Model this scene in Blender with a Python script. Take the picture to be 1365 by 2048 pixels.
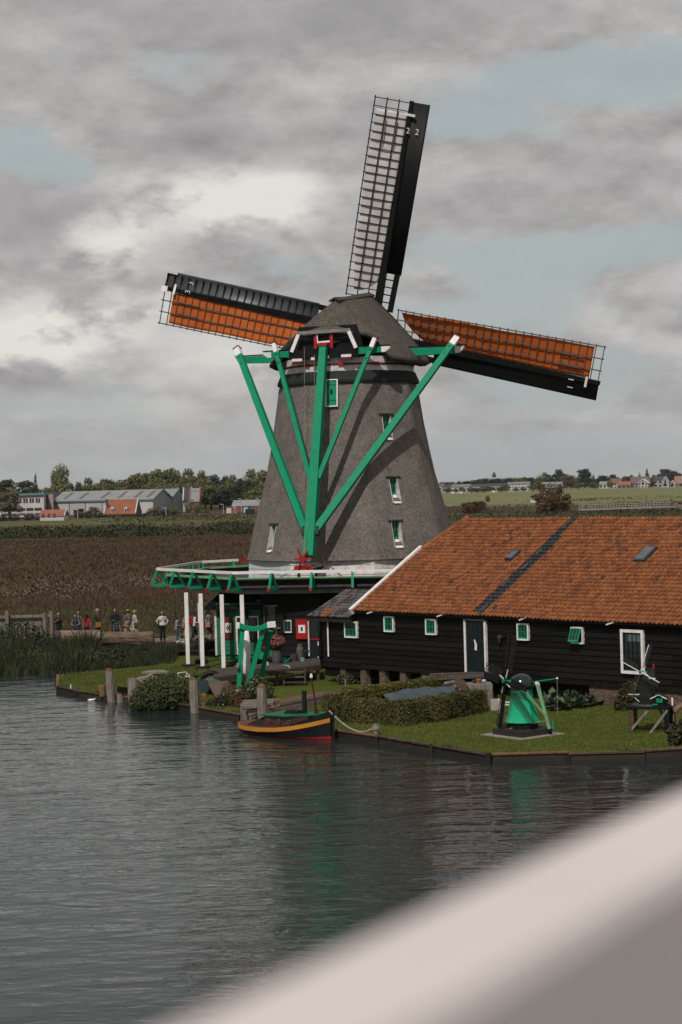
import bpy, bmesh, math, random
import numpy as np
from mathutils import Vector, Matrix
from mathutils.geometry import tessellate_polygon

for o in list(bpy.data.objects):
    bpy.data.objects.remove(o, do_unlink=True)
scene = bpy.context.scene
COL = scene.collection
R = math.radians

# ------------------------------------------------------------------ camera
CAM_Z = 9.0
FPX, CX, CY = 3800.0, 682.5, 1024.0          # focal length in photo pixels, photo centre
ROLL, PITCH = R(1.6), math.atan(58 / 3800.0)
FWD = Vector((0, math.cos(PITCH), -math.sin(PITCH)))
UP0 = Vector((0, math.sin(PITCH), math.cos(PITCH)))
RT0 = Vector((1, 0, 0))
RT = RT0 * math.cos(ROLL) - UP0 * math.sin(ROLL)
UP = UP0 * math.cos(ROLL) + RT0 * math.sin(ROLL)
cam_data = bpy.data.cameras.new('camera')
cam = bpy.data.objects.new('camera', cam_data)
COL.objects.link(cam)
cam.matrix_world = Matrix(((RT.x, UP.x, -FWD.x, 0), (RT.y, UP.y, -FWD.y, 0), (RT.z, UP.z, -FWD.z, CAM_Z), (0, 0, 0, 1)))
cam_data.sensor_width = 36.0
cam_data.sensor_fit = 'AUTO'
cam_data.lens = FPX / 2048 * 36
cam_data.clip_start = 0.05
cam_data.clip_end = 6000
cam_data.dof.use_dof = True
cam_data.dof.focus_distance = 86.0
cam_data.dof.aperture_fstop = 2.6
scene.camera = cam

# ------------------------------------------------------------------ sun and exposure
SUN_AZ, SUN_EL = 17.0, 47.0                   # light travels 17 deg right of straight ahead, 47 deg down
sun_dir = Vector((math.sin(R(SUN_AZ)) * math.cos(R(SUN_EL)), math.cos(R(SUN_AZ)) * math.cos(R(SUN_EL)), -math.sin(R(SUN_EL))))
sun_data = bpy.data.lights.new('sun', 'SUN')
sun_data.energy = 2.9
sun_data.angle = R(0.6)
sun_data.color = (1.0, 0.945, 0.88)
sun = bpy.data.objects.new('sun', sun_data)
COL.objects.link(sun)
sun.rotation_euler = sun_dir.to_track_quat('-Z', 'Y').to_euler()
sun.location = (-30, -60, 80)
scene.view_settings.view_transform = 'Standard'
scene.view_settings.look = 'None'
scene.view_settings.exposure = 0.0
scene.view_settings.gamma = 1.0
scene.render.film_transparent = False


def ray(x, y):
    d = FWD * FPX + RT * (x - CX) - UP * (y - CY)
    return d / d.y


def at(x, y, Y):
    """photo pixel at a given distance -> world point"""
    return Vector((0, 0, CAM_Z)) + ray(x, y) * Y


def atz(x, y, z):
    """photo pixel on a level of height z -> world point"""
    d = ray(x, y)
    return Vector((0, 0, CAM_Z)) + d * ((z - CAM_Z) / d.z)


# ------------------------------------------------------------------ sky
world = bpy.data.worlds.new('World')
scene.world = world
world.use_nodes = True
wt = world.node_tree
wt.nodes.clear()


def wn(t, **k):
    n = wt.nodes.new(t)
    for a, b in k.items():
        setattr(n, a, b)
    return n


def wl(a, b):
    wt.links.new(a, b)


def wmath(op, a, b=None, c=None, clamp=False):
    n = wn('ShaderNodeMath', operation=op, use_clamp=clamp)
    for i, v in enumerate((a, b, c)):
        if v is None:
            continue
        if isinstance(v, (int, float)):
            n.inputs[i].default_value = v
        else:
            wl(v, n.inputs[i])
    return n.outputs[0]


def wmix(f, a, b):
    n = wn('ShaderNodeMix', data_type='RGBA', clamp_factor=True)
    for i, v in ((0, f), (6, a), (7, b)):
        if isinstance(v, (int, float)):
            n.inputs[i].default_value = v
        elif isinstance(v, tuple):
            n.inputs[i].default_value = (*v, 1)
        else:
            wl(v, n.inputs[i])
    return n.outputs[2]


def wramp(v, a, b):
    n = wn('ShaderNodeMapRange', interpolation_type='SMOOTHSTEP')
    wl(v, n.inputs[0])
    n.inputs[1].default_value, n.inputs[2].default_value = a, b
    return n.outputs[0]


tc = wn('ShaderNodeTexCoord')
nrm = wn('ShaderNodeVectorMath', operation='NORMALIZE')
wl(tc.outputs['Generated'], nrm.inputs[0])
DIR = nrm.outputs[0]


def wnoise(scale3, scale, detail, rough, off=(0, 0, 0), dist=0.0):
    m = wn('ShaderNodeMapping')
    m.inputs['Scale'].default_value = scale3
    m.inputs['Location'].default_value = off
    wl(DIR, m.inputs['Vector'])
    n = wn('ShaderNodeTexNoise')
    n.inputs['Scale'].default_value = scale
    n.inputs['Detail'].default_value = detail
    n.inputs['Roughness'].default_value = rough
    n.inputs['Distortion'].default_value = dist
    wl(m.outputs[0], n.inputs['Vector'])
    return n.outputs['Fac']


sep = wn('ShaderNodeSeparateXYZ')
wl(DIR, sep.inputs[0])
warp1 = wnoise((1, 1, 2.2), 14, 6, 0.6, (3.1, 1.7, 0.4))
warp2 = wnoise((1, 1, 2.2), 14, 6, 0.6, (9.3, 5.2, 7.7))
WX = wmath('ADD', sep.outputs[0], wmath('MULTIPLY', wmath('SUBTRACT', warp1, 0.5), 0.075))
WZ = wmath('ADD', sep.outputs[2], wmath('MULTIPLY', wmath('SUBTRACT', warp2, 0.5), 0.04))


def blob(px, py, rx, ry):
    """soft uneven patch of cloud in a direction of the sky; radii in photo pixels"""
    d = ray(px, py).normalized()
    a = wmath('DIVIDE', wmath('SUBTRACT', WX, d.x), rx / FPX)
    b = wmath('DIVIDE', wmath('SUBTRACT', WZ, d.z), ry / FPX)
    c = wmath('DIVIDE', wmath('SUBTRACT', sep.outputs[1], d.y), 0.6)
    l = wmath('SQRT', wmath('ADD', wmath('ADD', wmath('MULTIPLY', a, a), wmath('MULTIPLY', b, b)), wmath('MULTIPLY', c, c)))
    return wramp(l, 1.5, 0.25)


def bsum(lst):
    o = None
    for t in lst:
        k = t[4] if len(t) > 4 else 1.0
        v = wmath('MULTIPLY', blob(*t[:4]), k)
        o = v if o is None else wmath('ADD', o, v)
    return o


nz_big = wnoise((1, 1, 2.3), 7.5, 7, 0.52, (0.3, 0.2, 1.9), 0.2)
nz_mid = wnoise((1, 1, 2.0), 16, 8, 0.55, (5.3, 2.2, 0.6), 0.15)
nz_cum = wnoise((1, 1, 2.0), 14, 10, 0.60, (2.3, 7.1, 4.4), 0.1)
nz_cum2 = wnoise((1, 1, 2.0), 14, 10, 0.60, (2.3, 7.1, 4.4 + 2.0 * 0.009), 0.1)
relief = wmath('SUBTRACT', nz_cum, nz_cum2)
gaps = bsum([(60, 315, 130, 45, 0.8), (1290, 150, 260, 55, 0.85), (960, 235, 100, 35, 0.5), (1050, 600, 230, 70, 0.9), (1240, 490, 230, 55, 0.9),
             (880, 500, 150, 50, 0.7), (120, 835, 260, 45, 0.6), (1150, 770, 300, 60, 0.8), (640, 120, 120, 40, 0.35), (640, 560, 130, 45, 0.5),
             (380, 930, 420, 40, 0.5), (1100, 900, 380, 50, 0.6)])
brights = bsum([(480, 400, 150, 80, 1.15), (300, 440, 130, 90, 0.7), (200, 500, 80, 60, 0.7), (170, 640, 210, 70, 1.0), (60, 690, 110, 50, 0.8), (250, 830, 220, 30, 0.5), (470, 690, 120, 45, 0.6), (1250, 800, 200, 40, 0.4),
                (420, 745, 190, 40, 0.5), (1050, 610, 130, 50, 0.3), (1290, 690, 130, 40, 0.3), (900, 560, 90, 60, 0.3), (560, 420, 90, 60, 0.5)])
darks = bsum([(440, 470, 150, 50, 1.0), (330, 540, 150, 45, 0.9), (90, 430, 150, 90, 0.8), (500, 30, 800, 60, 0.8), (300, 230, 430, 90, 0.35),
              (960, 420, 300, 60, 0.45), (1260, 300, 260, 60, 0.35), (130, 600, 160, 26, 0.55), (60, 140, 250, 60, 0.3)])
sky = wn('ShaderNodeTexSky', sky_type='NISHITA')
sky.sun_disc = False
sky.sun_elevation = R(SUN_EL)
sky.sun_rotation = R(180 + SUN_AZ)
sky.air_density, sky.dust_density, sky.ozone_density, sky.altitude = 1.0, 3.0, 1.0, 0
skys = wn('ShaderNodeVectorMath', operation='SCALE')
skys.inputs['Scale'].default_value = 0.08
wl(sky.outputs[0], skys.inputs[0])
blue = wmix(0.85, skys.outputs[0], (0.415, 0.475, 0.470))
gapv = wmath('ADD', wmath('MULTIPLY', gaps, 0.28), wmath('ADD', wmath('MULTIPLY', nz_big, 0.7), wmath('MULTIPLY', nz_cum, 0.35)))
gapv = wmath('SUBTRACT', gapv, wmath('MULTIPLY', wmath('ADD', darks, brights), 0.16))
gapm = wmath('MULTIPLY', wramp(gapv, 0.55, 0.72), 0.85)
base = wmix(wramp(nz_mid, 0.33, 0.70), (0.385, 0.374, 0.374), (0.480, 0.464, 0.458))
rl_ = wmath('ADD', 1.0, wmath('MULTIPLY', relief, 1.35))
rv_ = wn('ShaderNodeVectorMath', operation='SCALE')
wl(base, rv_.inputs[0])
wl(rl_, rv_.inputs['Scale'])
base = rv_.outputs[0]
base = wmix(wmath('MULTIPLY', wmath('MULTIPLY', darks, wramp(nz_big, 0.75, 0.35)), 0.75, clamp=True), base, (0.310, 0.305, 0.311))
bm = wmath('MULTIPLY', wmath('MULTIPLY', brights, 0.85), wramp(wmath('ADD', nz_mid, wmath('MULTIPLY', nz_cum, 0.8)), 0.76, 0.96), clamp=True)
cloudc = wmix(bm, base, (0.76, 0.745, 0.69))
full = wmix(gapm, cloudc, blue)
hz = wramp(sep.outputs[2], 0.075, -0.005)
full = wmix(wmath('MULTIPLY', hz, 0.7), full, (0.415, 0.425, 0.43))
bg = wn('ShaderNodeBackground')
wl(full, bg.inputs['Color'])
bg.inputs['Strength'].default_value = 1.0
wo = wn('ShaderNodeOutputWorld')
wl(bg.outputs[0], wo.inputs['Surface'])

# ------------------------------------------------------------------ materials
MATS = {}


def mat(name, c1, c2=None, scale=3.0, rough=0.8, bump=0.0, bscale=None, stretch=(1, 1, 1), island=0.0, c3=None, spec=0.3, metal=0.0,
        lo=0.35, hi=0.65, detail=6, bdist=0.02, coat=0.0, nrough=0.6, speck=None):
    """noise-varied principled material; island = how far each loose piece drifts in tone"""
    if name in MATS:
        return MATS[name]
    m = bpy.data.materials.new(name)
    m.use_nodes = True
    t = m.node_tree
    b = t.nodes['Principled BSDF']
    b.inputs['Roughness'].default_value = rough
    b.inputs['Specular IOR Level'].default_value = spec
    b.inputs['Metallic'].default_value = metal
    b.inputs['Coat Weight'].default_value = coat
    c2 = c2 or tuple(x * 0.8 for x in c1)
    co = t.nodes.new('ShaderNodeTexCoord')
    mp = t.nodes.new('ShaderNodeMapping')
    mp.inputs['Scale'].default_value = stretch
    t.links.new(co.outputs['Object'], mp.inputs['Vector'])
    nz = t.nodes.new('ShaderNodeTexNoise')
    nz.inputs['Scale'].default_value = scale
    nz.inputs['Detail'].default_value = detail
    nz.inputs['Roughness'].default_value = nrough
    t.links.new(mp.outputs[0], nz.inputs['Vector'])
    rp = t.nodes.new('ShaderNodeValToRGB')
    rp.color_ramp.elements[0].position, rp.color_ramp.elements[1].position = lo, hi
    rp.color_ramp.elements[0].color = (*c1, 1)
    rp.color_ramp.elements[1].color = (*c2, 1)
    if c3:
        e = rp.color_ramp.elements.new((lo + hi) / 2)
        e.color = (*c3, 1)
    fac = nz.outputs['Fac']
    if island:
        ge = t.nodes.new('ShaderNodeNewGeometry')
        oi = t.nodes.new('ShaderNodeObjectInfo')
        ad = t.nodes.new('ShaderNodeMath')
        ad.operation = 'ADD'
        t.links.new(ge.outputs['Random Per Island'], ad.inputs[0])
        t.links.new(oi.outputs['Random'], ad.inputs[1])
        fr = t.nodes.new('ShaderNodeMath')
        fr.operation = 'FRACT'
        t.links.new(ad.outputs[0], fr.inputs[0])
        sb = t.nodes.new('ShaderNodeMath')
        sb.operation = 'MULTIPLY_ADD'
        t.links.new(fr.outputs[0], sb.inputs[0])
        sb.inputs[1].default_value = island
        sb.inputs[2].default_value = -island / 2
        a2 = t.nodes.new('ShaderNodeMath')
        a2.operation = 'ADD'
        t.links.new(fac, a2.inputs[0])
        t.links.new(sb.outputs[0], a2.inputs[1])
        fac = a2.outputs[0]
    t.links.new(fac, rp.inputs[0])
    colr = rp.outputs[0]
    if speck:
        n3 = t.nodes.new('ShaderNodeTexNoise')
        n3.inputs['Scale'].default_value = speck[0]
        n3.inputs['Detail'].default_value = 3
        n3.inputs['Roughness'].default_value = 0.7
        t.links.new(mp.outputs[0], n3.inputs['Vector'])
        mr = t.nodes.new('ShaderNodeMapRange')
        mr.inputs[1].default_value, mr.inputs[2].default_value = 0.36, 0.64
        mr.inputs[3].default_value, mr.inputs[4].default_value = 1 - speck[1], 1 + speck[1]
        t.links.new(n3.outputs['Fac'], mr.inputs[0])
        vm = t.nodes.new('ShaderNodeVectorMath')
        vm.operation = 'SCALE'
        t.links.new(colr, vm.inputs[0])
        t.links.new(mr.outputs[0], vm.inputs['Scale'])
        colr = vm.outputs[0]
    t.links.new(colr, b.inputs['Base Color'])
    if bump:
        n2 = t.nodes.new('ShaderNodeTexNoise')
        n2.inputs['Scale'].default_value = bscale or scale * 4
        n2.inputs['Detail'].default_value = 5
        t.links.new(mp.outputs[0], n2.inputs['Vector'])
        bp = t.nodes.new('ShaderNodeBump')
        bp.inputs['Strength'].default_value = bump
        bp.inputs['Distance'].default_value = bdist
        t.links.new(n2.outputs['Fac'], bp.inputs['Height'])
        t.links.new(bp.outputs[0], b.inputs['Normal'])
    MATS[name] = m
    return m


def leafmat(name, c1, c2, c3=None, scale=0.6, island=0.5, trans=0.25):
    if name in MATS:
        return MATS[name]
    m = mat(name, c1, c2, scale=scale, rough=0.75, island=island, c3=c3, spec=0.2, lo=0.25, hi=0.75)
    return m


GREEN = mat('green_paint', (0.003, 0.236, 0.117), (0.003, 0.158, 0.078), 3.0, 0.6, 0.15, 25, spec=0.18, lo=0.42, hi=0.85, nrough=0.75)
DKGREEN = mat('dark_green_paint', (0.004, 0.020, 0.017), (0.003, 0.014, 0.013), 2.0, 0.45)
MIDGREEN = mat('boarding_green_paint', (0.002, 0.125, 0.055), (0.002, 0.095, 0.042), 3.0, 0.5)
PALEGREEN = mat('pale_green_paint', (0.20, 0.36, 0.20), (0.14, 0.28, 0.15), 2.0, 0.6)
WHITE = mat('white_paint', (0.76, 0.73, 0.71), (0.48, 0.45, 0.42), 2.5, 0.5, 0.1, 20, lo=0.40, hi=0.85, nrough=0.75)
OLDWHITE = mat('weathered_white_paint', (0.70, 0.66, 0.64), (0.42, 0.40, 0.38), 3.5, 0.6, 0.1, 20)
RED = mat('red_paint', (0.36, 0.012, 0.016), (0.25, 0.010, 0.012), 3.0, 0.5)
DULLRED = mat('dull_red_paint', (0.11, 0.012, 0.012), (0.07, 0.010, 0.010), 3.0, 0.6)
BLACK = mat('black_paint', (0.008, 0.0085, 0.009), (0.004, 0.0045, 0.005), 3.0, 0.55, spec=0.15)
TAR = mat('tarred_boards', (0.0095, 0.0090, 0.0086), (0.0040, 0.0038, 0.0038), 4.0, 0.6, 0.25, 12, (1, 1, 4), spec=0.12, island=0.4)
GREY = mat('grey_paint', (0.22, 0.215, 0.21), (0.15, 0.148, 0.145), 2.5, 0.6)
SLATE = mat('sail_board_grey', (0.075, 0.082, 0.088), (0.05, 0.056, 0.062), 1.5, 0.42, spec=0.45)
IRON = mat('dark_iron', (0.02, 0.02, 0.02), (0.035, 0.03, 0.027), 6, 0.5, metal=0.3)
THATCH = mat('weathered_thatch', (0.222, 0.196, 0.174), (0.092, 0.079, 0.069), 1.3, 0.95, 1.0, 34, (1, 1, 0.8), speck=(13, 0.32), c3=(0.158, 0.139, 0.123), lo=0.30, hi=0.72, nrough=0.82, detail=14, bdist=0.05, spec=0.1)
CAPTHATCH = mat('cap_thatch', (0.135, 0.120, 0.102), (0.055, 0.048, 0.040), 1.3, 0.95, 1.0, 32, nrough=0.8, speck=(11, 0.40), c3=(0.090, 0.080, 0.067), lo=0.28, hi=0.74, detail=14, bdist=0.05, spec=0.1)
FELT = mat('dark_roof_felt', (0.020, 0.024, 0.024), (0.012, 0.015, 0.015), 2, 0.8)
CLOTH_O = mat('orange_sailcloth', (0.54, 0.120, 0.016), (0.40, 0.078, 0.010), 0.9, 0.85, 0.3, 3)
CLOTH_W = mat('pale_sailcloth', (0.64, 0.60, 0.60), (0.50, 0.46, 0.46), 0.9, 0.85, 0.3, 3)
LATH = mat('lattice_wood', (0.13, 0.10, 0.083), (0.075, 0.058, 0.05), 3, 0.8)
DARKLATH = mat('dark_and_backlit_lattice', (0.022, 0.020, 0.018), (0.014, 0.013, 0.012), 3, 0.8)  # also the ordinary lattice wood with backlit darkness put into its colour
ROPE = mat('rope_fibre', (0.30, 0.26, 0.21), (0.20, 0.17, 0.14), 20, 0.9)
TILE = mat('orange_pantile', (0.262, 0.096, 0.038), (0.095, 0.040, 0.023), 1.2, 0.9, 0.3, 25, island=0.55, c3=(0.195, 0.068, 0.028), lo=0.12, hi=0.98, detail=10, nrough=0.7, spec=0.2, speck=(9, 0.25))
GREYTILE = mat('grey_pantile', (0.10, 0.09, 0.085), (0.035, 0.033, 0.033), 1.5, 0.85, 0.3, 25, island=0.6, c3=(0.065, 0.06, 0.058))
BLACKTILE = mat('black_pantile', (0.018, 0.018, 0.020), (0.010, 0.010, 0.011), 1.5, 0.6, island=0.5)
LEAD = mat('lead_sheet', (0.06, 0.065, 0.07), (0.03, 0.032, 0.034), 3, 0.45)
GLASS = mat('dark_window_glass', (0.010, 0.012, 0.012), (0.016, 0.02, 0.02), 1.0, 0.06, spec=0.6)
OLDWOOD = mat('weathered_grey_timber', (0.235, 0.205, 0.180), (0.105, 0.088, 0.074), 2.5, 0.9, 0.5, 14, (6, 6, 0.7), c3=(0.17, 0.148, 0.13))
BROWNWOOD = mat('damp_brown_timber', (0.105, 0.068, 0.045), (0.045, 0.032, 0.024), 2.5, 0.9, 0.5, 14, (1, 1, 4), island=0.4)
RUSTWOOD = mat('orange_lichen_timber', (0.21, 0.098, 0.045), (0.085, 0.055, 0.036), 4, 0.9, 0.4, 18)
DECKWOOD = mat('deck_timber', (0.080, 0.066, 0.057), (0.042, 0.035, 0.03), 2.5, 0.9, 0.3, 16, (3, 3, 1), island=0.5)
BARK = mat('log_bark', (0.20, 0.140, 0.095), (0.075, 0.052, 0.038), 2.4, 0.95, 0.9, 9, (1, 5, 5), bdist=0.05)
TRUNK = mat('trunk_bark', (0.075, 0.06, 0.045), (0.04, 0.032, 0.025), 2, 0.95, 0.5, 8, (4, 4, 1))
BRICK = mat('old_brick', (0.165, 0.115, 0.082), (0.085, 0.058, 0.044), 5, 0.9, 0.4, 20, (1, 1, 3), island=0.4)
MORTAR = mat('mortar', (0.13, 0.115, 0.10), (0.09, 0.08, 0.07), 5, 0.95)
TERRA = mat('terracotta', (0.30, 0.105, 0.05), (0.22, 0.075, 0.035), 4, 0.85)
SKIN = mat('skin', (0.30, 0.165, 0.115), (0.25, 0.13, 0.09), 5, 0.6)
SKIN2 = mat('brown_skin', (0.13, 0.068, 0.045), (0.10, 0.052, 0.034), 5, 0.6)


# ------------------------------------------------------------------ mesh helpers
def origin_of(p):
    v = Vector((0, 0, 0))
    while p is not None:
        v += p.location
        p = p.parent
    return v


class MB:
    def __init__(self):
        self.v, self.f = [], []

    def poly(self, *pts):
        i = len(self.v)
        self.v += [Vector(p) for p in pts]
        self.f.append(tuple(range(i, i + len(pts))))
        return self

    def hexa(self, b, t):
        """box from 4 bottom and 4 top corners (same winding, seen from above counter-clockwise)"""
        i = len(self.v)
        self.v += [Vector(p) for p in b] + [Vector(p) for p in t]
        self.f += [(i + 3, i + 2, i + 1, i), (i + 4, i + 5, i + 6, i + 7)]
        for k in range(4):
            n = (k + 1) % 4
            self.f.append((i + k, i + n, i + 4 + n, i + 4 + k))
        return self

    def box(self, c, s, ax=None):
        c = Vector(c)
        X, Y, Z = ax or (Vector((1, 0, 0)), Vector((0, 1, 0)), Vector((0, 0, 1)))
        x, y, z = X * (s[0] / 2), Y * (s[1] / 2), Z * (s[2] / 2)
        return self.hexa([c - x - y - z, c + x - y - z, c + x + y - z, c - x + y - z],
                         [c - x - y + z, c + x - y + z, c + x + y + z, c - x + y + z])

    def bar(self, a, b, w, h=None, up=(0, 0, 1), w2=None, h2=None):
        """beam from a to b, w across, h along up"""
        a, b = Vector(a), Vector(b)
        h = h or w
        w2, h2 = w2 or w, h2 or h
        d = (b - a).normalized()
        u = Vector(up)
        if abs(d.dot(u)) > 0.99:
            u = Vector((0, 1, 0)) if abs(d.y) < 0.9 else Vector((1, 0, 0))
        s = d.cross(u).normalized()
        u = s.cross(d).normalized()
        return self.hexa([a - s * w / 2 - u * h / 2, a + s * w / 2 - u * h / 2, a + s * w / 2 + u * h / 2, a - s * w / 2 + u * h / 2],
                         [b - s * w2 / 2 - u * h2 / 2, b + s * w2 / 2 - u * h2 / 2, b + s * w2 / 2 + u * h2 / 2, b - s * w2 / 2 + u * h2 / 2])

    def tube(self, pts, rad, n=8, flat=1.0, caps=True, up=(0, 0, 1)):
        pts = [Vector(p) for p in pts]
        if not isinstance(rad, (list, tuple)):
            rad = [rad] * len(pts)
        i0 = len(self.v)
        for k, p in enumerate(pts):
            d = (pts[min(k + 1, len(pts) - 1)] - pts[max(k - 1, 0)])
            d = d.normalized() if d.length > 1e-9 else Vector((0, 0, 1))
            u = Vector(up)
            if abs(d.dot(u)) > 0.95:
                u = Vector((0, 1, 0))
            s = d.cross(u).normalized()
            u = s.cross(d).normalized()
            r = rad[k]
            rx, ry = r if isinstance(r, (list, tuple)) else (r, r * flat)
            for j in range(n):
                a = 2 * math.pi * j / n
                self.v.append(p + s * math.cos(a) * rx + u * math.sin(a) * ry)
        for k in range(len(pts) - 1):
            for j in range(n):
                a, b = i0 + k * n + j, i0 + k * n + (j + 1) % n
                self.f.append((a, b, b + n, a + n))
        if caps:
            self.f.append(tuple(i0 + j for j in range(n))[::-1])
            e = i0 + (len(pts) - 1) * n
            self.f.append(tuple(e + j for j in range(n)))
        return self

    def ell(self, c, r, n=10, m=6):
        c = Vector(c)
        i0 = len(self.v)
        for k in range(m + 1):
            t = math.pi * k / m
            for j in range(n):
                a = 2 * math.pi * j / n
                self.v.append(c + Vector((r[0] * math.sin(t) * math.cos(a), r[1] * math.sin(t) * math.sin(a), -r[2] * math.cos(t))))
        for k in range(m):
            for j in range(n):
                a, b = i0 + k * n + j, i0 + k * n + (j + 1) % n
                self.f.append((a, b, b + n, a + n))
        return self

    def lathe(self, c, prof, n=16, caps=True):
        c = Vector(c)
        i0 = len(self.v)
        for r, z in prof:
            for j in range(n):
                a = 2 * math.pi * j / n
                self.v.append(c + Vector((r * math.cos(a), r * math.sin(a), z)))
        for k in range(len(prof) - 1):
            for j in range(n):
                a, b = i0 + k * n + j, i0 + k * n + (j + 1) % n
                self.f.append((a, b, b + n, a + n))
        if caps:
            self.f.append(tuple(i0 + j for j in range(n))[::-1])
            e = i0 + (len(prof) - 1) * n
            self.f.append(tuple(e + j for j in range(n)))
        return self

    def prism(self, poly, ext):
        """closed outline pushed along ext"""
        ext = Vector(ext)
        i = len(self.v)
        n = len(poly)
        self.v += [Vector(p) for p in poly] + [Vector(p) + ext for p in poly]
        self.f += [tuple(range(i + n - 1, i - 1, -1)), tuple(range(i + n, i + 2 * n))]
        for k in range(n):
            q = (k + 1) % n
            self.f.append((i + k, i + q, i + n + q, i + n + k))
        return self

    def build(self, name, material, parent=None, smooth=False, bevel=0.0, remesh=0.0, recalc=True):
        o0 = origin_of(parent)
        me = bpy.data.meshes.new(name)
        me.from_pydata([tuple(v - o0) for v in self.v], [], self.f)
        me.validate()
        if recalc:
            bm = bmesh.new()
            bm.from_mesh(me)
            bmesh.ops.recalc_face_normals(bm, faces=bm.faces)
            bm.to_mesh(me)
            bm.free()
        if material:
            me.materials.append(material)
        o = bpy.data.objects.new(name, me)
        COL.objects.link(o)
        o.parent = parent
        if smooth:
            me.polygons.foreach_set('use_smooth', [True] * len(me.polygons))
        if bevel:
            b = o.modifiers.new('bevel', 'BEVEL')
            b.width = bevel
            b.segments = 2
            b.limit_method = 'ANGLE'
        if remesh:
            r = o.modifiers.new('remesh', 'REMESH')
            r.mode = 'VOXEL'
            r.voxel_size = remesh
            r.use_smooth_shade = True
        return o


def thing(name, loc, label, cat, group=None):
    o = bpy.data.objects.new(name, None)
    o.empty_display_size = 0.3
    COL.objects.link(o)
    o.location = Vector(loc)
    return tag(o, label, cat, group)


def tag(o, label=None, cat=None, group=None, kind=None):
    if label:
        o['label'] = label
    if cat:
        o['category'] = cat
    if group:
        o['group'] = group
    if kind:
        o['kind'] = kind
    return o


def struct(o, label=None):
    o['kind'] = 'structure'
    if label:
        o['label'] = label
    return o


def share(src, name, loc, parent=None, rot=None, scale=None):
    """another object on the same mesh"""
    o = bpy.data.objects.new(name, src.data)
    COL.objects.link(o)
    o.parent = parent
    o.location = loc
    if rot:
        o.rotation_euler = rot
    if scale:
        o.scale = scale
    return o


def quads(name, P, U, V, material, parent=None, kind=None, tri=False):
    """many small loose leaves: centre P, half axes U and V (numpy n x 3)"""
    n = len(P)
    if tri:
        co = np.stack([P - U, P + U, P + V], 1).reshape(-1, 3)
        k = 3
    else:
        co = np.stack([P - V, P + U * 0.9 - V * 0.1, P + V, P - U * 0.9 - V * 0.1], 1).reshape(-1, 3)
        k = 4
    o0 = origin_of(parent)
    co = co - np.array(o0)
    me = bpy.data.meshes.new(name)
    me.vertices.add(n * k)
    me.vertices.foreach_set('co', co.ravel())
    me.loops.add(n * k)
    me.loops.foreach_set('vertex_index', np.arange(n * k, dtype=np.int32))
    me.polygons.add(n)
    me.polygons.foreach_set('loop_start', np.arange(0, n * k, k, dtype=np.int32))
    me.polygons.foreach_set('loop_total', np.full(n, k, dtype=np.int32))
    me.update(calc_edges=True)
    me.validate()
    me.materials.append(material)
    o = bpy.data.objects.new(name, me)
    COL.objects.link(o)
    o.parent = parent
    if kind:
        o['kind'] = kind
    return o


RNG = np.random.default_rng(7)
rnd = random.Random(11)


def unit(a):
    return a / np.maximum(np.linalg.norm(a, axis=1, keepdims=True), 1e-9)


def leaf_points(blobs, n, size, up=0.3, shell=0.55, rng=None):
    """leaf centres and axes spread through a cluster of ellipsoids"""
    rng = rng or RNG
    w = np.array([b[1][0] * b[1][1] + b[1][1] * b[1][2] for b in blobs], float)
    idx = rng.choice(len(blobs), n, p=w / w.sum())
    c = np.array([b[0] for b in blobs], float)[idx]
    r = np.array([b[1] for b in blobs], float)[idx]
    d = unit(rng.normal(size=(n, 3)))
    rad = shell + (1.06 - shell) * rng.random((n, 1)) ** 0.6
    P = c + d * r * rad
    nrm_ = unit(d + rng.normal(size=(n, 3)) * 0.55 + np.array([0, 0, up]))
    U = unit(np.cross(nrm_, rng.normal(size=(n, 3))))
    V = np.cross(nrm_, U)
    s = size * (0.6 + 0.8 * rng.random((n, 1)))
    return P, U * s * 0.62, V * s


def text_mesh(name, body, size, M, material, parent, ext=0.004):
    """flat painted characters as a mesh; M: 3 columns right, up, normal and a place"""
    cu = bpy.data.curves.new(name, 'FONT')
    cu.body = body
    cu.size = size
    cu.align_x = 'CENTER'
    cu.align_y = 'CENTER'
    cu.extrude = ext
    cu.resolution_u = 3
    tmp = bpy.data.objects.new(name, cu)
    COL.objects.link(tmp)
    dg = bpy.context.evaluated_depsgraph_get()
    me = bpy.data.meshes.new_from_object(tmp.evaluated_get(dg))
    bpy.data.objects.remove(tmp, do_unlink=True)
    r, u, n, p = [Vector(x) for x in M]
    o0 = origin_of(parent)
    for v in me.vertices:
        v.co = p + r * v.co.x + u * v.co.y + n * v.co.z - o0
    me.materials.clear()
    me.materials.append(material)
    me.name = name
    o = bpy.data.objects.new(name, me)
    COL.objects.link(o)
    o.parent = parent
    return o

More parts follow.
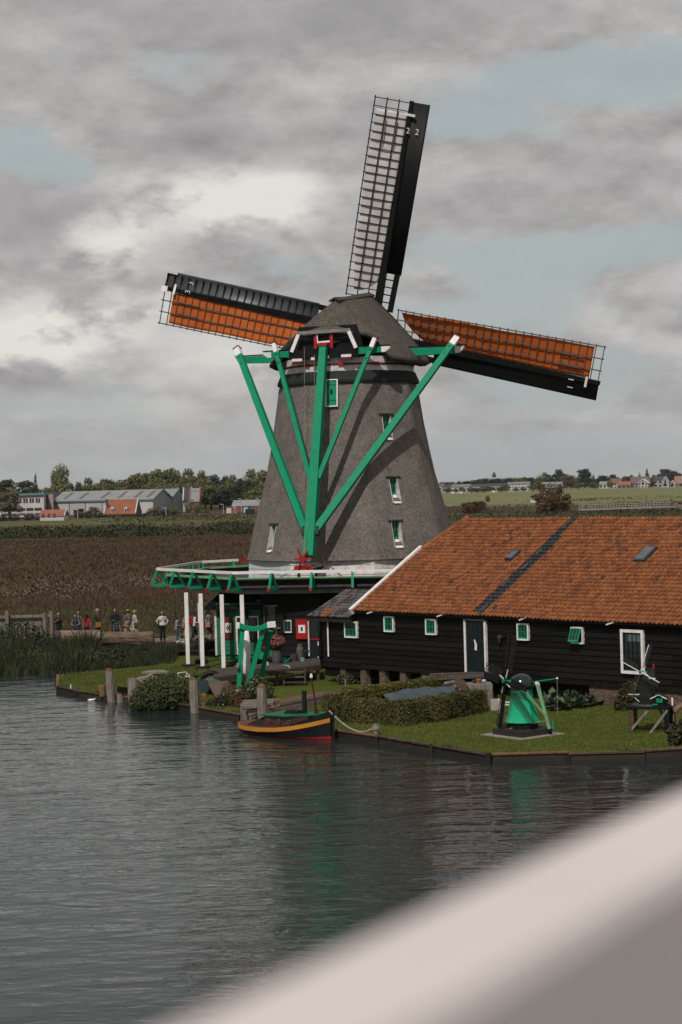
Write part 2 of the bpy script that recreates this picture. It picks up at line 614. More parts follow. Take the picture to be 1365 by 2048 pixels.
# ------------------------------------------------------------------ water
def water_material():
    m = bpy.data.materials.new('canal_water')
    m.use_nodes = True
    t = m.node_tree
    b = t.nodes['Principled BSDF']
    b.inputs['Base Color'].default_value = (0.016, 0.023, 0.023, 1)
    b.inputs['Roughness'].default_value = 0.05
    b.inputs['IOR'].default_value = 1.333
    b.inputs['Specular IOR Level'].default_value = 0.5
    co = t.nodes.new('ShaderNodeTexCoord')

    def nz(sc, detail, stretch, rot, dist=0.0):
        mp = t.nodes.new('ShaderNodeMapping')
        mp.inputs['Scale'].default_value = stretch
        mp.inputs['Rotation'].default_value = (0, 0, R(rot))
        t.links.new(co.outputs['Object'], mp.inputs['Vector'])
        n = t.nodes.new('ShaderNodeTexNoise')
        n.inputs['Scale'].default_value = sc
        n.inputs['Detail'].default_value = detail
        n.inputs['Roughness'].default_value = 0.5
        n.inputs['Distortion'].default_value = dist
        t.links.new(mp.outputs[0], n.inputs['Vector'])
        return n.outputs['Fac']

    def mth(op, a, b_):
        n = t.nodes.new('ShaderNodeMath')
        n.operation = op
        for i, v in enumerate((a, b_)):
            if isinstance(v, (int, float)):
                n.inputs[i].default_value = v
            else:
                t.links.new(v, n.inputs[i])
        return n.outputs[0]
    big = nz(0.055, 2, (1, 1, 1), 20)
    mid = nz(0.75, 3, (0.6, 1.3, 1), -14, 0.4)
    fine = nz(2.6, 3, (0.55, 1.3, 1), 12, 0.5)
    amp = mth('MULTIPLY_ADD', big, 1.0)
    h = mth('ADD', mth('MULTIPLY', mid, 0.085), mth('MULTIPLY', fine, 0.028))
    calm = t.nodes.new('ShaderNodeMapRange')
    calm.inputs[1].default_value, calm.inputs[2].default_value = 0.3, 0.7
    calm.inputs[3].default_value, calm.inputs[4].default_value = 0.55, 1.15
    t.links.new(big, calm.inputs[0])
    h = mth('MULTIPLY', h, calm.outputs[0])
    bp = t.nodes.new('ShaderNodeBump')
    bp.inputs['Strength'].default_value = 1.0
    bp.inputs['Distance'].default_value = 1.0
    t.links.new(h, bp.inputs['Height'])
    t.links.new(bp.outputs[0], b.inputs['Normal'])
    return m


WATER = water_material()
w = MB()
w.poly((-260, -30, 0.09), (260, -30, 0.09), (260, 150, 0.09), (-260, 150, 0.09))
struct(w.build('water', WATER), 'dark rippled canal water')

# ------------------------------------------------------------------ ground
GZ = 0.30                                     # lawn level
BZ = 0.50                                     # path and meadow level
LAWN = mat('lawn_grass', (0.088, 0.104, 0.019), (0.036, 0.050, 0.012), 1.1, 0.95, 0.6, 14, speck=(7, 0.35), c3=(0.064, 0.080, 0.015), lo=0.28, hi=0.75, detail=12, nrough=0.75, bdist=0.05, spec=0.05)
BANK = mat('bank_soil', (0.045, 0.042, 0.022), (0.022, 0.024, 0.012), 0.8, 0.95, 0.5, 8, spec=0.05)
MEADOW = mat('brown_meadow', (0.100, 0.058, 0.034), (0.050, 0.033, 0.021), 0.045, 0.95, 0.8, 1.5, (1, 0.55, 1), c3=(0.056, 0.052, 0.022), lo=0.32, hi=0.68, detail=10, bdist=0.2, spec=0.05)
FIELD = mat('pale_green_field', (0.155, 0.145, 0.072), (0.22, 0.175, 0.10), 0.012, 0.95, 0.3, 0.8, (0.5, 1.6, 1), c3=(0.125, 0.145, 0.062), detail=8, spec=0.05)
VERGE = mat('bright_verge_grass', (0.108, 0.102, 0.042), (0.075, 0.076, 0.034), 0.03, 0.95, 0.3, 1, spec=0.05)
PATHM = mat('brick_path', (0.20, 0.135, 0.10), (0.14, 0.10, 0.075), 2.0, 0.95, 0.3, 20)
ROUGH = mat('rough_scrub_ground', (0.050, 0.046, 0.022), (0.085, 0.055, 0.035), 0.03, 0.95, 0.5, 1, detail=9, spec=0.05)


def sheet(name, pts, z, material, label=None, grid=None):
    mb = MB()
    pts = [Vector((p[0], p[1], 0)) for p in pts]
    tris = tessellate_polygon([pts])
    mb.v = [Vector((p.x, p.y, z)) for p in pts]
    mb.f = [tuple(t) for t in tris]
    o = mb.build(name, material, recalc=False)
    for p in o.data.polygons:
        if p.normal.z < 0:
            p.flip()
    return struct(o, label)


SH = [atz(*p, GZ) for p in ((1640, 1488), (1365, 1499), (1290, 1503), (985, 1510), (870, 1492), (760, 1474), (668, 1462), (600, 1449), (484, 1429),
                            (395, 1414), (300, 1400), (225, 1391), (160, 1383), (118, 1374), (119, 1350))]
BK = [Vector(p) for p in ((-9.4, 93.4, 0), (-9.0, 95.5, 0), (-12.5, 100.3, 0), (-26, 100.8, 0), (-60, 100.8, 0))]
sheet('ground', [(400, SH[0].y), *[(p.x, p.y) for p in SH], *[(p.x, p.y) for p in BK], (-400, BK[-1].y), (-3000, 200), (-3000, 5000), (3000, 5000), (3000, 200), (400, 100)],
      GZ, LAWN, 'mown grass round the mill')
# raised land behind: path level, meadow and fields as sheets one behind the other
sheet('bank_terrace', [(-60, 101), (-7.5, 98.5), (-7.0, 103), (-7.0, 112), (-60, 112)], BZ - 0.03, BANK, 'rough ground beside the path')
sheet('path', [(-60, 107.6), (-30, 106.8), (-6.5, 104.2), (6, 103.2), (6, 106.2), (-6.5, 107.2), (-30, 109.8), (-60, 110.6)], BZ, PATHM, 'brick foot path behind the logs')
sheet('meadow', [(-300, 111), (-30, 110.4), (-6.5, 107.9), (14, 107), (70, 107), (70, 330), (-300, 330)], BZ + 0.02, MEADOW, 'rough brown meadow')
sheet('verge', [(-400, 395), (0, 395), (0, 560), (-400, 560)], BZ + 0.02, VERGE, 'strip of bright grass before the far sheds')
sheet('scrub_strip', [(-400, 330.5), (300, 330.5), (300, 394.5), (-400, 394.5)], BZ, ROUGH, 'dark scrub strip beyond the meadow')
sheet('far_yard', [(-500, 561), (0, 561), (0, 900), (-500, 900)], BZ, ROUGH, 'yard round the far sheds')
sheet('scrub_field', [(0.1, 395), (420, 395), (420, 560), (0.1, 560)], BZ + 0.02, ROUGH, 'brown reed land beyond the roof')
sheet('field', [(0.1, 561), (700, 561), (700, 2600), (0.1, 2600)], BZ + 0.04, FIELD, 'pale far pasture')

# bank slope in front of the path (reeds stand on it)
mb = MB()
line0 = [(-70, 93.5), (-26, 93.3), (-15.6, 92.2), (-13.0, 92.2), (-9.0, 94.2), (-7.4, 95.6)]
line1 = [(-70, 100.5), (-26, 100.6), (-15.6, 100.2), (-13.0, 100.0), (-9.0, 99.4), (-7.4, 98.9)]
for k in range(len(line0) - 1):
    a, b, c, d = line0[k], line0[k + 1], line1[k + 1], line1[k]
    mb.poly((*a, -0.2), (*b, -0.2), (*c, BZ - 0.02), (*d, BZ - 0.02))
struct(mb.build('bank', BANK), 'reed covered bank of the canal')

# timber edging along the water, one board after another
WETWOOD = mat('wet_dark_timber', (0.034, 0.025, 0.018), (0.014, 0.011, 0.009), 2.5, 0.7, 0.4, 14, (1, 1, 4), island=0.4)
rev = thing('timber_edging', (SH[5].x, SH[5].y, 0), 'long weathered timber edging holding the lawn at the water', 'edging')
rs = random.Random(5)
for k in range(len(SH) - 1):
    a, b = SH[k], SH[k + 1]
    L = (b - a).length
    if k == 0:
        a = b + (a - b).normalized() * 6.0
        L = 6.0
    n = max(1, int(round(L / 2.4)))
    d = (b - a).normalized()
    out = Vector((d.y, -d.x, 0))
    if out.y > 0 and abs(out.x) < 0.9:
        out = -out
    if k == len(SH) - 2:
        out = Vector((-1, 0, 0))
    for i in range(n):
        p, q = a + d * (L * i / n + 0.008), a + d * (L * (i + 1) / n - 0.008)
        j = rs.uniform(-0.025, 0.025)
        m1 = MB()
        m1.bar(p + out * 0.05 + Vector((0, 0, 0.00 + j - 0.23)), q + out * 0.05 + Vector((0, 0, 0.00 + j - 0.23)), 0.06, 0.40)
        m1.build('board', WETWOOD, rev)
        m2 = MB()
        m2.bar(p + out * 0.06 + Vector((0, 0, 0.035 + j)), q + out * 0.06 + Vector((0, 0, 0.035 + j + rs.uniform(-.02, .02))), 0.14, 0.075)
        m2.build('cap_rail', BROWNWOOD if rs.random() < 0.75 else RUSTWOOD, rev, bevel=0.015)
        if rs.random() < 0.75:
            m3 = MB()
            r_ = rs.uniform(0.05, 0.075)
            c = p + out * 0.15
            m3.tube([c + Vector((0, 0, -0.6)), c + Vector((0, 0, 0.02 + rs.uniform(-.06, .08)))], r_, 8)
            m3.build('pile', WETWOOD, rev)


# grass blades on the lawn
def in_poly(px, py, poly):
    ins = np.zeros(len(px), bool)
    n = len(poly)
    for i in range(n):
        x1, y1 = poly[i]
        x2, y2 = poly[(i + 1) % n]
        c = ((y1 > py) != (y2 > py)) & (px < (x2 - x1) * (py - y1) / (y2 - y1 + 1e-12) + x1)
        ins ^= c
    return ins


def grass(name, poly, n, h, material, z, label, rng, wid=0.012, keep=None):
    xs = [p[0] for p in poly]
    ys = [p[1] for p in poly]
    X = rng.uniform(min(xs), max(xs), n * 3)
    Y = rng.uniform(min(ys), max(ys), n * 3)
    k = in_poly(X, Y, poly)
    if keep is not None:
        k &= keep(X, Y)
    X, Y = X[k][:n], Y[k][:n]
    n = len(X)
    P = np.stack([X, Y, np.full(n, z)], 1)
    a = rng.uniform(0, 2 * np.pi, n)
    hh = h * (0.4 + 0.9 * rng.random(n))
    U = np.stack([np.cos(a), np.sin(a), np.zeros(n)], 1) * (wid * (0.6 + 0.8 * rng.random(n)))[:, None]
    V = np.stack([rng.normal(0, 0.35, n), rng.normal(0, 0.35, n), np.ones(n)], 1) * hh[:, None]
    o = quads(name, P, U, V, material, tri=True)
    return tag(o, label, 'grass', kind='stuff')


GRASSM = leafmat('grass_blades', (0.112, 0.128, 0.026), (0.050, 0.066, 0.015), (0.082, 0.100, 0.020), 0.8, 0.6)
lawn_poly = [(p.x, p.y) for p in SH[:8]] + [(-1.5, 78), (0.5, 80.5), (13.5, 66.5)]
grass('grass', lawn_poly, 70000, 0.06, GRASSM, GZ, 'short mown grass of the lawn round the small mills', RNG)
left_poly = [(p.x, p.y) for p in SH[8:]] + [(-13, 90.5), (-7.5, 93), (-4, 84)]
grass('grass', left_poly, 30000, 0.08, GRASSM, GZ, 'grass of the narrow plot by the mooring posts', RNG)
# tufts hanging over the timber edging
n = 9000
seg = [(SH[k], SH[k + 1]) for k in range(1, len(SH) - 2)]
ll = np.array([(b - a).length for a, b in seg])
si = RNG.choice(len(seg), n, p=ll / ll.sum())
ff = RNG.random(n)
A0 = np.array([tuple(seg[i][0]) for i in si])
B0 = np.array([tuple(seg[i][1]) for i in si])
P = A0 + (B0 - A0) * ff[:, None]
clump = np.sin(P[:, 0] * 2.3) + np.sin(P[:, 0] * 5.9 + 1) + RNG.normal(0, .5, n)
P = P + RNG.normal(0, 0.07, (n, 3)) * np.array([1, 1, 0]) + np.array([0, 0.03, 0])
P[:, 2] = GZ - 0.01
a_ = RNG.uniform(0, 6.28, n)
U = np.stack([np.cos(a_), np.sin(a_), np.zeros(n)], 1) * 0.014
V = np.stack([RNG.normal(0, 0.5, n), RNG.normal(-0.45, 0.5, n), np.ones(n)], 1) * (0.05 + 0.05 * np.clip(clump, 0, 2.5))[:, None]
tag(quads('edge_grass', P, U, V, GRASSM, tri=True), 'ragged grass hanging over the timber edging', 'grass', kind='stuff')
MEADG = leafmat('meadow_tufts', (0.108, 0.062, 0.036), (0.050, 0.042, 0.020), (0.068, 0.042, 0.027), 0.05, 0.12)
MEADG2 = leafmat('green_meadow_tufts', (0.055, 0.060, 0.022), (0.085, 0.075, 0.030), None, 0.06, 0.5)


def wedge(y0, y1, x0f=-0.2, x1f=0.0):
    return [(x0f * y0, y0), (x1f * y0, y0), (x1f * y1, y1), (x0f * y1, y1)]


grass('meadow_grass', wedge(110.6, 160, -0.2, 0.01), 34000, 0.26, MEADG, BZ, 'tall brown grass in the near half of the meadow', RNG, 0.05,
      keep=lambda X, Y: Y > 110.6 + np.maximum(0, (-X - 30)) * 0.02)
grass('meadow_grass', wedge(160, 330, -0.2, 0.01), 40000, 0.28, MEADG, BZ, 'tall brown grass in the far half of the meadow', RNG, 0.13)
grass('meadow_grass', wedge(110.4, 135, -0.2, 0.0), 14000, 0.28, MEADG2, BZ, 'green grass growing close behind the path', RNG, 0.05)
# pale thistle heads over the meadow
TH = leafmat('thistle_fluff', (0.20, 0.17, 0.135), (0.12, 0.10, 0.08), None, 0.3, 0.6)
n = 900
cl = RNG.choice(26, n)
cxs = np.array([(x, y) for x, y in zip(RNG.uniform(-28, -9, 26), RNG.uniform(137, 158, 26))])
P = np.stack([cxs[cl, 0] + RNG.normal(0, 1.3, n), cxs[cl, 1] + RNG.normal(0, 1.5, n), BZ + RNG.uniform(0.7, 1.35, n)], 1)
U = unit(RNG.normal(size=(n, 3))) * 0.075
V = np.cross(unit(U), unit(RNG.normal(size=(n, 3)))) * 0.075
tag(quads('thistles', P, U, V, TH), 'pale seed heads of thistles over the brown meadow', 'thistles', kind='stuff')

# ------------------------------------------------------------------ the windmill
MC = Vector((0.57, 96.5, 0))
OCT0 = 10.0                                    # azimuth of one corner, from towards-the-camera to the right


def azv(a):
    return Vector((math.sin(R(a)), -math.cos(R(a)), 0))


PROF = [(5.27, 5.52), (5.9, 5.33), (6.6, 5.19), (7.4, 4.97), (8.14, 4.77), (9.4, 4.40), (10.68, 4.13), (11.94, 3.90), (13.2, 3.70), (13.75, 3.63), (14.0, 3.52), (14.12, 3.36)]


def prof_r(z):
    for (z0, r0), (z1, r1) in zip(PROF, PROF[1:]):
        if z <= z1:
            return r0 + (r1 - r0) * max(0, (z - z0)) / (z1 - z0)
    return PROF[-1][1]


def octf(az, sharp=0.64):
    k = ((az - OCT0 - 22.5 + 22.5) % 45) - 22.5
    o = math.cos(R(22.5)) / math.cos(R(k))
    return sharp * o + (1 - sharp) * 0.972


def body_p(az, z, dr=0.0):
    d = azv(az)
    r = prof_r(z) * octf(az) + dr
    return MC + Vector((d.x * r, d.y * r, z))


def body_hit(px, py):
    d = ray(px, py)
    Y = 88.0
    while Y < 99:
        p = Vector((0, 0, CAM_Z)) + d * Y
        q = p - MC
        az = math.degrees(math.atan2(q.x, -q.y))
        if math.hypot(q.x, q.y) < prof_r(p.z) * octf(az):
            return p, az
        Y += 0.01
    return p, az


mill = thing('windmill', (MC.x, MC.y, 0), 'tall thatched windmill with green tail beams and four latticed sails', 'windmill')

# thatched body, with niches cut for the windows
mb = MB()
NA = 96
rows = []
for z, r in PROF:
    rows.append([body_p(360 * j / NA + OCT0, z) for j in range(NA)])
inner = [MC + azv(360 * j / NA + OCT0) * (4.75 * octf(360 * j / NA + OCT0)) + Vector((0, 0, 5.22)) for j in range(NA)]
top = [MC + azv(360 * j / NA + OCT0) * 3.0 + Vector((0, 0, 14.14)) for j in range(NA)]
rows = [inner] + rows + [top]
rt_ = random.Random(3)
for i, rw in enumerate(rows):
    if 1 < i < len(rows) - 2:
        for j in range(NA):
            q = rw[j] - MC
            s = 1 + rt_.uniform(-0.003, 0.003)
            rw[j] = MC + Vector((q.x * s, q.y * s, q.z))
    mb.v += rw
for i in range(len(rows) - 1):
    for j in range(NA):
        a, b = i * NA + j, i * NA + (j + 1) % NA
        mb.f.append((a, b, b + NA, a + NA))
mb.f.append(tuple(range(NA))[::-1])
e = (len(rows) - 1) * NA
mb.f.append(tuple(e + j for j in range(NA)))
body = mb.build('thatched_body', THATCH, mill)
NICHES = [(774, 846, 32.5, 0.40, 0.84), (789, 972, 32.5, 0.40, 0.86), (794, 1060, 32.5, 0.42, 0.90), (545, 1068, -57.5, 0.40, 0.95)]
niche = []
cutters = []
for px, py, az, wd, ht in NICHES:
    p, _ = body_hit(px, py)
    nn = azv(az)
    tt = Vector((-nn.y, nn.x, 0))
    if tt.dot(RT) < 0:
        tt = -tt
    zc = p.z
    # surface line of this face at the window's column
    def surf(z, nn=nn, tt=tt, p=p):
        q = p - MC
        l = q.dot(tt)
        base_r = prof_r(p.z) * octf(math.degrees(math.atan2(q.x, -q.y)))
        return MC + nn * (q.dot(nn) + (prof_r(z) - prof_r(p.z)) * 0.93) + tt * l + Vector((0, 0, z))
    z1, z0 = zc + ht / 2, zc - ht / 2
    zs = z0 - 0.42
    inn = surf(z1) - nn * 0.16
    inn.z = 0
    outb = surf(zs)
    cb = MB()
    hw = wd / 2 + 0.05
    i0 = Vector((inn.x, inn.y, z0))
    i1 = Vector((inn.x, inn.y, z1))
    o0 = outb + nn * 0.02
    o1 = Vector((outb.x, outb.y, z1)) + nn * 0.3
    o0b = outb + nn * 0.3
    cb.hexa([i0 - tt * hw, i0 + tt * hw, o0b + tt * (hw * 1.05), o0b - tt * (hw * 1.05)], [i1 - tt * hw, i1 + tt * hw, o1 + tt * hw, o1 - tt * hw])
    cutters.append(cb.build('cutter', THATCH, None))
    niche.append((nn, tt, wd, ht, zc, z0, z1, i0, i1, o0, surf))
for c in cutters:
    md = body.modifiers.new('niche', 'BOOLEAN')
    md.object = c
    md.operation = 'DIFFERENCE'
    md.solver = 'EXACT'
dg = bpy.context.evaluated_depsgraph_get()
me = bpy.data.meshes.new_from_object(body.evaluated_get(dg))
body.modifiers.clear()
body.data = me
me.polygons.foreach_set('use_smooth', [True] * len(me.polygons))
me.set_sharp_from_angle(angle=R(35))
for c in cutters:
    bpy.data.objects.remove(c, do_unlink=True)
for nn, tt, wd, ht, zc, z0, z1, i0, i1, o0, surf in niche:
    w0 = MB()
    gl = (i0 + i1) / 2 + nn * 0.03
    w0.box(gl, (wd * 0.94, 0.02, ht * 0.95), (tt, nn, Vector((0, 0, 1))))
    win = w0.build('window', GLASS, mill)
    f = MB()
    for s in (-1, 1):
        f.box(gl + tt * (s * wd * 0.44) + nn * 0.03, (0.04, 0.06, ht * 0.95), (tt, nn, Vector((0, 0, 1))))
    f.box(gl + nn * 0.031 + Vector((0, 0, -ht * 0.43)), (wd * 0.78, 0.058, 0.11), (tt, nn, Vector((0, 0, 1))))
    f.box(gl + nn * 0.031 + Vector((0, 0, ht * 0.45)), (wd * 0.78, 0.058, 0.06), (tt, nn, Vector((0, 0, 1))))
    f.box(gl + nn * 0.030, (wd * 0.84, 0.05, 0.022), (tt, nn, Vector((0, 0, 1))))
    f.box(gl + nn * 0.028, (0.02, 0.05, ht * 0.8), (tt, nn, Vector((0, 0, 1))))
    f.build('frame', GREEN, win)
    # white reveal boards follow the slope of the thatch
    for s in (-1, 1):
        rv = MB()
        off = tt * (s * (wd / 2 + 0.035))
        a = i0 + off
        b = i1 + off
        rv.prism([a + nn * 0.02, surf(z0 - 0.40) + off - (surf(z0 - .4) - surf(z0 - .4)) + nn * 0.03 - tt * (surf(z0 - .4) + off - a).dot(tt) * 1.0 + tt * 0.0,
                  surf(z1) + off * 1.0 + nn * 0.03 - tt * ((surf(z1) + off - a).dot(tt)), b + nn * 0.02], tt * (0.014 * s))
        rv.build('reveal_board', OLDWHITE, win)
    sl = MB()
    q0 = i0 + nn * 0.05
    q1 = Vector((o0.x, o0.y, o0.z)) + nn * 0.05
    sl.prism([q0 - tt * wd / 2, q0 + tt * wd / 2, q1 + tt * wd / 2, q1 - tt * wd / 2], (0, 0, 0.03))
    sl.build('sill', WHITE, win)
    lp = MB()
    lp.box(surf(z1) + nn * 0.03 + Vector((0, 0, 0.03)), (wd + 0.42, 0.16, 0.05), (tt, nn, Vector((0, 0, 1))))
    lp.build('lintel', BROWNWOOD, win)

# green hatch door high on the body
p, az = body_hit(665, 787)
nn = azv(-12.5)
tt = Vector((-nn.y, nn.x, 0))
if tt.x < 0:
    tt = -tt
slope = Vector((0, 0, 1)) - nn * 0.13
slope.normalize()
fr = nn + Vector((0, 0, 0.13))
fr.normalize()
dm = MB()
dm.box(p + fr * 0.10, (0.52, 0.10, 1.25), (tt, fr, slope))
door = dm.build('hatch_door', GREEN, mill)
f = MB()
for s in (-1, 1):
    f.box(p + fr * 0.12 + tt * (s * 0.285), (0.06, 0.14, 1.36), (tt, fr, slope))
for s in (-1, 1):
    f.box(p + fr * 0.119 + slope * (s * 0.655), (0.50, 0.14, 0.055), (tt, fr, slope))
f.build('frame', WHITE, door)
h_ = MB()
h_.box(p + fr * 0.151 + slope * 0.06, (0.12, 0.03, 0.22), (tt, fr, slope))
h_.build('hatch_window', GLASS, door)
for s in (-0.36, 0.42):
    g = MB()
    g.box(p + fr * 0.156 + slope * s, (0.48, 0.02, 0.06), (tt, fr, slope))
    g.build('hinge', MIDGREEN, door)

# dark felt band and white curb ring under the cap
mb = MB()
n = 64
for r, z in ((3.1, 14.05), (3.60, 13.93), (3.62, 14.05), (3.43, 14.50), (3.2, 14.52)):
    for j in range(n):
        d = azv(360 * j / n)
        rr = r * (octf(360 * j / n, 0.5) / 0.97)
        mb.v.append(MC + d * rr + Vector((0, 0, z)))
for i in range(4):
    for j in range(n):
        a, b = i * n + j, i * n + (j + 1) % n
        mb.f.append((a, b, b + n, a + n))
mb.build('felt_band', FELT, mill, smooth=False)
mb = MB()
mb.lathe(MC, [(3.28, 14.46), (3.32, 14.47), (3.33, 15.2), (3.2, 15.2)], 64, caps=False)
ring = mb.build('curb_ring', OLDWHITE, mill)
mb = MB()
mb.lathe(MC, [(3.333, 14.78), (3.36, 14.79), (3.36, 14.87), (3.333, 14.88)], 64, caps=False)
mb.build('red_band', DULLRED, ring)
for az in (-38, -6, 24):
    g = MB()
    d = azv(az)
    t2 = Vector((-d.y, d.x, 0))
    g.box(MC + d * 3.38 + Vector((0, 0, 14.83)), (0.30, 0.06, 0.17), (t2, d, Vector((0, 0, 1))))
    g.build('clamp', RED, ring)

# ---- cap
CAPA = R(18.5)
CN = Vector((math.sin(CAPA), math.cos(CAPA), 0))     # towards the sails
CH = Vector((math.cos(CAPA), -math.sin(CAPA), 0))


def cp(a, l, z):
    return MC + CN * a + CH * l + Vector((0, 0, z))


def cap_pt(u, t):
    """u -1..1 : from the front corner on the right round the rear to the front corner on the left"""
    ar = -4.05 + 2.3 * t ** 1.5
    af = 3.75 + 0.1 * t
    W = 0.10 + 3.74 * (1 - t ** 1.25) ** 0.95
    su = -1 if u < 0 else 1
    q = abs(u)
    # q 0 rear .. 0.62 widest .. 1 front
    if q < 0.6:
        x = q / 0.6 * math.pi / 2
        l = W * math.sin(x) ** 0.85
        ac = -0.1
        a = ac + (ar - ac) * math.cos(x) ** 0.85
    else:
        x = (q - 0.6) / 0.4
        l = W * (1 - 0.14 * x ** 2)
        a = -0.1 + (af + 0.1) * x
    H = 3.05 + 0.75 * (a + 1.75) / 5.6 * t
    eave = 15.12 - 0.20 * max(0, math.sin((q - 0.25) * math.pi / 0.75)) if q > 0.25 else 15.12
    return cp(a, -su * l, eave + (15.12 + H - eave) * t)


us = [-1, -0.93, -0.86, -0.79, -0.72, -0.66, -0.6, -0.54, -0.48, -0.42, -0.37, -0.335, -0.325, -0.28, -0.22, -0.15, -0.07]
us = us + [0] + [-x for x in us[::-1]]
NT = 14
mb = MB()
for u in us:
    q = abs(u)
    t0 = 0.0
    if q < 0.33:
        t0 = 0.40 + 0.05 * (1 - q / 0.33) ** 1.5
        if q > 0.30:
            t0 = 0.36
    for k in range(NT + 1):
        t = t0 + (1 - t0) * k / NT
        p = cap_pt(u, t)
        j = 0.03 * math.sin(u * 37 + t * 11) * math.sin(t * 9 + u * 5)
        mb.v.append(p + Vector((0, 0, j)))
m_ = NT + 1
for i in range(len(us) - 1):
    for k in range(NT):
        a = i * m_ + k
        mb.f.append((a, a + 1, a + m_ + 1, a + m_))
cap = mb.build('thatched_cap', CAPTHATCH, mill, smooth=True)
# make normals face out, then give the thatch its thickness
ctr = Vector((0, 0, 16.2))
if sum((1 if (p.center - ctr).dot(p.normal) > 0 else -1) for p in cap.data.polygons) < 0:
    cap.data.flip_normals()
sd = cap.modifiers.new('thickness', 'SOLIDIFY')
sd.thickness = 0.30
sd.offset = -1
mb = MB()
front = [cap_pt(-1, k / NT) for k in range(NT + 1)] + [cap_pt(1, k / NT) for k in range(NT, -1, -1)]
mb.prism([p - CN * 0.2 for p in front], CN * 0.08)
mb.build('cap_front_wall', DKGREEN, mill)
mb = MB()
pr = [cp(-1.95, 0, 18.16), cp(0.0, 0, 18.36), cp(2.2, 0, 18.68), cp(3.95, 0, 18.90)]
for s in (-1, 1):
    for a, b in zip(pr, pr[1:]):
        mb.hexa([a, b, b + CH * (s * 0.28) - Vector((0, 0, 0.14)), a + CH * (s * 0.28) - Vector((0, 0, 0.14))],
                [a + Vector((0, 0, 0.09)), b + Vector((0, 0, 0.09)), b + CH * (s * 0.29) - Vector((0, 0, 0.06)), a + CH * (s * 0.29) - Vector((0, 0, 0.06))])
mb.build('ridge_capping', mat('ridge_turf', (0.07, 0.06, 0.048), (0.035, 0.03, 0.025), 3, 0.95, 0.6, 14), cap)
# black panel standing in for the shaded interior behind the rear opening
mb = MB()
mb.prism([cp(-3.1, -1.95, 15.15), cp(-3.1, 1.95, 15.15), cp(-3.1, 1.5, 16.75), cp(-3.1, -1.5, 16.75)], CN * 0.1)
rear = mb.build('interior_shade_panel', BLACK, mill)


def cbar(a0, l0, z0, a1, l1, z1, w_, h_, name, m, par, **k):
    q = MB()
    q.bar(cp(a0, l0, z0), cp(a1, l1, z1), w_, h_, **k)
    return q.build(name, m, par, **({}))


cbar(-3.62, -1.72, 15.5, -3.52, -1.36, 16.38, 0.17, 0.10, 'frame_board', WHITE, rear, up=CN)
cbar(-3.62, 1.62, 15.55, -3.52, 1.22, 16.42, 0.17, 0.10, 'frame_board', WHITE, rear, up=CN)
cbar(-3.53, -1.46, 16.42, -3.53, 1.32, 16.45, 0.09, 0.16, 'frame_board', GREY, rear)
for l in (-0.52, 0.30):
    cbar(-3.42, l, 15.62, -3.38, l, 16.38, 0.16, 0.12, 'upright', RED, rear, up=CN)
cbar(-3.45, -0.42, 15.92, -3.45, 0.22, 15.95, 0.08, 0.10, 'white_rail', WHITE, rear)
cbar(-3.46, -0.44, 16.36, -3.46, -0.40, 15.9, 0.05, 0.05, 'white_rail', WHITE, rear)
cbar(-3.70, -0.35, 15.72, -3.0, 0.72, 16.02, 0.12, 0.12, 'brake_lever', IRON, rear)
for l, z in ((-1.45, 15.02), (1.10, 15.12), (-0.62, 15.05), (0.10, 15.1)):
    big = abs(l) > 0.7
    s = 0.52 if big else 0.2
    cbar(-3.55, l - s / 2, z + 0.08, -3.55, l + s / 2, z + 0.08, 0.16, 0.13, 'beam_end', WHITE, rear)
    cbar(-3.552, l - s / 2, z - 0.05, -3.552, l + s / 2, z - 0.05, 0.16, 0.12, 'beam_end', DULLRED, rear)

# ---- tail: cross beams, braces, tail pole
LS = 6.1


def tapered_spruit(name, a, l, zl, h, hend):
    out = []
    for s in (-1, 1):
        q = MB()
        q.bar(cp(a, 0, zl), cp(a, s * (l - 0.45), zl + 0.06), 0.30, h, w2=0.26, h2=hend)
        b_ = q.build(name, GREEN, mill, bevel=0.01)
        e_ = MB()
        c0 = cp(a, s * (l - 0.45), zl + 0.06)
        dd = CH * s
        e_.prism([c0 - Vector((0, 0, hend / 2)) - CN * .132, c0 + Vector((0, 0, hend / 2)) - CN * .132, c0 + dd * 0.46 + Vector((0, 0, hend / 2)) - CN * .132,
                  c0 + dd * 0.40 - CN * .132, c0 + dd * 0.27 - Vector((0, 0, hend * 0.28)) - CN * .132, c0 + dd * 0.18 - Vector((0, 0, hend / 2)) - CN * .132], CN * 0.264)
        e_.build('beam_tip', WHITE, b_)
        k_ = MB()
        k_.bar(cp(a, s * 2.0, zl + h / 2 + 0.045), cp(a, s * l, zl + 0.06 + hend / 2 + 0.045), 0.34, 0.04)
        k_.build('cover_board', BLACK, b_)


tapered_spruit('long_cross_beam', 0.0, 6.1, 15.42, 0.52, 0.34)
tapered_spruit('short_cross_beam', -3.35, 3.3, 15.38, 0.42, 0.28)
cbar(-3.35, -1.9, 15.36, -3.35, 1.7, 15.40, 0.42, 0.46, 'cross_beam_cover', BLACK, mill)
T0 = cp(-6.75, 0, 5.55)
T1 = cp(-3.75, 0, 15.70)
q = MB()
q.bar(T0, T1, 0.52, 0.50, up=CN, w2=0.36, h2=0.34)
tail = q.build('tail_pole', GREEN, mill, bevel=0.015)


def on_tail(z):
    return T0 + (T1 - T0) * ((z - T0.z) / (T1.z - T0.z))


